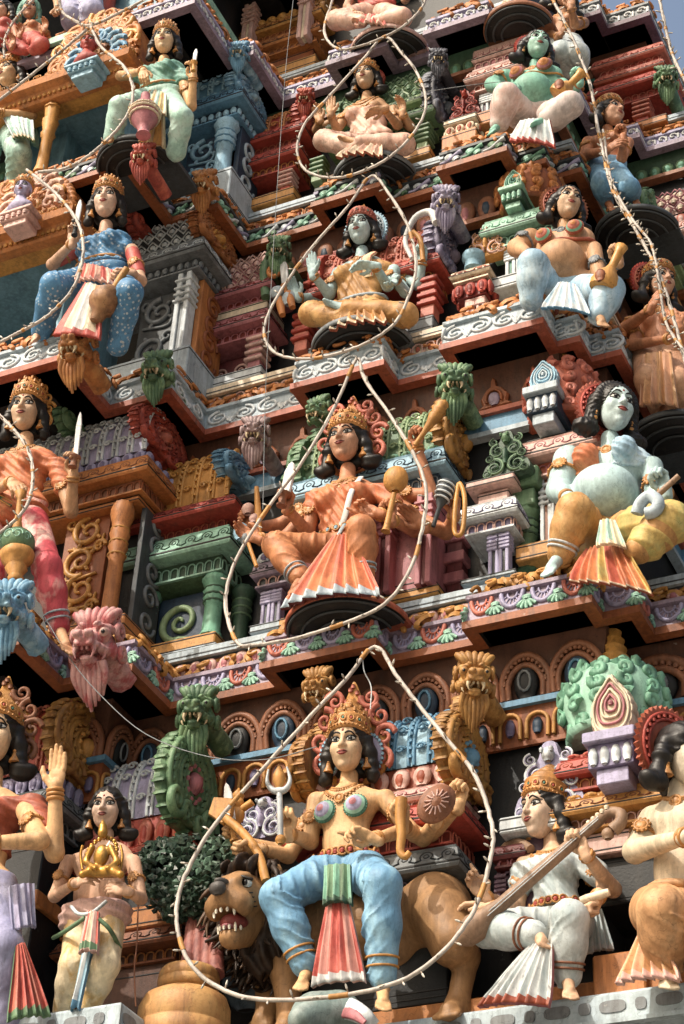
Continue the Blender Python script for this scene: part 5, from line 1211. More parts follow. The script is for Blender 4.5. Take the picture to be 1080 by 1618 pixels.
class Shrine:
    """small shrine standing against the tower: courses, posts, roof"""
    def __init__(s, label, x0, x1, yf, yb, z0, group='miniature shrines'):
        s.x0, s.x1, s.yf, s.yb = x0, x1, yf, yb; s.r = thing('miniature_shrine', label, 'shrine', ((x0+x1)/2, yf, z0), group)
    def path(s, d=0, e=0): return rect_path(s.x0-d-e, s.x1+d+e, s.yf-d, s.yb)
    def slab(s, z0, z1, col, d=.0, name='slab', ch=.01):
        mb = MB(); mb.use(col); box(mb, s.x0-d, s.x1+d, s.yf-d, s.yb, z0, z1, ch)
        if z1-z0 > .035 and s.yf-d < s.yb-.05:
            P0 = s.path(d); mb.use('black'); h = z1-z0
            for f in (.2, .82) if h < .3 else (.06, .12, .9): sweep(mb, P0, [(.001, z0+f*h-.006), (.004, z0+f*h-.004), (.004, z0+f*h+.004), (.001, z0+f*h+.006)])
        mb.build(name, s.r); return s
    def kapota(s, z0, z1, col, d=.14, dark=None, bead=None, loop=None, name='cornice', loopcol=None, kind='tongue', body=None):
        """overhanging curved cornice over a band of small carvings; z0 underside of band, z1 top"""
        h = z1-z0; zb = z0+h*.48; mb = MB(); mb.use(body or col); box(mb, s.x0, s.x1, s.yf, s.yb, z0, z1-.004, .004)
        mb.use(col); P0 = s.path()
        sweep(mb, P0, [(.0, z0), (.03, z0), (.03, z0+.018), (.0, z0+.018)])
        sweep(mb, P0, [(.0, zb-.02), (d-.015, zb-.02), (d, zb), (d, zb+h*.10), (d-.012, zb+h*.12), (d*.72, z1-h*.10), (d*.55, z1-h*.05), (d*.6, z1), (0, z1)])
        o = mb.build(name, s.r)
        mb = MB(); mb.use(dark or col); sweep(mb, P0, [(.004, z0+.02), (.008, zb-.025)])
        pattern(mb, P0, .012, z0+.022, zb-z0-.05, kind, .085, [(bead or col, None)])
        mb.build('bead_band', o)
        loop = loop or dark or 'black'
        mb = MB(); mb.use('black'); sweep(mb, P0, [(d+.001, zb+h*.03), (d+.004, zb+h*.04), (d+.004, zb+h*.07), (d+.001, zb+h*.08)]); mb.build('edge_line', o)
        if loop:
            mb = MB(); tl = math.degrees(math.atan2(d*.3, h*.36)); pattern(mb, P0, d-.01, zb+h*.12, h*.36, 'loop', .17, [(loopcol or loop,)], tilt=-tl); mb.build('loops', o)
        return s
    def petals(s, z0, z1, c1, c2, d=.03, pitch=.13, name='petal_course'):
        mb = MB(); mb.use(c2); box(mb, s.x0, s.x1, s.yf, s.yb, z0, z1, .006); pattern(mb, s.path(), d, z0+.005, z1-z0-.01, 'petal', pitch, [(c1, c2)]); mb.build(name, s.r); return s
    def posts(s, xs, z0, z1, c1, c2=None, y=None, r=.055, style='round', rows=1):
        for x in xs:
            mb = MB(); mb.M = T(x, (s.yf+.06) if y is None else y, 0); h = z1-z0; mb.use(c1)
            if style == 'round':
                lathe(mb, [(r*1.25, z0), (r*1.25, z0+.03*h), (r, z0+.06*h), (r*.92, z0+.52*h), (r*1.1, z0+.55*h), (r*.95, z0+.58*h), (r*1.25, z0+.63*h), (r*1.0, z0+.68*h), (r*1.3, z0+.74*h), (r*1.05, z0+.79*h), (r*1.15, z0+.83*h), (r*1.5, z0+.90*h), (r*1.5, z0+.95*h), (r*1.25, z1)], 20, lobes=10, lobe=.10)
                mb.use(c2 or c1)
                for f in (.55, .66, .77): lathe(mb, [(r*1.22, z0+f*h), (r*1.34, z0+f*h+.01), (r*1.22, z0+f*h+.02)], 16)
            elif style == 'stack':
                n = 7
                for i in range(n): mb.use(c1 if i % 2 else (c2 or c1)); k = r*(1.0 if i % 2 else 1.32); box(mb, -k, k, -k, k, z0+h*(.28+.72*i/n), z0+h*(.28+.72*(i+1)/n)-.002, .008)
                mb.use(c1); box(mb, -r*.9, r*.9, -r*.9, r*.9, z0, z0+h*.28, .006)
            else:
                box(mb, -r, -r*.3, -r, r, z0, z1, .006); mb.use(c2 or c1); box(mb, -r*.3, r*.3, -r*.7, r*.7, z0, z1, .004); mb.use(c1); box(mb, r*.3, r, -r, r, z0+.001, z1-.001, .006)
                for f in (.62, .7, .78, .88): box(mb, -r*1.25, r*1.25, -r*1.25, r*1.25, z0+h*f, z0+h*f+.03, .006)
            mb.build('post', s.r)
        return s
    def panel(s, x0, x1, z0, z1, ground, rel, y=None, n=2, side=False, vertical=False):
        """sunk panel with raised scrolls"""
        y = s.yf+.14 if y is None else y; mb = MB(); mb.use(ground); box(mb, x0, x1, y, y+.08, z0, z1, .004); o = mb.build('panel', s.r)
        mb = MB(); mb.use(rel); w = (x1-x0); h = z1-z0
        if vertical:
            k = max(2, n)
            for i in range(k):
                cz = z0+h*(i+.5)/k; q = 1 if i % 2 else -1; R = min(w*.42, h/k*.52); sp = spiral(1.5, .02, R, 40, PI/2*q, q)+[x0+w*(.5+.05*q), cz]
                tube(mb, xz(sp, y-.012), np.linspace(.02, .04, 40)*R/.22, 6)
                for j in range(8, 40, 3): p = sp[j]; tube(mb, xz([p, p+(p-np.array([x0+w*(.5+.05*q), cz]))*.16+[.0, .01]], y-.014), [.014, .005], 4)
                for j in range(5): p = sp[10+j*6]; e_ = unit(p-np.array([x0+w*(.5+.05*q), cz])); ball(mb, (p[0]+e_[0]*R*.24, y-.012, p[1]+e_[1]*R*.24), (R*.13, .02, R*.2), 5, Rm('Y', 90-math.degrees(math.atan2(e_[1], e_[0]))))
                sq = spiral(1.2, .01, R*.42, 24, 0, -q)+[x0+w*(.5-.34*q), cz+R*.75]; tube(mb, xz(sq, y-.012), np.linspace(.012, .028, 24)*R/.2, 5)
                tube(mb, xz(bez([(x0+w*.5-q*w*.36, cz-R), (x0+w*.5+q*w*.3, cz-R*1.15), (x0+w*.5+q*w*.42, cz-R*.4)], 10), y-.012), .02*R/.22, 5)
        else:
            for i in range(n):
                cx = x0+w*(i+.5)/n; q = 1 if i % 2 else -1; R = min(w/n*.42, h*.36); sp = spiral(1.7, .015, R, 40, -PI/2, q)+[cx, z0+h*.5]
                tube(mb, xz(sp, y-.012), np.linspace(.012, .03, 40)*R/.16, 6)
                for j in range(10, 40, 3): p = sp[j]; tube(mb, xz([p, p+(p-np.array([cx, z0+h*.5]))*.18], y-.014), [.012, .004], 4)
                tube(mb, xz(bez([(cx-R, z0+h*.08), (cx-R*.2, z0+h*.2), (cx+R*.9, z0+h*.1)], 8), y-.012), .02*R/.16, 5)
        mb.build('scroll_relief', o); return s
    def barrel(s, z0, z1, c1, c2, rib=None, pat='band', ridge=None, d=.0, ry=None):
        """half barrel vault lying against the wall"""
        x0, x1 = s.x0-d, s.x1+d; ry = ry or (s.yb-s.yf); h = z1-z0; a = np.linspace(0, PI*.62, 14); rib = rib or c2
        def arc(x, k=1.0): return np.stack([np.full(14, x), s.yf+ry*.5-(ry*.5+.02)*k*np.cos(a*.9-.25), z0+h*k*np.sin(a)*1.0], 1)
        A = arc(x0); B = arc(x1); mb = MB(); mb.use(c1); mb.add(np.concatenate([A, B]), grid_faces(2, 14)); mb.add(A, [list(range(14))], False); mb.add(B, [list(range(14))[::-1]], False)
        o = mb.build('barrel_roof', s.r); mb = MB(); L = x1-x0
        if pat == 'band':
            n = max(3, int(L/.15)); mb.use(rib)
            for i in range(n+1):
                x = x0+L*i/n
                for e in (-.022, .022): tube(mb, arc(min(max(x+e, x0), x1), 1.02), .016, 5)
                for j in range(1, 11): p = arc(min(max(x, x0), x1), 1.05)[j]; ball(mb, p, .02, 4)
                if i < n:
                    for j in (2, 5, 8):
                        p = arc(x+L/n*.5, 1.03)[j]; sp = spiral(1.2, .01, L/n*.26, 14, 0, 1); tube(mb, np.stack([p[0]+sp[:, 0], np.full(14, p[1]-.015), p[2]+sp[:, 1]*.7], 1), .012, 4)
        else:
            n = max(3, int(L/.13))
            for i in range(n+1):
                for j in range(0, 12, 2):
                    x = x0+L*(i+(.5 if j % 4 else 0))/n
                    if x0+.03 < x < x1-.03:
                        p = arc(x, 1.02)[j+1]; mb.use(c2); t = [(0, .07), (.06, 0), (0, -.07), (-.06, 0)]
                        tube(mb, [(p[0]+u, p[1]-.01-.15*v, p[2]+v) for u, v in t], .012, 4, True); mb.use(rib); ball(mb, p, (.035, .03, .035), 5)
        mb.build('roof_relief', o)
        if ridge:
            mb = MB(); mb.use(ridge); y = s.yf+ry*.42; tube(mb, [(x0, y, z1-.02), (x1, y, z1-.02)], .05, 8)
            for i in range(int(L/.07)): ball(mb, (x0+.07*i+.03, y-.02, z1+.02), (.04, .05, .035+.02*(i % 2)), 5)
            mb.build('ridge', o)
        return s
    def gable(s, x, yc, z0, z1, w, col, acc='gold', face=1):
        """fan shaped roof end facing sideways"""
        M = T(x, yc, z0) @ Rm('Z', 90 if face > 0 else -90) @ S(w, .9, (z1-z0)/1.3); inst(GABLE, 'gable', M, s.r, [col, acc]); return s
    def gable_px(s, front, yfr, top, bot, w, col, acc='gold', face=1):
        x = onY(*front, yfr)[0]; z1 = onX(*top, x)[2]; z0 = onX(*bot, x)[2]; return s.gable(x, yfr+w*.54, z0, z1, w, col, acc, face)
    def dome(s, cx, cy, z0, z1, hw, c1, c2, fin='gold', finz=None):
        mb = MB(); mb.M = T(cx, cy, 0); h = z1-z0; mb.use(c1); sq = lambda r, z: (r*1.3, z)
        lathe(mb, [(hw*1.1, z0), (hw*1.25, z0+.06*h), (hw*1.1, z0+.1*h), (hw*1.3, z0+.3*h), (hw*1.32, z0+.5*h), (hw*1.18, z0+.72*h), (hw*.85, z0+.9*h), (hw*.5, z1)], 24, rot=PI/4, lobes=8, lobe=.07)
        o = mb.build('dome', s.r); mb = MB(); mb.M = T(cx, cy, 0); mb.use(c2); rg = np.random.default_rng(int(abs(cx*100)))
        for i in range(12):
            a = 2*PI*i/12
            for k, f in enumerate((.12, .3, .5, .7, .85)):
                rr = hw*np.interp(f, [0, .1, .3, .5, .72, .9, 1], [1.1, 1.1, 1.3, 1.32, 1.18, .85, .5])*1.05; p = np.array([rr*math.cos(a), rr*math.sin(a), z0+f*h])
                sp = spiral(1.2, .01, hw*.2, 14, rg.random()*6, 1); tx = np.array([-math.sin(a), math.cos(a), 0]); tube(mb, [p+tx*u+np.array([0, 0, v]) for u, v in sp], np.linspace(.012, .035, 14)*hw/.25, 5); ball(mb, p, hw*.1, 4)
        mb.build('dome_relief', o)
        if finz:
            mb = MB(); mb.M = T(cx, cy, 0); mb.use(fin); H = finz-z1; r = hw*.36
            lathe(mb, [(r*1.2, z1-.02), (r*1.2, z1+.06*H), (r*.8, z1+.12*H), (r*1.15, z1+.24*H), (r*.75, z1+.34*H), (r*1.0, z1+.44*H), (r*.7, z1+.54*H), (r*.85, z1+.64*H), (r*.55, z1+.74*H), (r*.65, z1+.84*H), (r*.2, z1+.95*H), (0, finz)], 18); mb.build('finial', s.r)
        return s
    def niche(s, cx, yf, z0, z1, hw, c1, c2, box_c=None, zb=None, lotus='rose'):
        """lotus-leaf plate on a little box in front of the dome"""
        mb = MB(); mb.use(c1); h = z1-z0; p = closed_bez([(0, h), (-hw*.35, h*.86), (-hw*.85, h*.62), (-hw, h*.3), (-hw*.6, 0), (hw*.6, 0), (hw, h*.3), (hw*.85, h*.62), (hw*.35, h*.86)], 72)
        c = p.mean(0); q = c+(p-c)*(1+.06*np.abs(np.sin(np.arange(len(p))*PI/4)))[:, None]; prism(mb, q, .12, T(cx, yf, z0), bev=.08)
        for f in (.82, .62, .44, .26): mb.use(c2 if f in (.62, .26) else c1); tube(mb, xz(c+(p-c)*f+[cx, z0], yf-.012), hw*.07, 5, True)
        mb.use(c2); ball(mb, (cx, yf-.01, z0+c[1]), hw*.14, 5); mb.build('lotus_plate', s.r)
        if box_c:
            mb = MB(); mb.use(box_c[0]); w = hw*1.05; hh = z0-zb
            box(mb, cx-w*1.15, cx+w*1.15, yf-.10, yf+.5, z0-.22*hh, z0-.002, .008); mb.use(box_c[1]); box(mb, cx-w, cx+w, yf-.05, yf+.5, zb+.3*hh, z0-.22*hh, .006); mb.use(box_c[0]); box(mb, cx-w*.7, cx+w*.7, yf-.02, yf+.5, zb, zb+.3*hh, .006)
            mb.use(lotus); 
            for i in range(4): ball(mb, (cx-w*.75+w*.5*i, yf-.055, zb+.52*hh), (w*.22, .03, hh*.2), 5)
            mb.build('niche_box', s.r)
        return s
def crest(label, px, py, y, w, h, c1, c2, base=None, face=False):
    """pierced scroll plate standing on a course"""
    q = onY(px, py, y); r = thing('scroll_crest', label, 'carved scroll', q, 'scroll crests between the shrines'); mb = MB(); mb.use(c1); mb.M = T(*q)
    p = closed_bez([(-.5*w, .02*h), (-.56*w, .25*h), (-.34*w, .42*h), (-.4*w, .62*h), (-.2*w, .78*h), (-.1*w, h), (.1*w, h), (.2*w, .78*h), (.4*w, .62*h), (.34*w, .42*h), (.56*w, .25*h), (.5*w, .02*h)], 84)
    prism(mb, p, .1, bev=.05); mb.build('plate', r); mb = MB(); mb.M = T(*q); 
    for s_ in (-1, 1):
        for cx, cz, R, tw in ((.27*w, .2*h, .24*w, 1), (.2*w, .55*h, .2*w, -1), (.46*w, .1*h, .14*w, 1), (.40*w, .42*h, .13*w, 1), (.3*w, .76*h, .12*w, -1)):
            mb.use(c2); sp = spiral(1.6, .01, R, 34, PI/2, s_*tw); tube(mb, xz(sp+[s_*cx, cz], -.02), np.linspace(.12, .3, 34)*R*.6, 6)
            mb.use(c1); tube(mb, xz(sp*.8+[s_*cx, cz], -.03), R*.07, 4)
    mb.use(c2); ball(mb, (0, -.02, .8*h), (.11*w, .05, .1*h), 7)
    for s_ in (-1, 1): ball(mb, (s_*.08*w, -.05, .84*h), (.04*w, .03, .04*h), 5)
    mb.use(c1); ball(mb, (0, -.03, .4*h), (.07*w, .04, .2*h), 6); mb.build('scrolls', r); return r
# ================================================================== lowest tier (1)
TAGS = 'in the lowest row'
s = Shrine('blue barrel-roofed shrine with ochre fan ends behind the lion rider', -.80, .34, .45, 1.0, .0)
s.slab(.17, 1.0, 'wall_dark').kapota(1.0, 1.32, 'grey', .12, 'grey_dk', 'mauve', None).kapota(1.36, 1.68, 'red', .16, 'red_dk', 'coral').kapota(1.69, 1.86, 'pink', .06, 'brown', 'pink', 'rose').petals(1.87, 2.06, 'pink', 'brick', .03, .16).barrel(2.06, 2.52, 'blue_lt', 'blue', 'blue', ridge='coral')
s.gable(.42, .52, 1.82, 2.62, .72, 'gable_ochre', 'blue').gable(-.84, .50, 1.95, 2.62, .64, 'gable_ochre', 'gold', -1)
yali('ochre beast head above the right fan end behind the lion rider', 748, 1078, .30, .31, 'yali_ochre', 28); yali('ochre beast head mostly hidden left of the lion rider crown', 503, 1092, .36, .26, 'yali_ochre', 5, beard=False)
s = Shrine('lilac barrel-roofed shrine with red petal course and mossy green fan end', -2.75, -1.88, .46, 1.0, .0)
s.slab(.0, .8, 'brown_dk').kapota(.80, 1.06, 'orange_dk', .14, 'brown_dk', 'orange').slab(1.06, 1.24, 'orange', .1).slab(1.24, 1.58, 'wall_dark').kapota(1.58, 1.78, 'red', .12, 'red_dk', 'coral', 'coral').petals(1.79, 2.06, 'coral', 'red', .03, .16).barrel(2.06, 2.62, 'lilac', 'mauve', 'pale', ridge='mauve')
s.gable(-1.83, .36, 1.86, 2.90, .70, 'gable_green', 'rose'); yali('mossy green beast head with fangs under the ledge left of the lion rider', 312, 1130, .22, .33, 'yali_green', 18, 8)
yf = .06; s = Shrine('red and lilac shrine with tall ochre spiral fan end behind the left figures', -4.6, pxx(98, 1150, yf), yf, .6, .0); zz = lambda py: pz(90, py, yf)
s.slab(.0, zz(1300), 'wall_dark').kapota(zz(1300), zz(1250), 'grey', .12, 'grey_dk', 'grey').petals(zz(1248), zz(1215), 'lilac', 'purple').barrel(zz(1213), zz(1105), 'red', 'coral', 'coral', ridge='lilac').gable_px((84, 1150), yf-.16, (128, 1062), (150, 1262), .86, 'gable_ochre', 'gold')
mb = MB(); mb.use('orange'); box(mb, s.x0, s.x1-.02, yf+.02, .6, zz(1470), zz(1430), .01); box(mb, s.x0, s.x1+.05, yf-.06, .6, zz(1428), zz(1405), .01); mb.build('side_moulding', s.r)
yali('pink and white beast head with big ringed eye below the orange pillar', 152, 1022, -.38, .42, 'yali_pink', 12, 14, acc='yali_pink', eyec='pink'); yali('pale blue beast head under the green club at the left edge', 14, 966, -.95, .36, 'yali_blue', 22, 8)
yf = .62; s = Shrine('mint green domed shrine with cream lotus plate and gold finial', pxx(902, 1270, yf), pxx(1075, 1240, yf), yf, 1.5, .0); zz = lambda py: pz(960, py, yf); cx = (s.x0+s.x1)/2
s.slab(zz(1420), zz(1345), 'wall_dark', -.1).slab(zz(1345), zz(1310), 'pink', -.03).kapota(zz(1308), zz(1262), 'ochre', .12, 'brown', 'pink').petals(zz(1262), zz(1248), 'ochre', 'gold').kapota(zz(1244), zz(1196), 'red', .1, 'brick', 'orange').petals(zz(1195), zz(1184), 'coral', 'red').dome(pxx(972, 1115, yf+.25), yf+.25, pz(972, 1178, yf+.25), pz(985, 1056, yf+.25), .29, 'mint', 'jade', finz=pz(990, 985, yf+.25)).niche(pxx(965, 1110, yf-.22), yf-.22, pz(962, 1162, yf-.22), pz(962, 1064, yf-.22), .16, 'cream', 'rose', ('lilac', 'purple'), pz(962, 1240, yf-.22), 'pale')
crest('lilac scroll plate with a small beast face behind the lute player', 868, 1290, .60, .46, .62, 'lilac', 'pale'); 
s = Shrine('dark post and white slab beneath the lilac scroll plate', .74, 1.12, .58, 1.0, .1, 'posts between shrines'); s.slab(1.42, 1.55, 'pale', .06).slab(.2, 1.42, 'plum', -.06)
# ================================================================== second tier
yf = .36; s = Shrine('orange pillared shrine with lilac barrel roof beside the orange guardian', -4.4, pxx(208, 870, yf), yf, .9, 3.7)
zc0, zc1 = pz(210, 768, yf-.1), pz(220, 716, yf-.12); zb = pz(175, 978, yf)
s.slab(zb-.14, zb, 'orange', .05).panel(pxx(98, 880, yf+.12), pxx(166, 880, yf+.12), zb, zc0-.05, 'orange_dk', 'gold', yf+.12, 4, vertical=True).slab(zc0-.06, zc0, 'orange', -.02).kapota(zc0, zc1, 'orange', .13, 'brown', 'orange_dk').petals(zc1, zc1+.13, 'lilac', 'purple').barrel(zc1+.13, zc1+.66, 'lilac', 'pale', 'pale', ridge='pale')
s.posts([pxx(184, 880, yf+.05)], zb, zc0-.06, 'orange', 'ochre', yf+.05, .066); s.gable_px((214, 690), yf-.14, (238, 610), (268, 742), .78, 'gable_red', 'coral'); s.gable_px((96, 640), yf-.25, (108, 580), (128, 700), .62, 'gable_green', 'jade')
mb = MB(); mb.use('grey_dk'); box(mb, s.x1-.05, s.x1+.0, yf+.14, .9, zb, zc0-.065, .004); mb.use('grey')
for i in range(5): sp = spiral(1.4, .02, .13, 30, 0, 1 if i % 2 else -1); tube(mb, np.stack([np.full(30, s.x1+.006), yf+.36+sp[:, 0], zb+.15+.26*i+sp[:, 1]], 1), .02, 5)
mb.build('side_panel', s.r)
yali('green beast head over the red fan end right of the blue sari guardian', 248, 588, .15, .29, 'yali_green', 14); yali('orange beast head with fangs under the feet of the blue sari guardian', 122, 556, -.62, .34, 'yali_orange', 12, 10)
R = 335; yf = .80
zz = lambda py: pz(R, py, yf)
s = Shrine('green pillared shrine with ochre barrel roof and red cornice', -3.2, pxx(352, 862, yf), yf, 1.15, 3.75)
s.slab(zz(1046), zz(1024), 'bluegrey', .08).slab(zz(1023), zz(1000), 'ochre', .03).kapota(zz(906), zz(846), 'mint', .16, 'green_dk', 'mint', 'green_dk', body='green').kapota(zz(842), zz(803), 'red', .2, 'red_dk', 'brick').petals(zz(802), zz(790), 'ochre', 'gold').barrel(zz(790), zz(716), 'ochre', 'gold', 'gold', ridge='ochre')
s.posts([pxx(231, 970, yf+.06), pxx(338, 950, yf+.06)], zz(1000), zz(908), 'jade', 'green_dk', None, .075).posts([pxx(382, 960, yf+.3)], zz(1010), zz(908), 'green_dk', 'green', yf+.3, .07)
s.panel(pxx(252, 960, yf+.14), pxx(326, 960, yf+.14), zz(1000), zz(915), 'navy', 'lime', n=1); s.gable_px((346, 770), yf-.16, (376, 700), (398, 800), .82, 'gable_blue', 'blue_lt'); yali('grey and pink beast head above the blue fan end', 402, 690, .58, .27, 'yali_grey', 22, 8)
yf = .80; s = Shrine('green roofed rose pillared shrine behind the orange goddess', -1.32, pxx(692, 730, yf), yf, 1.2, 3.75)
zz = lambda py: pz(640, py, yf)
s.slab(zz(955), zz(940), 'ochre', .06).slab(zz(940), zz(790), 'rose', -.02).kapota(zz(785), zz(728), 'blue_lt', .12, 'navy', 'grey', None).barrel(zz(727), zz(655), 'green', 'jade', 'lime', ridge='cream').petals(zz(728), zz(716), 'jade', 'green')
xg = onY(694, 690, yf-.08)[0]; s.gable(xg+.04, yf+.3, zz(735), zz(735)+.98, .78, 'gable_ochre', 'gold'); yali('green beast head above the ochre fan end right of the raised hand', 718, 612, .60, .31, 'yali_green', 24, 8)
s.posts([pxx(676, 880, yf), pxx(612, 880, yf)], zz(940), zz(800), 'rose', 'maroon', yf-.04, .07, 'flat').posts([pxx(730, 880, yf+.4)], zz(955), zz(800), 'maroon', 'rose', yf+.3, .07, 'stack')
s.gable(-1.36, yf+.25, zz(740), zz(740)+.9, .7, 'gable_green', 'jade', -1); yali('small dark green beast head peeping left of the tall crown', 505, 655, .66, .24, 'yali_green', -5, beard=False)
yf = .78; s = Shrine('lilac posts and white cornice between the orange goddess and the pot-bellied figure', pxx(742, 800, yf), pxx(808, 800, yf), yf, 1.15, 3.75, 'posts between shrines'); zz = lambda py: pz(775, py, yf)
s.slab(zz(920), zz(912), 'bluegrey', .05).kapota(zz(842), zz(798), 'pale', .08, 'purple', 'pink', 'purple').posts([pxx(782, 880, yf+.06), pxx(798, 880, yf+.06)], zz(912), zz(842), 'lilac', 'grey_dk', None, .045, 'flat').slab(zz(798), zz(770), 'pink', -.05).slab(zz(768), zz(756), 'pink', .03)
crest('green scroll plate on the pink slab left of the blue pot-bellied figure', 800, 752, .80, .36, .48, 'green_dk', 'green')
yf = 1.0; s = Shrine('red domed shrine with pale blue lotus niche and pink cornice', pxx(838, 700, yf), pxx(938, 690, yf), yf, 1.3, 3.75); zz = lambda py: pz(870, py, yf); cx = (s.x0+s.x1)/2
s.slab(zz(888), zz(862), 'ochre', .1).kapota(zz(752), zz(700), 'pink', .13, 'brick', 'rose', 'rose').posts([pxx(861, 800, yf), pxx(877, 800, yf)], zz(862), zz(752), 'pale', 'brown', None, .05, 'flat').dome(pxx(890, 640, yf+.2), yf+.2, pz(890, 680, yf+.2), pz(900, 582, yf+.2), .24, 'brick', 'coral', finz=pz(905, 545, yf+.2)).niche(cx-.10, yf-.16, zz(634), zz(586), .13, 'blue_lt', 'bluegrey', ('bluegrey', 'navy'), zz(688), 'pale')
s.posts([pxx(836, 840, yf+.1)], zz(890), zz(790), 'green', 'green_dk', None, .07).slab(zz(700), zz(690), 'cream', .02)
mb = MB(); mb.use('green'); x = pxx(826, 760, yf); box(mb, x-.12, x+.12, yf-.06, 1.2, zz(795), zz(770), .01); box(mb, x-.17, x+.17, yf-.11, 1.2, zz(768), zz(740), .02); mb.build('green_capital', s.r)
# ================================================================== third tier
yf = .60; s = Shrine('grey pillared shrine with black and white diamond roof', -4.0, pxx(306, 470, yf), yf, 1.2, 6.75); zz = lambda py: pz(296, py, yf)
s.slab(6.72, zz(550), 'bluegrey', .05).kapota(zz(430), zz(390), 'grey', .12, 'grey_dk', 'grey', 'pale', kind='bead').barrel(zz(389), zz(330), 'grey_dk', 'pale', 'pale', pat='diamond', ridge='grey').posts([pxx(290, 490, yf+.05)], zz(550), zz(430), 'pale', 'grey', None, .075, 'flat').panel(pxx(222, 500, yf+.12), pxx(278, 500, yf+.12), zz(552), zz(440), 'grey_dk', 'grey', yf+.12, 2, vertical=True)
s.gable_px((308, 362), yf-.16, (322, 310), (352, 418), .74, 'gable_orange', 'gold'); s.gable_px((203, 350), yf-.3, (225, 285), (240, 395), .62, 'gable_red', 'coral')
mb = MB(); mb.use('orange'); box(mb, s.x1-.06, s.x1+.0, yf+.14, 1.2, zz(548), zz(430)-.01, .004); mb.use('orange_dk')
for i in range(4): sp = spiral(1.4, .02, .15, 30, 0, 1 if i % 2 else -1); tube(mb, np.stack([np.full(30, s.x1+.006), yf+.36+sp[:, 0], zz(535)+.22*i+sp[:, 1]], 1), .022, 5)
mb.build('side_panel', s.r)
yali('orange beast head with leafy crest above the diamond roofed shrine', 322, 296, .42, .27, 'yali_orange', 14, 12); yali('red beast head in front of the black disc', 226, 252, -.62, .24, 'yali_red', 16, 10)
yf = 1.10; s = Shrine('maroon pillared shrine with pink diamond roof', pxx(285, 520, yf), pxx(418, 485, yf), yf, 1.5, 6.8); zz = lambda py: pz(375, py, yf)
s.slab(zz(608), zz(592), 'pale', .06).kapota(zz(541), zz(508), 'rose', .12, 'red_dk', 'rose').slab(zz(508), zz(492), 'cream', .05).kapota(zz(490), zz(462), 'rose', .14, 'red_dk', 'rose').barrel(zz(461), zz(412), 'rose', 'pink', 'pink', pat='diamond', ridge='rose').posts([pxx(325, 572, yf+.06), pxx(407, 562, yf+.06)], zz(592), zz(541), 'rose', 'pink', None, .075, 'stack').panel(pxx(338, 575, yf+.14), pxx(396, 570, yf+.14), zz(592), zz(550), 'maroon', 'pink', n=2)
s.gable(s.x1+.06, yf+.22, zz(468), zz(468)+.6, .56, 'gable_green', 'orange'); yali('dark green beast head above the pink diamond roof', 440, 398, .92, .24, 'yali_green', 20)
yf = 1.08; s = Shrine('red roofed shrine with stacked red posts behind the teal goddess', -1.42, pxx(682, 425, yf), yf, 1.5, 6.8); zz = lambda py: pz(665, py, yf)
s.slab(zz(530), zz(507), 'grey', .05).kapota(zz(448), zz(415), 'red', .13, 'red_dk', 'orange').barrel(zz(414), zz(360), 'brick', 'coral', 'coral', ridge='coral').petals(zz(416), zz(404), 'coral', 'red').posts([pxx(678, 480, yf), pxx(480, 520, yf)], zz(507), zz(448), 'coral', 'red', yf+.02, .075, 'stack')
s.gable(s.x1+.06, yf+.28, zz(420), zz(420)+.85, .74, 'gable_purple', 'mauve'); s.gable(s.x0-.06, yf+.28, zz(420), zz(420)+.8, .7, 'gable_red', 'coral', -1); yali('purple beast head above the red roofed shrine', 704, 322, .92, .27, 'yali_purple', 24)
yf = 1.05; s = Shrine('red lotus block on pink posts between the teal goddess and brown pot-bellied figure', pxx(722, 450, yf), pxx(768, 445, yf), yf, 1.5, 6.8, 'posts between shrines'); zz = lambda py: pz(745, py, yf)
s.slab(zz(508), zz(500), 'pale', .05).posts([pxx(745, 485, yf+.06), pxx(761, 480, yf+.06)], zz(500), zz(470), 'pink', 'maroon', None, .04, 'flat').petals(zz(468), zz(445), 'red', 'red_dk').kapota(zz(445), zz(428), 'cream', .06, 'red', 'red', 'brick')
mb = MB(); mb.use('blue_lt'); q = onY(748, 424, yf+.15); mb.M = T(*q); lathe(mb, [(.09, -.02), (.08, .08), (.11, .1), (.11, .16), (.08, .19)], 16); mb.build('blue_urn', s.r)
crest('ochre scroll plate beside the mint shrine in the third row', 768, 405, 1.2, .34, .36, 'ochre', 'pink')
yf = 1.22; s = Shrine('orange domed shrine with mint lotus niche and mint cornices', pxx(778, 360, yf), pxx(872, 350, yf), yf, 1.6, 6.8); zz = lambda py: pz(812, py, yf); cx = (s.x0+s.x1)/2
s.slab(zz(462), zz(442), 'pale', .1).kapota(zz(388), zz(346), 'mint', .10, 'green_dk', 'mint', 'jade').posts([pxx(805, 410, yf), pxx(822, 405, yf)], zz(442), zz(388), 'pale', 'teal', None, .05, 'flat').dome(pxx(838, 312, yf+.2), yf+.22, pz(838, 340, yf+.2), pz(845, 278, yf+.2), .24, 'orange_dk', 'orange').niche(cx-.04, yf-.12, zz(317), zz(283), .10, 'mint', 'teal', ('mint', 'green_dk'), zz(345), 'mint').petals(zz(442)-.0, zz(436), 'pink', 'brick')
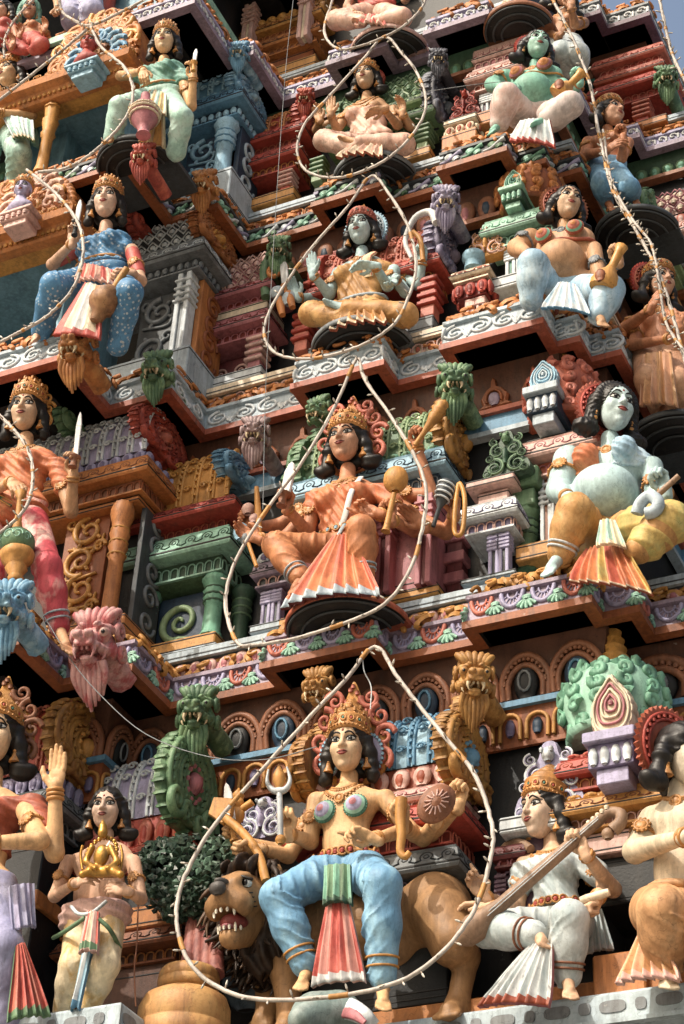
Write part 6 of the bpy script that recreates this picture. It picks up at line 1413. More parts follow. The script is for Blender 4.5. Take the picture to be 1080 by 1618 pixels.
# ================================================================== fourth and fifth tiers
yf = .82; s = Shrine('blue pillared shrine with blue barrel roof in the fourth row', pxx(262, 200, yf), pxx(368, 225, yf), yf, 1.4, 9.3); zz = lambda py: pz(352, py, yf)
s.slab(9.25, zz(272), 'bluegrey', .05).kapota(zz(190), zz(154), 'blue', .13, 'navy', 'blue_lt', kind='bead').petals(zz(153), zz(146), 'blue_lt', 'blue').barrel(zz(146), zz(108), 'blue', 'blue_lt', 'blue_lt', ridge='blue_lt').posts([pxx(354, 230, yf+.05)], zz(272), zz(190), 'blue_lt', 'blue', None, .085).panel(pxx(296, 240, yf+.12), pxx(345, 230, yf+.12), zz(274), zz(196), 'navy', 'blue_lt', yf+.12, 2, vertical=True)
s.gable_px((366, 138), yf-.16, (376, 96), (398, 182), .66, 'gable_blue', 'blue_lt'); s.gable_px((284, 100), yf-.3, (300, 50), (312, 120), .6, 'gable_plum', 'rose')
mb = MB(); mb.use('navy'); box(mb, s.x1-.06, s.x1+.0, yf+.14, 1.4, zz(272), zz(190)-.01, .004); mb.use('bluegrey')
for i in range(3): sp = spiral(1.4, .02, .15, 30, 0, 1 if i % 2 else -1); tube(mb, np.stack([np.full(30, s.x1+.006), yf+.34+sp[:, 0], zz(262)+.24*i+sp[:, 1]], 1), .022, 5)
mb.build('side_panel', s.r)
yali('pale blue beast head on the blue roof end at the upper left', 378, 86, .62, .22, 'yali_blue', 18); yali('rose grey beast head right of the mint guardian crown', 306, 40, .4, .24, 'yali_grey', 14)
yf = 1.28; s = Shrine('red tiered shrine with stacked red posts in the fourth row', pxx(372, 250, yf), pxx(468, 225, yf), yf, 1.8, 9.3); zz = lambda py: pz(430, py, yf)
s.slab(zz(325), zz(309), 'ochre', .05).kapota(zz(277), zz(246), 'red', .12, 'red_dk', 'orange').slab(zz(246), zz(242), 'coral', .03).kapota(zz(242), zz(214), 'red', .13, 'red_dk', 'brick').barrel(zz(213), zz(178), 'red', 'coral', 'orange', ridge='red').posts([pxx(388, 300, yf+.06), pxx(455, 288, yf+.06)], zz(309), zz(277), 'red', 'pink', None, .065, 'stack').panel(pxx(400, 305, yf+.14), pxx(444, 300, yf+.14), zz(312), zz(285), 'navy', 'pale', n=1)
s.gable(s.x1+.06, yf+.22, zz(218), zz(218)+.62, .6, 'gable_red', 'coral'); yali('red beast head above the red tiered shrine', 482, 158, 1.2, .2, 'yali_red', 18)
yf = 1.36; s = Shrine('green tiered shrine behind the cream goddess in the fourth row', -1.5, pxx(676, 175, yf), yf, 1.8, 9.3); zz = lambda py: pz(650, py, yf)
s.slab(zz(258), zz(244), 'ochre', .06).kapota(zz(208), zz(184), 'green', .12, 'green_dk', 'lime').kapota(zz(182), zz(160), 'lime', .10, 'green_dk', 'lime').barrel(zz(159), zz(116), 'lime', 'green', 'green', pat='diamond', ridge='green').posts([pxx(670, 226, yf+.02), pxx(505, 260, yf+.02)], zz(244), zz(208), 'lime', 'green', yf+.02, .065, 'stack')
s.gable(s.x1+.07, yf+.26, zz(195), zz(195)+1.05, .7, 'gable_dark', 'grey'); s.gable(s.x0-.06, yf+.25, zz(170), zz(170)+.7, .6, 'gable_green', 'jade', -1); yali('dark grey beast head above the black and white fan end', 692, 96, 1.2, .2, 'gable_dark', 24)
yf = 1.30; s = Shrine('small pink and ochre stepped block left of the green pot-bellied figure', pxx(708, 210, yf), pxx(748, 200, yf), yf, 1.8, 9.3, 'posts between shrines'); zz = lambda py: pz(728, py, yf)
s.slab(zz(240), zz(212), 'orange', .05).petals(zz(212), zz(198), 'cream', 'brick').slab(zz(197), zz(188), 'cream', .04); crest('red scroll plate left of the green pot-bellied figure', 734, 186, 1.4, .28, .40, 'red_dk', 'red')
yf = 1.45; s = Shrine('pink slabbed shrine with red dome behind the green pot-bellied figure', pxx(752, 120, yf), pxx(830, 100, yf), yf, 1.8, 9.3); zz = lambda py: pz(775, py, yf); cx = (s.x0+s.x1)/2
s.slab(zz(205), zz(184), 'orange', .1).kapota(zz(142), zz(112), 'pink', .10, 'brick', 'pink').kapota(zz(108), zz(76), 'pink', .04, 'rose', 'pink').posts([pxx(764, 160, yf), pxx(780, 155, yf)], zz(184), zz(142), 'pale', 'plum', None, .045, 'flat').dome(pxx(812, 50, yf+.2), yf+.22, pz(812, 68, yf+.2), pz(815, 18, yf+.2), .22, 'brick', 'cream')
yf = 1.58; s = Shrine('orange stepped shrine with cream post at the top of the picture', pxx(362, 40, yf), pxx(498, 60, yf), yf, 1.95, 11.5); zz = lambda py: pz(450, py, yf)
s.slab(zz(122), zz(106), 'ochre', .05).slab(zz(106), zz(84), 'orange_dk', -.04).kapota(zz(84), zz(60), 'orange', .10, 'brown', 'orange').kapota(zz(58), zz(34), 'ochre', .10, 'orange_dk', 'orange').petals(zz(33), zz(22), 'gold', 'ochre').posts([pxx(403, 40, yf), pxx(483, 92, yf-.02)], zz(86), zz(6), 'pink', 'cream', yf-.1, .07, 'flat').panel(pxx(358, 60, yf-.02), pxx(390, 50, yf-.02), zz(84), zz(46), 'brown_dk', 'rose', yf-.02, 1)
s.gable(s.x1+.04, yf+.2, zz(40), zz(40)+.7, .55, 'gable_ochre', 'gold')
# right wing, set far back
yf = 3.60; s = Shrine('red tiered shrine on the far right wing', pxx(950, 130, yf), pxx(1042, 110, yf), yf, 4.3, 11.6); zz = lambda py: pz(1000, py, yf)
s.slab(zz(212), zz(200), 'orange', .06).posts([pxx(1018, 182, yf+.1), pxx(960, 195, yf+.1)], zz(200), zz(166), 'red', 'coral', None, .08, 'stack').kapota(zz(164), zz(132), 'red', .16, 'red', 'coral').kapota(zz(131), zz(112), 'brick', .08, 'red', 'coral').kapota(zz(111), zz(86), 'coral', .10, 'red', 'coral'); yali('green beast head at the far right beside the red tiered shrine', 1052, 128, 3.4, .27, 'yali_green', 20)
yf = 3.55; s = Shrine('pink patterned shrine on the far right wing under a blue band', pxx(1018, 380, yf), pxx(1160, 350, yf), yf, 4.4, 9.4); zz = lambda py: pz(1050, py, yf)
s.kapota(zz(405), zz(365), 'pink', .14, 'brick', 'pink').petals(zz(364), zz(345), 'coral', 'pink').barrel(zz(344), zz(300), 'pink', 'rose', 'cream', pat='diamond', ridge='pink').slab(zz(450), zz(405), 'wall_dark', -.05).panel(pxx(1030, 430, yf+.1), pxx(1110, 420, yf+.1), zz(450), zz(410), 'grey_dk', 'grey', n=2)
yf = 1.62; s = Shrine('green layered post at the right corner of the fourth row', pxx(1005, 400, yf+1), pxx(1036, 390, yf+1), yf+1, 4.0, 9.3, 'posts between shrines'); zz = lambda py: pz(1020, py, yf+1)
s.slab(zz(440), zz(425), 'ochre', .06).posts([(s.x0+s.x1)/2], zz(425), zz(380), 'lime', 'cream', None, .08, 'stack').kapota(zz(378), zz(350), 'lime', .08, 'green_dk', 'lime').gable(s.x1-.1, yf+1.2, zz(345), zz(275), .6, 'gable_green', 'jade')
# ================================================================== doorway recesses of the central bay (left)
for (nm, lab, zk, pts, yfr) in (('doorway', 'blue-painted doorway recess with orange cornice in the fourth row', 4, ((62, 131), (197, 95)), -.40), ('doorway', 'blue-painted doorway recess with orange cornice in the third row', 3, ((-10, 380), (110, 333)), -.38)):
    a = onY(*pts[0], yfr); b = onY(*pts[1], yfr); zt = (a[2]+b[2])/2; zb = TZ[zk]+.3; xl = a[0]-.1 if zk == 4 else a[0]-1.0; xr = b[0]+.3
    r = thing(nm, lab, 'doorway', ((xl+xr)/2, yfr, zb)); mb = MB(); mb.use('room_blue'); x2 = xr-.55
    box(mb, xl-.6, x2, 1.0, 1.1, zb-.1, zt, .004); box(mb, xl-.62, xl+.1, .2, 1.0, zb-.1, zt, .004); box(mb, x2-.16, x2, .1, 1.0, zb-.1, zt, .004); box(mb, xl-.6, x2, .0, 1.0, zb-.2, zb-.1, .004); box(mb, xl-.6, x2, yfr+.2, 1.05, zt-.06, zt, .004); mb.build('recess', r)
    mb = MB(); path = [(xl-.8, yfr), (xr-.3, yfr), (xr-.3, yfr+.4)]; mb.use('orange'); sweep(mb, path, [(-.12, zt-.24), (-.02, zt-.24), (0, zt-.22), (-.02, zt-.20), (.02, zt-.12), (.10, zt-.10), (.12, zt-.03), (.09, zt), (-.12, zt)])
    mb.use('orange_dk'); pattern(mb, path, .0, zt-.20, .07, 'bead', .06, [('ochre',)]); pattern(mb, path, .10, zt-.02, .07, 'loop', .15, [('gold',)]); box(mb, xl-.8, xr-.3, yfr+.03, yfr+.32, zt-.22, zt-.01, .004); mb.build('lintel', r)
    mb = MB(); xp = pxx(74, 210, yfr+.1) if zk == 4 else xl+.2; mb.M = T(xp, yfr+.12, 0); mb.use('ochre'); mb.M = mb.M @ S(.75, .75, 1); lathe(mb, [(.10, zb), (.075, zb+.1), (.07, zb+.5), (.10, zb+.55), (.075, zb+.6), (.11, zb+.75), (.08, zb+.8), (.11, zb+.95), (.08, zb+1.0), (.12, zt-.3)], 18, lobes=9, lobe=.1); mb.build('pillar', r)
    # ornate roof over the doorway
    mb = MB(); mb.use('gable_orange'); cx0, cx1 = (a[0]+.05, xr-.25) if zk == 4 else (a[0]-.6, xr-.35); z0 = zt+.04; L = cx1-cx0; rg = np.random.default_rng(zk)
    h = .95 if zk == 4 else .8
    pr = [(cx0+L*.5+L*.52*math.cos(t), z0+h*(math.sin(t)**.7)) for t in np.linspace(0, PI, 30)]; prism(mb, pr, .34, T(0, yfr+.10, 0), bev=.06); o = mb.build('arched_roof', r); mb = MB()
    for i in range(120):
        t = rg.random()*PI; k = .2+.75*rg.random(); p = (cx0+L*.5+L*.5*k*math.cos(t), z0+h*k*(math.sin(t)**.8)*.95+.02); mb.use('orange' if i % 3 else 'gold'); sp = spiral(1.3, .01, .085+.05*rg.random(), 16, rg.random()*6, 1 if i % 2 else -1); tube(mb, xz(sp+p, yfr+.07), np.linspace(.014, .036, 16), 5)
    for t in np.linspace(.05, PI-.05, 34): ball(mb, (cx0+L*.5+L*.5*math.cos(t), yfr+.1, z0+h*(math.sin(t)**.7)*.97), .045, 5)
    mb.build('roof_relief', o)
def bust(label, px, py, y, H, skin, plate, box_c):
    q = onY(px, py, y); r = thing('bust', label, 'bust', q, 'busts on the doorway roofs'); M = T(*q) @ Rm('Z', 20) @ Rm('X', 6) @ S(H); mb = MB(); mb.use(skin); mb.M = M; mb.add(_hv, _hf); mb.M = None; s = SDF(.02, .05); s.cap(q-[0, 0, H*.4], q-[0, 0, H*.9], H*.2, H*.3).ell(q-[0, 0, H*1.0], (H*.6, H*.3, H*.3)); mb.add(*s.mesh()); mb.build('body', r)
    for k in (('eye', -1), ('eye', 1), ('brow', -1), ('brow', 1), 'lips'): inst(HP[k], k if isinstance(k, str) else k[0], M, r)
    inst(CROWN['tall'], 'crown', M @ T(0, .03, .07) @ Rm('X', -13), r)
    mb = MB(); mb.use(plate); mb.M = T(q[0], q[1]+H*.6, q[2])
    for i in range(11):
        a = -.5+i*(PI+1)/10; sp = spiral(1.2, .01, H*.42, 16, a, 1 if i < 5 else -1); tube(mb, xz(sp+np.array([math.cos(a), math.sin(a)])*H*1.05), np.linspace(.05, .13, 16)*H, 5)
    mb.build('scroll_back', r); mb = MB(); mb.use(box_c); x, y_, z = q; w = H*.75; box(mb, x-w*1.1, x+w*1.1, y_-w*.45, y_+w, z-H*1.5, z-H*1.34, .008); box(mb, x-w*.9, x+w*.9, y_-w*.3, y_+w, z-H*1.8, z-H*1.5, .008); box(mb, x-w*.7, x+w*.7, y_-w*.15, y_+w, z-H*2.1, z-H*1.8, .008)
    for i in range(5): ball(mb, (x-w*.72+w*.36*i, y_-w*.32, z-H*1.65), (w*.16, .03, H*.12), 5)
    mb.build('pedestal', r)
bust('small red-faced bust in a pale blue scroll niche', 140, 70, -.58, .24, 'sk_red', 'gable_blue', 'blue_lt'); bust('small lilac-faced bust on a pink pedestal at the left edge', 36, 300, -.6, .24, 'sk_lilac', 'cl_pink', 'pink')
# mint slabs jutting out at the top left
for i, (pa, pb, y0, lab) in enumerate((((39, 74), (115, 52), -.25, 'left one of the two mint-edged slabs'), ((228, 22), (326, -4), .35, 'mint-edged slab cut by the top frame edge'))):
    a = onY(*pa, y0); b = onY(*pb, y0); r = thing('ledge_slab', lab, 'slab', ((a[0]+b[0])/2, y0, a[2]), 'jutting mint slabs'); mb = MB(); mb.use('mint'); box(mb, a[0], b[0], y0, y0+.05, a[2]-.11, a[2], .006); box(mb, b[0]-.05, b[0], y0+.05, y0+1.4, a[2]-.11, a[2], .006); mb.build('edge', r); mb = MB(); mb.use('soffit'); box(mb, a[0]+.005, b[0]-.05, y0+.05, y0+1.4, a[2]-.10, a[2]-.01, .004); mb.build('underside', r)

r = thing('doorway', 'blue-painted wall opening at the very top left under the sky', 'doorway', (-3.6, .5, 11.5)); mb = MB(); mb.use('room_blue'); box(mb, -4.1, -2.95, .45, .58, 11.4, 14.2, .004); mb.build('recess', r); mb = MB(); mb.M = T(pxx(166, 15, .3), .3, 0); mb.use('red'); lathe(mb, [(.12, 11.5), (.10, 11.6), (.09, 12.6), (.12, 12.7), (.09, 12.8), (.12, 13), (.1, 14)], 16, lobes=8, lobe=.12); mb.build('pillar', r)

yf = .86; s = Shrine('lilac posts in the gap right of the green pillared shrine', pxx(408, 950, yf), pxx(450, 940, yf), yf, 1.15, 3.75, 'posts between shrines'); zz = lambda py: pz(425, py, yf)
s.slab(zz(1000), zz(986), 'bluegrey', .04).posts([pxx(424, 950, yf+.06), pxx(440, 945, yf+.06)], zz(986), zz(930), 'lilac', 'grey_dk', None, .045, 'flat').kapota(zz(928), zz(892), 'mauve', .07, 'grey_dk', 'pink').petals(zz(891), zz(872), 'pale', 'purple')
yf = .60; s = Shrine('plum pilasters in the dark gap right of the lion rider shield', pxx(790, 1330, yf), pxx(822, 1320, yf), yf, .9, .1, 'posts between shrines'); zz = lambda py: pz(800, py, yf)
s.slab(zz(1480), zz(1462), 'grey', .03).posts([pxx(796, 1400, yf+.04), pxx(814, 1395, yf+.04)], zz(1462), zz(1375), 'plum', 'maroon', None, .05, 'flat').kapota(zz(1373), zz(1340), 'maroon', .06, 'red_dk', 'rose')
# ================================================================== lion under the rider
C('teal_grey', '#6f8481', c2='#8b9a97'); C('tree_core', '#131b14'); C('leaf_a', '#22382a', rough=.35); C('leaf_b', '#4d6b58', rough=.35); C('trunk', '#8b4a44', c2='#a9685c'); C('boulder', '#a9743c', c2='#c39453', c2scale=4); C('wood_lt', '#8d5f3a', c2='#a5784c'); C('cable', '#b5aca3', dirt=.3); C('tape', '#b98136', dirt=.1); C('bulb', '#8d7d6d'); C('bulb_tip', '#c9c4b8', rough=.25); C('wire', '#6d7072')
C('lion', '#9a6f42', dirt=.3); C('mane', '#33241a', kind='fur', kscale=26.0); C('mane_lt', '#5a3c22'); C('lion_dark', '#41525f'); C('nose', '#4a4644'); C('tooth', '#cfc7b4', dirt=.1); C('gum', '#7d2f2b')
L0 = .40
def LJ(px, py, dy=0): return onY(px, py, L0+dy)
lion = thing('lion', 'tawny lion statue with dark mane and open toothed mouth under the many-armed rider', 'animal statue', LJ(560, 1560))
s = SDF(.017, .09)
ch = LJ(452, 1462, -.05); rp = LJ(690, 1452, .12); md = LJ(575, 1470, .08)
s.chain([ch, md, rp], [.27, .23, .24]); s.ell(LJ(690, 1432, .1), (.24, .26, .24)); s.cap(ch, LJ(415, 1425, -.2), .24, .2)
for (a, b, c, d, e, r) in (((700, 1450, -.05), (716, 1490, -.12), (738, 1512, .0), (722, 1590, -.02), (700, 1596, -.22), 1.0), ((640, 1460, .22), (632, 1505, .12), (650, 1530, .25), (622, 1590, .22), (604, 1596, .05), .9)):
    a, b, c, d, e = [LJ(*q) for q in (a, b, c, d, e)]; s.cap(a, b, .21*r, .17*r).cap(b, c, .15*r, .085*r, .05).cap(c, d, .085*r, .075*r, .04); foot_prims(s, d, e, .085)
for (a, b, c, e) in (((446, 1475, -.12), (452, 1535, -.12), (458, 1610, -.12), (446, 1622, -.3)), ((425, 1480, .0), (420, 1540, .05), (425, 1600, .05), (405, 1612, -.1))):
    a, b, c, e = [LJ(*q) for q in (a, b, c, e)]; s.cap(a, b, .17, .11).cap(b, c, .11, .085, .05); foot_prims(s, c, e, .09)
HC = LJ(392, 1424, -.36); HMx = T(*HC) @ Rm('Z', -3) @ Rm('X', 12) @ S(.58)
def hp(p): return HMx[:3, :3]@np.asarray(p, float)+HC
s.k = .05
for c, r in (((0, 0, .02), .36), ((0, -.14, -.02), .31), ((0, -.2, .16), .2)): s.ell(hp(c), r*.5)
s.cap(hp((0, -.3, .05)), hp((0, -.52, -.06)), .12, .10); s.ell(hp((.15, -.47, -.16)), .10); s.ell(hp((-.15, -.47, -.16)), .10)
s.cap(hp((0, -.02, -.36)), hp((0, -.44, -.54)), .125, .085); s.ell(hp((0, -.50, -.33)), (.10, .14, .075), HMx[:3, :3]/.58, op=-1, k=.03)
for q in (-1, 1): s.cap(hp((q*.16, -.3, .22)), hp((q*.1, -.5, .12)), .03, .03); s.ell(hp((q*.36, .08, .30)), (.05, .045, .08)); s.ell(hp((q*.17, -.36, .12)), .032, op=-1, k=.03)
mb = MB(); mb.use('lion'); mb.add(*s.mesh()); mb.build('body', lion)
mb = MB(); mb.M = HMx
for q in (-1, 1):
    mb.use('eye_white'); ball(mb, (q*.175, -.335, .12), (.075, .06, .058), 7); mb.use('eye_dark'); ball(mb, (q*.182, -.388, .12), (.04, .02, .04), 6); tube(mb, [(q*.07, -.42, .10), (q*.16, -.42, .19), (q*.27, -.34, .15)], .022, 5)
    for i in range(4): tube(mb, [(q*.20, -.53+.03*i, -.06-.05*i), (q*(.30), -.40+.03*i, -.03-.05*i)], .008, 4)
mb.build('eyes', lion); mb = MB(); mb.M = HMx; mb.use('nose'); ball(mb, (0, -.73, .0), (.115, .08, .09), 7); ball(mb, (0, -.62, .10), (.08, .14, .05), 6); mb.build('nose', lion)
mb = MB(); mb.M = HMx; mb.use('gum'); ball(mb, (0, -.36, -.36), (.17, .20, .13), 8); mb.use('rose'); ball(mb, (0, -.44, -.42), (.09, .17, .04), 6); mb.use('tooth')
for k in range(-3, 4):
    a = k*.42; ball(mb, (.19*math.sin(a), -.44-.22*math.cos(a), -.25), (.02, .02, .034 if abs(k) != 2 else .08), 5); ball(mb, (.16*math.sin(a), -.40-.20*math.cos(a), -.45), (.018, .018, .034 if abs(k) != 2 else .065), 5)
mb.build('teeth', lion)
s = SDF(.02, .08); s.ell(hp((0, .17, .06)), (.285, .14, .30), HMx[:3, :3]/.58).ell(hp((-.34, .16, -.2)), (.10, .12, .22), HMx[:3, :3]/.58).ell(hp((0, -.05, .42)), (.15, .13, .06), HMx[:3, :3]/.58).ell(hp((.12, .42, -.5)), (.26, .20, .36), HMx[:3, :3]/.5).ell(hp((0, .02, .40)), (.17, .12, .09), HMx[:3, :3]/.5).ell(hp((.34, .1, -.3)), (.1, .14, .22), HMx[:3, :3]/.5).ell(hp((.1, .1, -.62)), (.17, .15, .22), HMx[:3, :3]/.5)
s.disp(lambda X: .026*np.sin(46*X[:, 0]+20*X[:, 1]+10*X[:, 2]+3*np.sin(13*X[:, 2]))+.014*np.sin(70*X[:, 0]-14*X[:, 2]))
mb = MB(); mb.use('mane'); mb.add(*s.mesh()); rg = np.random.default_rng(3)
for i in range(420):
    a = rg.random()*2*PI; b = rg.random(); p = hp(((.44+.1*b)*math.cos(a), .02+.4*b, .1+(.46+.1*b)*math.sin(a)-.45*b)); d = unit(np.array([math.cos(a)*.5, -.35, -.9+.3*rg.random()]))*(.12+.08*rg.random()); mb.use('mane' if i % 4 else 'mane_lt'); tube(mb, bez([p, p+d*.5+rg.normal(size=3)*.02, p+d+rg.normal(size=3)*.02], 4), [.026, .028, .022, .014, .005], 5)
mb.build('mane', lion)
mb = MB(); mb.use('lion_dark'); ball(mb, LJ(395, 1530, .05), (.22, .12, .34), 10); mb.build('chest_fur', lion)
s = SDF(.017, .06); s.cap(onY(498, 1606, -.2), onY(535, 1600, -.1), .16, .15).cap(onY(478, 1612, -.35), onY(498, 1606, -.2), .10, .13)
mb = MB(); mb.use('teal_grey'); mb.add(*s.mesh()); bh = thing('buffalo_head', 'grey-green buffalo head underfoot at the bottom edge with pale curved horn', 'animal statue', onY(510, 1610, -.2)); mb.build('head', bh)
mb = MB(); mb.use('pale'); tube(mb, bez([onY(540, 1592, -.12), onY(556, 1596, -.2), onY(574, 1606, -.25), onY(590, 1622, -.2)], 12), np.linspace(.085, .05, 13), 10, flat=.5, up=(0, 1, 0)); mb.use('rose'); tube(mb, bez([onY(545, 1598, -.2), onY(560, 1604, -.27), onY(576, 1616, -.3)], 8), np.linspace(.05, .02, 9), 8, flat=.4, up=(0, 1, 0)); mb.build('horn', bh)
mb = MB(); mb.use('eye_white'); ball(mb, onY(480, 1598, -.34), .035, 6); mb.use('eye_dark'); ball(mb, onY(480, 1598, -.375), .017, 5); mb.build('eye', bh)
# ================================================================== tree, boulders, idol
tr = thing('sculpted_tree', 'dark green sculpted tree with rosette leaves and red root-like trunk beside the lion', 'tree', onY(310, 1530, .3))
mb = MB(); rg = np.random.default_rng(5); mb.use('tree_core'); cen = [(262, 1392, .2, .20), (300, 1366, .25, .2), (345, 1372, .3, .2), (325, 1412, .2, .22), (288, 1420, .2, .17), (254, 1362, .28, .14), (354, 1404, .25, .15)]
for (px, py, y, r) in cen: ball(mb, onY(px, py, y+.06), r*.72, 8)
for i in range(300):
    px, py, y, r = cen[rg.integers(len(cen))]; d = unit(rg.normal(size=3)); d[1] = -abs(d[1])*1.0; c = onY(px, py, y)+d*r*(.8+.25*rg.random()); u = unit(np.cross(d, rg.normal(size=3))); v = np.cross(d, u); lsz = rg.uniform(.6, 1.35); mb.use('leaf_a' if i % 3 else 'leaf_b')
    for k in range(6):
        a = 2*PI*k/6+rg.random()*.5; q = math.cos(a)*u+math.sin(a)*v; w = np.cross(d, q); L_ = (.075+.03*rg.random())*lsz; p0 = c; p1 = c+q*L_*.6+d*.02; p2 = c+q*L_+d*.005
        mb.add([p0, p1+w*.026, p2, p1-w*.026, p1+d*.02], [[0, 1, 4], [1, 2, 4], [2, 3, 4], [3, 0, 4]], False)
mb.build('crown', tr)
mb = MB(); mb.use('trunk')
for k, (a, b, c) in enumerate(((304, 302, 298), (314, 314, 312), (324, 328, 326), (330, 340, 340))): tube(mb, bez([onY(a, 1425, .25), onY(b, 1480, .2), onY(c, 1540, .1)], 10), np.linspace(.035, .07, 11), 8)
mb.build('trunk', tr)
bo = thing('stacked_boulders', 'two stacked rounded ochre boulders in front of the tree trunk', 'boulders', onY(290, 1600, -.1))
for px, py, y, r, nm in ((289, 1618, -.02, (.34, .31, .22), 'boulder'), (298, 1550, .02, (.225, .21, .095), 'boulder')):
    mb = MB(); mb.use('boulder'); q = onY(px, py, y); mb.M = T(*q); rx, ry, rz = r
    lathe(mb, [(rx*.8, -rz), (rx*.97, -rz*.85), (rx, -.2*rz), (rx*.97, -.17*rz), (rx*.99, -.13*rz), (rx*.97, .45*rz), (rx*.88, .78*rz), (rx*.7, .95*rz), (rx*.3, rz)], 32, sy=ry/rx); mb.build(nm, bo)
idol = thing('golden_idol', 'small seated golden idol held against the chest of the standing man', 'idol', MAN.J(162, 1360, -.3))
s = SDF(.009, .02); j = lambda px, py, dy=-.3: MAN.J(px, py, dy)
s.ell(j(162, 1316), (.036, .036, .048)).cap(j(162, 1306), j(162, 1296), .03, .008).ell(j(160, 1352), (.06, .045, .085)).cap(j(142, 1378), j(182, 1378), .042)
for q in (-1, 1): s.cap(j(160+q*15, 1340), j(160+q*25, 1362), .026, .022).cap(j(160+q*25, 1362), j(160+q*10, 1372, -.36), .022, .018).cap(j(160+q*10, 1374), j(160+q*30, 1382, -.36), .034, .028)
mb = MB(); mb.use('goldleaf'); mb.add(*s.mesh())
for i in range(15): a = -.4+i*(PI+.8)/14; p = j(160, 1350, -.24)+np.array([.125*math.cos(a), 0, .13*math.sin(a)]); ball(mb, p, .018, 5)
for q in (-1, 1): tube(mb, bez([j(160+q*30, 1336, -.27), j(160+q*33, 1352, -.27), j(160+q*30, 1374, -.27)], 8), .010, 6)
mb.build('figure', idol)
# ================================================================== things the statues hold
def rod(mb, a, b, prof, n=14, **k):
    a = np.asarray(a, float); b = np.asarray(b, float); z = unit(b-a); x = unit(np.cross(z, (0.3, 1, .1))); y = np.cross(z, x); M0 = mb.M; mb.M = frame(a, x, y, z); L = np.linalg.norm(b-a); lathe(mb, [(r, f*L) for r, f in prof], n, **k); mb.M = M0
def hold(name, label, cat, at_, *parts):
    r = thing(name, label, cat, at_)
    for nm, fn in parts: mb = MB(); fn(mb); mb.build(nm, r)
    return r
D = DURGA.J
def _tri(mb):
    mb.use('steel'); rod(mb, D(443, 1325, -.36), D(441, 1246, -.36), [(.022, 0), (.022, 1)]); tube(mb, bez([D(424, 1216, -.36), D(422, 1235, -.36), D(430, 1248, -.36), D(441, 1250, -.36), D(452, 1246, -.36), D(458, 1232, -.36), D(453, 1212, -.36)], 24), np.concatenate([np.linspace(.008, .03, 12), np.linspace(.03, .008, 13)]), 8)
def _tri2(mb): mb.use('ochre'); rod(mb, D(441, 1246, -.36), D(440, 1206, -.36), [(.02, 0), (.05, .3), (.045, .55), (.0, 1)], 10)
hold('trident', 'steel trident with gold centre prong held by the lion rider', 'trident', D(441, 1270, -.36), ('prongs', _tri), ('centre_prong', _tri2), ('butt', lambda mb: (mb.use('ochre'), ball(mb, D(443, 1327, -.36), .04, 6))))
def _axe(mb): mb.use('ochre'); tube(mb, bez([D(350, 1288, -.2), D(385, 1318, -.24), D(408, 1350, -.28), D(420, 1392, -.3)], 16), np.linspace(.03, .045, 16)[:16] if False else .034, 8)
def _axe2(mb): mb.use('ochre'); prism(mb, [(-.12, -.02), (-.15, .12), (.02, .16), (.08, .04), (.05, -.06)], .04, frame(D(348, 1288, -.22), unit((1, 0, -.5)), (0, 1, 0), unit((.5, 0, 1))), bev=.1)
hold('axe', 'ochre axe with wide blade held low by the lion rider', 'axe', D(385, 1320, -.24), ('handle', _axe), ('blade', _axe2))
def _sw(a, b, w):
    def f(mb):
        mb.use('white'); z = unit(b-a); x = unit(np.cross(z, (0, -1, 0))); y = np.cross(z, x); L = np.linalg.norm(b-a); prism(mb, [(-w, 0), (-w*1.15, L*.7), (-w*.6, L*.92), (0, L), (w*.6, L*.92), (w*1.15, L*.7), (w, 0)], w*.5, frame(a, x, y, z), bev=.15)
    return f
def _hilt(a, b, r, c='ochre'):
    def f(mb): mb.use(c); rod(mb, a, b, [(r*1.5, 0), (r*1.5, .1), (r, .15), (r, .8), (r*2.2, .9), (r*2.2, 1)])
    return f
a, b = D(366, 1300, -.1), D(356, 1236, -.1); hold('sword', 'short white blade raised at the far left hand of the lion rider', 'sword', a, ('blade', _sw(a, b, .03)), ('hilt', _hilt(D(370, 1330, -.1), a, .022)))
def _hk(mb): mb.use('ochre'); tube(mb, bez([D(634, 1262, -.34), D(632, 1290, -.34), D(634, 1320, -.34), D(632, 1345, -.34), D(640, 1354, -.34), D(647, 1346, -.34)], 20), np.linspace(.045, .02, 21), 8)
hold('goad', 'ochre hooked goad held upright by the lion rider', 'goad', D(634, 1300, -.34), ('shaft', _hk))
def _sh(mb):
    mb.use('brown'); mb.M = frame(D(689, 1270, -.24), unit((1, .45, 0)), unit((.3, 0, 1)), unit((.42, -1, -.1))); lathe(mb, [(.125, -.02), (.13, .0), (.12, .02), (.10, .015), (.095, .03), (.06, .035), (.03, .05), (0, .055)], 28, sy=1.2); mb.use('pink')
    for i in range(14): t = 2*PI*i/14; tube(mb, [(.035*math.cos(t), .042*math.sin(t), .05), (.085*math.cos(t), .10*math.sin(t), .035)], .006, 4)
hold('shield', 'round brown shield with petal spokes held by the lion rider', 'shield', D(689, 1270, -.24), ('disc', _sh))
SJ = SARAS.J
def _neck(mb): mb.use('wood'); rod(mb, SJ(722, 1490, -.55), SJ(950, 1292, -.42), [(.03, 0), (.085, .05), (.10, .12), (.075, .2), (.05, .3), (.042, .9), (.042, 1)], 14)
def _gourd(mb): mb.use('wood'); mb.M = frame(SJ(738, 1484, -.50), unit((1, 0, .75)), (0, -1, 0), unit((-.75, 0, 1))) ; ball(mb, (0, 0, -.03), (.17, .10, .075), 12)
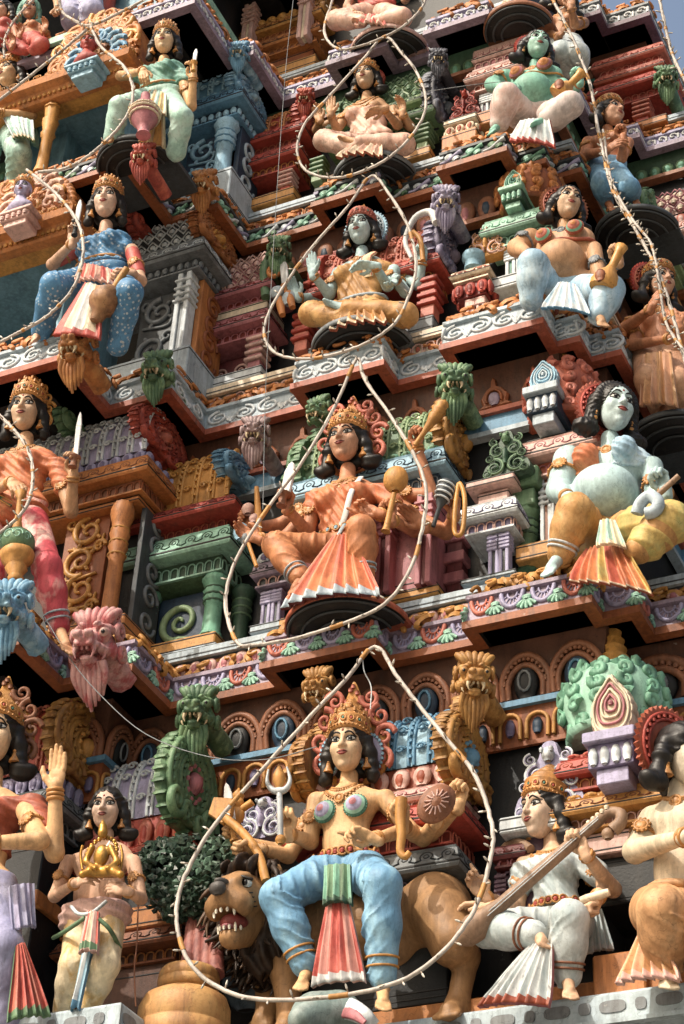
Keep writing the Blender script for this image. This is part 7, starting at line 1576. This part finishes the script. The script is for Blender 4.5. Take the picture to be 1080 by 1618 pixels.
def _scr(mb): mb.use('wood'); tube(mb, bez([SJ(946, 1296, -.42), SJ(962, 1284, -.42), SJ(980, 1286, -.42), SJ(980, 1300, -.42), SJ(968, 1312, -.42)], 16), np.linspace(.035, .05, 17), 8); ball(mb, SJ(960, 1318, -.42), .045, 6)
def _peg(mb):
    mb.use('cream')
    for i in range(5): ball(mb, SJ(930+i*7, 1300-i*6, -.45), .02, 5)
def _str(mb):
    mb.use('pale')
    for e in (-1, 1): tube(mb, [SJ(745, 1466+e*3, -.60), SJ(945, 1292+e*2, -.47)], .004, 4)
hold('lute', 'long brown lute laid diagonally across the white-sari goddess', 'lute', SJ(850, 1380, -.5), ('neck', _neck), ('scroll', _scr), ('pegs', _peg), ('strings', _str))
mb = MB(); mb.use('wood'); tube(mb, bez([SJ(812, 1418, .1), SJ(796, 1385, .1), SJ(790, 1358, .08), SJ(800, 1338, .05), SJ(822, 1332, .0), SJ(838, 1342, -.05)], 24), np.linspace(.03, .045, 26)[:26] if False else .035, 8); tag(mb.build('curved_horn'), 'tan curved horn behind the shoulder of the lute player', 'horn')
mb = MB(); mb.use('cream'); q = SJ(940, 1424, -.45); rod(mb, q-np.array([.1, 0, -.02]), q+np.array([.1, 0, .05]), [(.025, 0), (.03, .2), (.03, .8), (.025, 1)]); tag(mb.build('palm_leaf_book'), 'small cream roll in the lower hand of the lute player', 'scroll')
J2 = GUARD2.J
def _c1(mb): mb.use('ochre'); rod(mb, J2(26, 845, -.45), J2(33, 775, -.45), [(.03, 0), (.05, .1), (.03, .3), (.026, .8), (.05, .95), (.02, 1)])
def _c2(mb):
    mb.use('green'); q = J2(27, 858, -.45); ball(mb, q, (.145, .145, .13), 14); mb.use('mint')
    for i in range(5): a = -1.2+i*.6; sp = spiral(1.3, .01, .05, 18, 0, 1)+[.09*math.sin(a)*1.2, 0]; tube(mb, [q+np.array([.135*math.sin(a)+u*math.cos(a), -.135*math.cos(a)+u*math.sin(a)*.6-.005, v]) for u, v in sp-[.09*math.sin(a)*1.2, 0]], .008, 4)
def _c3(mb): mb.use('ochre'); rod(mb, J2(27, 872, -.45), J2(24, 918, -.45), [(.11, 0), (.135, .08), (.12, .3), (.07, .45), (.085, .6), (.05, .8), (.06, .9), (.05, 1)], 18, lobes=12, lobe=.1)
hold('club', 'club with painted green ball and ochre base under the orange guardian hand', 'club', J2(27, 858, -.45), ('handle', _c1), ('ball', _c2), ('base', _c3))
a, b = J2(118, 722, -.27), J2(126, 650, -.27); hold('sword', 'slim white blade pointing up from the orange guardian raised hand', 'sword', a, ('blade', _sw(a, b, .024)), ('hilt', _hilt(J2(114, 738, -.27), a, .025, 'brown')))
J3 = G2.J
a, b = J3(449, 780, -.42), J3(460, 728, -.42); hold('sword', 'broad white dagger in the orange goddess left hand by the cable', 'sword', a, ('blade', _sw(a, b, .045)), ('hilt', _hilt(J3(444, 800, -.42), a, .03, 'brown')))
def _m1(mb): mb.use('ochre'); rod(mb, J3(655, 704, -.02), J3(706, 632, -.02), [(.02, 0), (.024, .3), (.04, .5), (.06, .62), (.05, .68), (.07, .75), (.055, .8), (.065, .87), (.05, .93), (.03, 1)], 14)
hold('mace', 'tapering gold mace raised by the upper right hand of the orange goddess', 'mace', J3(680, 668, -.02), ('shaft', _m1))
def _m2(mb): mb.use('ochre'); rod(mb, J3(609, 840, -.38), J3(622, 780, -.38), [(.04, 0), (.026, .1), (.022, 1)]); ball(mb, J3(625, 758, -.38), (.105, .09, .125), 10)
hold('ladle', 'round-headed ochre ladle in front of the orange goddess shoulder', 'ladle', J3(620, 790, -.38), ('shaft', _m2))
def _m3(mb):
    mb.use('grey_dk'); rod(mb, J3(684, 832, -.12), J3(708, 758, -.12), [(.018, 0), (.02, .4), (.04, .5), (.075, .75), (.06, .95), (.02, 1)], 12); mb.use('pale')
    for f in (.58, .68, .78, .88): p = J3(684, 832, -.12)*(1-f)+J3(708, 758, -.12)*f; G2.ring(mb, p, (.4, 0, 1), .06+.01*(f > .6), .009, 'pale')
hold('mace', 'black and white banded mace behind the orange goddess right hands', 'mace', J3(695, 800, -.12), ('head', _m3))
def _m4(mb): mb.use('gold'); tube(mb, closed_bez([J3(718, 840, -.1), J3(720, 790, -.1), J3(726, 764, -.1), J3(734, 790, -.1), J3(730, 840, -.1)], 40), .02, 6, True)
hold('noose', 'narrow yellow loop held by the far right hand of the orange goddess', 'noose', J3(725, 800, -.1), ('loop', _m4))
def _m5(mb): mb.use('blue_lt'); ball(mb, J3(380, 840, -.05), (.07, .05, .09), 7); mb.use('grey'); ball(mb, J3(388, 852, -.1), (.05, .05, .06), 6); mb.use('pink'); ball(mb, J3(392, 805, -.05), .06, 6); ball(mb, J3(402, 820, -.05), .05, 6); mb.use('ochre'); rod(mb, J3(405, 770, -.05), J3(410, 850, -.05), [(.02, 0), (.03, .5), (.02, 1)]); tube(mb, [J3(384, 835, -.1), J3(405, 895, -.1)], .018, 6)
hold('emblem', 'cluster of small emblems in the far left hands of the orange goddess', 'emblem', J3(390, 840, -.05), ('pieces', _m5))
J4 = GUARD3.J
def _n1(mb): mb.use('ochre'); rod(mb, J4(176, 462, -.42), J4(200, 424, -.42), [(.03, 0), (.035, .5), (.03, 1)])
def _n2(mb): mb.use('wood_lt'); rod(mb, J4(150, 508, -.42), J4(178, 456, -.42), [(.05, 0), (.06, .1), (.07, .25), (.13, .4), (.15, .55), (.145, .6), (.15, .65), (.13, .75), (.14, .8), (.08, .95), (.06, 1)], 20)
hold('mace', 'brown ringed mace hanging from the blue sari guardian hand', 'mace', J4(165, 475, -.42), ('handle', _n1), ('head', _n2))
a, b = J4(120, 352, -.35), J4(126, 314, -.35); hold('sword', 'short white blade at the blue sari guardian fingertips', 'sword', a, ('blade', _sw(a, b, .025)), ('hilt', _hilt(J4(117, 372, -.35), a, .02, 'black')))
def gclub(J, a, b, lab, col='gold'):
    def f(mb): mb.use(col); rod(mb, J(*a), J(*b), [(.11, 0), (.12, .12), (.10, .28), (.05, .42), (.035, .5), (.04, .8), (.055, .95), (.02, 1)], 16)
    def g(mb):
        mb.use('orange_dk'); p = J(*a); z = unit(J(*b)-J(*a)); q = p+z*.06; ball(mb, q+np.array([0, -.1, 0]), (.05, .03, .07), 6)
    hold('club', lab, 'club', J(*a), ('shaft', f), ('boss', g))
gclub(POT3.J, (950, 456, -.52), (984, 386, -.52), 'gold club resting on the thigh of the brown pot-bellied figure'); gclub(POT4.J, (882, 152, -.5), (922, 112, -.5), 'gold club resting on the thigh of the green pot-bellied figure')
def _r(mb): mb.use('wood'); rod(mb, POT2.J(1030, 790, -.5), POT2.J(1072, 752, -.5), [(.025, 0), (.022, 1)])
hold('rod', 'thin brown rod in the blue pot-bellied figure hand', 'rod', POT2.J(1050, 770, -.5), ('shaft', _r))
def _sn(mb): mb.use('bluegrey'); tube(mb, bez([POT2.J(1006, 812, -.6), POT2.J(1012, 795, -.62), POT2.J(1026, 784, -.62), POT2.J(1040, 794, -.62), POT2.J(1034, 808, -.62), POT2.J(1020, 812, -.62)], 24), np.linspace(.03, .07, 26)[:26] if False else .05, 8)
hold('curled_tusk', 'curled pale blue tusk beside the round blue belly', 'tusk', POT2.J(1020, 800, -.6), ('curl', _sn))
J5 = GUARD4.J
def _p1(mb):
    mb.use('rose'); rod(mb, J5(226, 214, -.45), J5(230, 150, -.45), [(.07, 0), (.05, .1), (.07, .2), (.12, .35), (.145, .5), (.13, .62), (.10, .68), (.10, .72), (.05, .75), (.045, 1)], 20)
def _p2(mb):
    for f, r in ((.42, .135), (.5, .147), (.58, .138)): p = J5(226, 214, -.45)*(1-f)+J5(230, 150, -.45)*f; GUARD4.ring(mb, p, J5(230, 150, -.45)-J5(226, 214, -.45), r, .012, 'cream', 16)
hold('club', 'pink banded pot-shaped club under the mint guardian hand', 'club', J5(228, 180, -.45), ('head', _p1), ('bands', _p2))
a, b = J5(306, 98, -.3), J5(309, 76, -.3); hold('sword', 'tiny white blade above the mint guardian raised finger', 'sword', a, ('blade', _sw(a, b, .02)), ('hilt', _hilt(J5(305, 112, -.3), a, .016)))
def _f1(mb): mb.use('white'); tube(mb, bez([G3.J(650, 408, -.05), G3.J(640, 380, -.05), G3.J(655, 345, -.05), G3.J(680, 335, -.05), G3.J(690, 352, -.05)], 16), np.linspace(.02, .045, 17), 7); mb.use('ochre'); tube(mb, bez([G3.J(668, 412, -.1), G3.J(664, 380, -.1), G3.J(652, 366, -.1)], 8), .025, 6)
hold('emblem', 'white curled emblem raised behind the teal goddess shoulder', 'emblem', G3.J(660, 370, -.05), ('curl', _f1))
a, b = G3.J(450, 452, -.05), G3.J(446, 408, -.05); hold('sword', 'pale blade held at the far left of the teal goddess', 'sword', a, ('blade', _sw(a, b, .035)), ('hilt', _hilt(G3.J(455, 475, -.05), a, .022, 'orange')))
# ================================================================== half round plinths under statues
def plinth(lab, px, py, yfr, R, rim, yb=None):
    q = onY(px, py, yfr); z = q[2]; xc = q[0]; r = thing('round_plinth', lab, 'plinth', (xc, yfr+R, z), 'dark half-round plinths'); a = np.linspace(PI, 2*PI, 40); yc = yfr+R
    P0 = np.stack([xc+R*np.cos(a), yc+R*np.sin(a)], 1); mb = MB(); mb.use(rim); n = len(a); rows = []
    for d, zz in ((0, -.055), (.012, -.05), (.012, -.005), (0, .0)): rows.append(np.stack([xc+(R+d)*np.cos(a), yc+(R+d)*np.sin(a), np.full(n, z+zz)], 1))
    rows.append(np.stack([xc+0*a, yc+0*a, np.full(n, z)], 1)); mb.add(np.concatenate(rows), grid_faces(5, n)); mb.build('top', r)
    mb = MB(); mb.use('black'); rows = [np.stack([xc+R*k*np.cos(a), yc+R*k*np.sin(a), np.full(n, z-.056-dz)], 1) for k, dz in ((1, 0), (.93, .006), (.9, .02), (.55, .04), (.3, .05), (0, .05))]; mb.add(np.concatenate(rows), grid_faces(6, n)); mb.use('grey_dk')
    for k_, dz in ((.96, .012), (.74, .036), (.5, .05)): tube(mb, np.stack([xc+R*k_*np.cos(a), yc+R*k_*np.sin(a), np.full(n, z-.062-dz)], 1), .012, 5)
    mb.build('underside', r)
    mb = MB(); mb.use(rim); box(mb, xc-R, xc+R, yc, yc+.5, z-.055, z-.002, .004); mb.build('back_slab', r)
plinth('black half-round plinth under the orange goddess with orange rim', 508, 938, -.0, .50, 'brick'); plinth('black half-round plinth with grey rim under the teal goddess', 540, 502, .44, .47, 'grey'); plinth('black half-round plinth with grey rim under the cream goddess', 566, 240, .74, .42, 'grey'); plinth('black half-round plinth under the red goddess at the top edge', 590, 42, .92, .42, 'pink')
plinth('large black half-round plinth under the mint guardian', 186, 216, -.58, .40, 'grey_dk'); plinth('black half-round plinth by the right edge below the flute player', 1046, 650, 1.45, .45, 'grey_dk'); plinth('black half-round plinth below the blue skirt figure at right', 985, 326, 1.62, .4, 'grey_dk'); plinth('black half-round plinth with brown rim near the top right', 800, 4, 1.05, .36, 'brown')
# ================================================================== string lights and wires
LG = 'string light cables looped over the statues'
bulb = MB(); bulb.use('bulb'); tube(bulb, [(0, 0, 0), (0, 0, .035)], [.007, .007], 5); bulb.use('bulb_tip'); tube(bulb, [(0, 0, .035), (0, 0, .06), (0, 0, .072)], [.009, .008, .002], 5); BULB = bulb.mesh('bulb')
def hoop(label, pts, ya, yb, r=.02, closed=False, nb=26, seed=0, tape=6):
    r *= .68; nb = int(nb*1.15)
    """rope of lights: pts in photo pixels, depth runs from ya (top) to yb (bottom)"""
    ys = [p[1] for p in pts]; lo, hi = min(ys), max(ys)
    W = [onY(px, py, ya+(yb-ya)*((py-lo)/(hi-lo))**.7) for px, py in pts]; q = closed_bez(W, 150) if closed else bez(W, 150)
    rg = np.random.default_rng(seed+len(pts)); c = len(q); root = thing('string_light', label, 'string lights', q[0], LG)
    q = q+rg.normal(size=q.shape)*.0015
    for k in range(3):
        pass
    mb = MB(); mb.use('cable')
    for k in range(2):
        ph = rg.random()*6; t = np.arange(c)*.22+ph+PI*k; off = np.stack([np.cos(t), 0*t, np.sin(t)], 1)*r*(.12+.75*k); tube(mb, q+off, r*(1.0-.66*k), 8, closed)
    mb.build('cable', root); r0 = r; step = max(5, c//tape)
    for i in range(3, c-3, step): mb = MB(); mb.use('tape'); tube(mb, q[i-1:i+2], r*1.22, 8); mb.build('tape', root)
    L = np.linalg.norm(np.diff(q, axis=0), axis=1).sum()
    for i in range(nb):
        j = int((i+.5)/nb*(c-2))+1; t = unit(q[min(j+1, c-1)]-q[j-1]); d = rg.normal(size=3); d[1] = -abs(d[1]); d = unit(d-(d@t)*t*.7); x = unit(np.cross(d, (.3, .2, 1))); y = np.cross(d, x)
        inst(BULB, 'bulb', frame(q[j]+d*r*.5, x, y, d) @ S(r/.017), root)
    return root
hoop('large teardrop loop of cable around the lion rider', [(592, 1022), (545, 1075), (490, 1132), (400, 1232), (332, 1312), (288, 1395), (280, 1465), (310, 1535), (388, 1576), (490, 1578), (610, 1558), (690, 1512), (748, 1440), (775, 1355), (776, 1300), (748, 1222), (690, 1150), (630, 1072)], .15, -.62, .023, True, 42)
hoop('teardrop loop of cable around the orange goddess', [(563, 568), (530, 640), (480, 725), (425, 800), (375, 880), (356, 950), (372, 1012), (400, 1020), (480, 1005), (560, 978), (612, 950), (650, 895), (668, 830), (672, 770), (650, 712), (612, 650), (576, 600)], .45, -.22, .022, True, 38, 1)
hoop('teardrop loop of cable around the teal goddess', [(587, 278), (548, 328), (495, 388), (455, 442), (424, 495), (418, 535), (440, 560), (490, 567), (560, 550), (618, 516), (645, 470), (657, 420), (646, 362), (618, 312)], .75, .22, .021, True, 34, 2)
hoop('teardrop loop of cable around the cream goddess', [(607, 58), (572, 95), (522, 150), (482, 195), (469, 235), (482, 268), (525, 281), (575, 270), (622, 243), (660, 200), (673, 160), (660, 118), (635, 85)], .95, .52, .021, True, 30, 3)
hoop('loop of cable at the top edge around the red goddess', [(545, -30), (520, 15), (513, 55), (540, 78), (598, 62), (645, 35), (672, -5), (640, -40)], 1.15, .8, .02, True, 18, 4)
hoop('cable hanging across the mint guardian club', [(143, 42), (160, 75), (195, 105), (210, 145), (196, 190), (150, 238), (105, 265), (60, 272)], -.75, -.95, .022, False, 18, 5); hoop('cable falling from the bust niche to the left edge', [(140, 44), (100, 78), (50, 118), (-10, 165)], -.75, -.95, .022, False, 10, 6)
hoop('cable rising from the bust niche toward the top', [(92, -10), (98, 18), (120, 34), (142, 40), (185, 22), (245, -10)], -.7, -.6, .022, False, 12, 7); hoop('cable at the very top left corner', [(62, -10), (28, 25), (8, 60), (6, 92)], -.4, -.5, .02, False, 8, 8)
hoop('cable swinging in front of the blue sari guardian', [(42, 268), (90, 308), (124, 355), (131, 400), (118, 450), (80, 495), (30, 525), (-10, 545)], -.85, -1.05, .022, False, 22, 9); hoop('cable beside the orange guardian at the left edge', [(-10, 648), (22, 680), (46, 715), (51, 765), (36, 808), (-10, 850)], -.75, -.95, .022, False, 14, 10)
hoop('bristling cable running down the top right corner', [(868, -10), (905, 62), (932, 135), (948, 220), (968, 300), (1005, 365), (1040, 430), (1066, 510), (1090, 600)], .95, .75, .022, False, 52, 11, 14); hoop('second bristling cable at the right edge', [(952, 205), (966, 285), (998, 345), (1028, 385), (1040, 440), (1052, 510), (1084, 560)], .9, .7, .018, False, 44, 12, 10); hoop('short cable at the upper right corner against the sky', [(1030, -60), (1040, -10), (1055, 60), (1068, 100), (1095, 150), (1130, 215)], 3.1, 3.2, .026, False, 20, 13)
def wire(label, pts, y, r=.005, c='wire'):
    mb = MB(); mb.use(c); tube(mb, bez([onY(px, py, y+(k if len(q) else 0)) for (px, py), k, q in [(p, 0, p) for p in pts]], 30), r, 5); tag(mb.build('wire'), label, 'wire')
wire('thin string hanging straight from the top past the blue roof end', [(463, 0), (452, 100), (440, 260), (430, 420), (420, 600), (415, 805)], -.1, .0032, 'grey'); wire('thin grey wire sagging below the pink beast head', [(70, 975), (110, 1040), (155, 1095), (230, 1160), (330, 1196), (420, 1200), (500, 1180)], -.55, .004, 'grey'); wire('loose thin wire beside the standing man', [(218, 1420), (216, 1490), (212, 1530), (214, 1590)], -.35, .006, 'brown'); wire('thin wires dangling under the large loop top', [(572, 1030), (575, 1060), (586, 1085), (585, 1120)], .1, .005, 'pale'); wire('thin dark wire strung left of the green pot-bellied figure', [(672, 145), (740, 135), (800, 128)], .8, .004, 'grey')

crest('small lilac scroll plate behind the trident of the lion rider', 412, 1325, .55, .40, .36, 'lilac', 'pale')
def _fg(mb): mb.use('ochre'); q = D(372, 1300, .02); ball(mb, q+np.array([0, 0, .16]), .055, 7); ball(mb, q+np.array([0, 0, .06]), (.07, .05, .08), 7); tube(mb, [q+np.array([-.13, 0, .14]), q+np.array([0, 0, .08]), q+np.array([.13, 0, .15])], .03, 7); rod(mb, q-np.array([0, 0, .12]), q, [(.03, 0), (.05, .5), (.03, 1)]); rod(mb, q+np.array([0, 0, .2]), q+np.array([0, 0, .3]), [(.04, 0), (.05, .3), (0, 1)])
hold('finial', 'small ochre cross-shaped finial beside the raised white blade', 'finial', D(372, 1300, .02), ('post', _fg))

def _em(mb): mb.use('orange'); q = G3.J(436, 428, .0); mb.M = frame(q, (1, 0, 0), (0, 1, 0), (0, 0, 1)); sp = spiral(2.0, .01, .10, 40, 0, 1); tube(mb, xz(sp), np.linspace(.012, .035, 40), 7); mb.M = None
def _em2(mb): mb.use('green'); tube(mb, bez([G3.J(420, 470, .08), G3.J(418, 425, .08), G3.J(436, 400, .08), G3.J(452, 425, .08), G3.J(452, 470, .08)], 16), .05, 8)
def _em3(mb): mb.use('bluegrey'); ball(mb, G3.J(438, 462, -.05), (.08, .06, .07), 7); ball(mb, G3.J(456, 472, -.08), (.07, .06, .09), 7); mb.use('orange'); rod(mb, G3.J(440, 470, -.1), G3.J(446, 498, -.1), [(.03, 0), (.04, .5), (.03, 1)]); rod(mb, G3.J(456, 462, -.1), G3.J(462, 486, -.1), [(.03, 0), (.04, .5), (.03, 1)])
hold('emblem', 'green arch with orange spiral shell left of the teal goddess', 'emblem', G3.J(436, 440, .0), ('shell', _em), ('arch', _em2), ('small_hands', _em3))
# ================================================================== ground, sky, light, camera
gm = MB(); gm.use('ground'); 
gm.add([(-400, -400, -9), (400, -400, -9), (400, 400, -9), (-400, 400, -9)], [[0, 1, 2, 3]], False)
g = gm.build('ground'); g['kind'] = 'structure'; g['label'] = 'pale paved temple yard'
w = bpy.data.worlds.new('World'); SC.world = w; w.use_nodes = True
nt = w.node_tree; bg = nt.nodes['Background']
sky = nt.nodes.new('ShaderNodeTexSky'); sky.sky_type = 'NISHITA'; sky.sun_disc = False
SUN_EL, SUN_AZ = 47, -27          # degrees; azimuth from the outward normal, negative = image left
sd = np.array([math.sin(math.radians(SUN_AZ))*math.cos(math.radians(SUN_EL)), -math.cos(math.radians(SUN_AZ))*math.cos(math.radians(SUN_EL)), math.sin(math.radians(SUN_EL))])
sky.sun_elevation = math.radians(SUN_EL)
sky.sun_rotation = math.atan2(sd[0], sd[1])
sky.air_density = 1.5; sky.dust_density = 9.0; sky.ozone_density = .4
bg.inputs['Strength'].default_value = .15
nt.links.new(sky.outputs['Color'], bg.inputs['Color'])
sun = bpy.data.lights.new('sun', 'SUN'); sun.energy = 3.1; sun.angle = math.radians(.5); sun.color = (1, .93, .82)
so = bpy.data.objects.new('sun', sun); COL.objects.link(so)
so.rotation_euler = Vector(tuple(-sd)).to_track_quat('-Z', 'Y').to_euler(); so.location = (-20, -30, 40)
cam = bpy.data.cameras.new('camera'); co = bpy.data.objects.new('camera', cam); COL.objects.link(co)
cam.sensor_fit = 'VERTICAL'; cam.sensor_height = 36.0; cam.lens = FPX*36/1618; cam.clip_end = 3000; cam.clip_start = .1
R = Matrix((tuple(CR), tuple(CU), tuple(-_fw))).transposed()
co.matrix_world = Matrix.Translation(tuple(CAM)) @ R.to_4x4()
SC.camera = co
SC.view_settings.view_transform = 'Standard'; SC.view_settings.look = 'None'; SC.view_settings.exposure = .36; SC.view_settings.gamma = 1
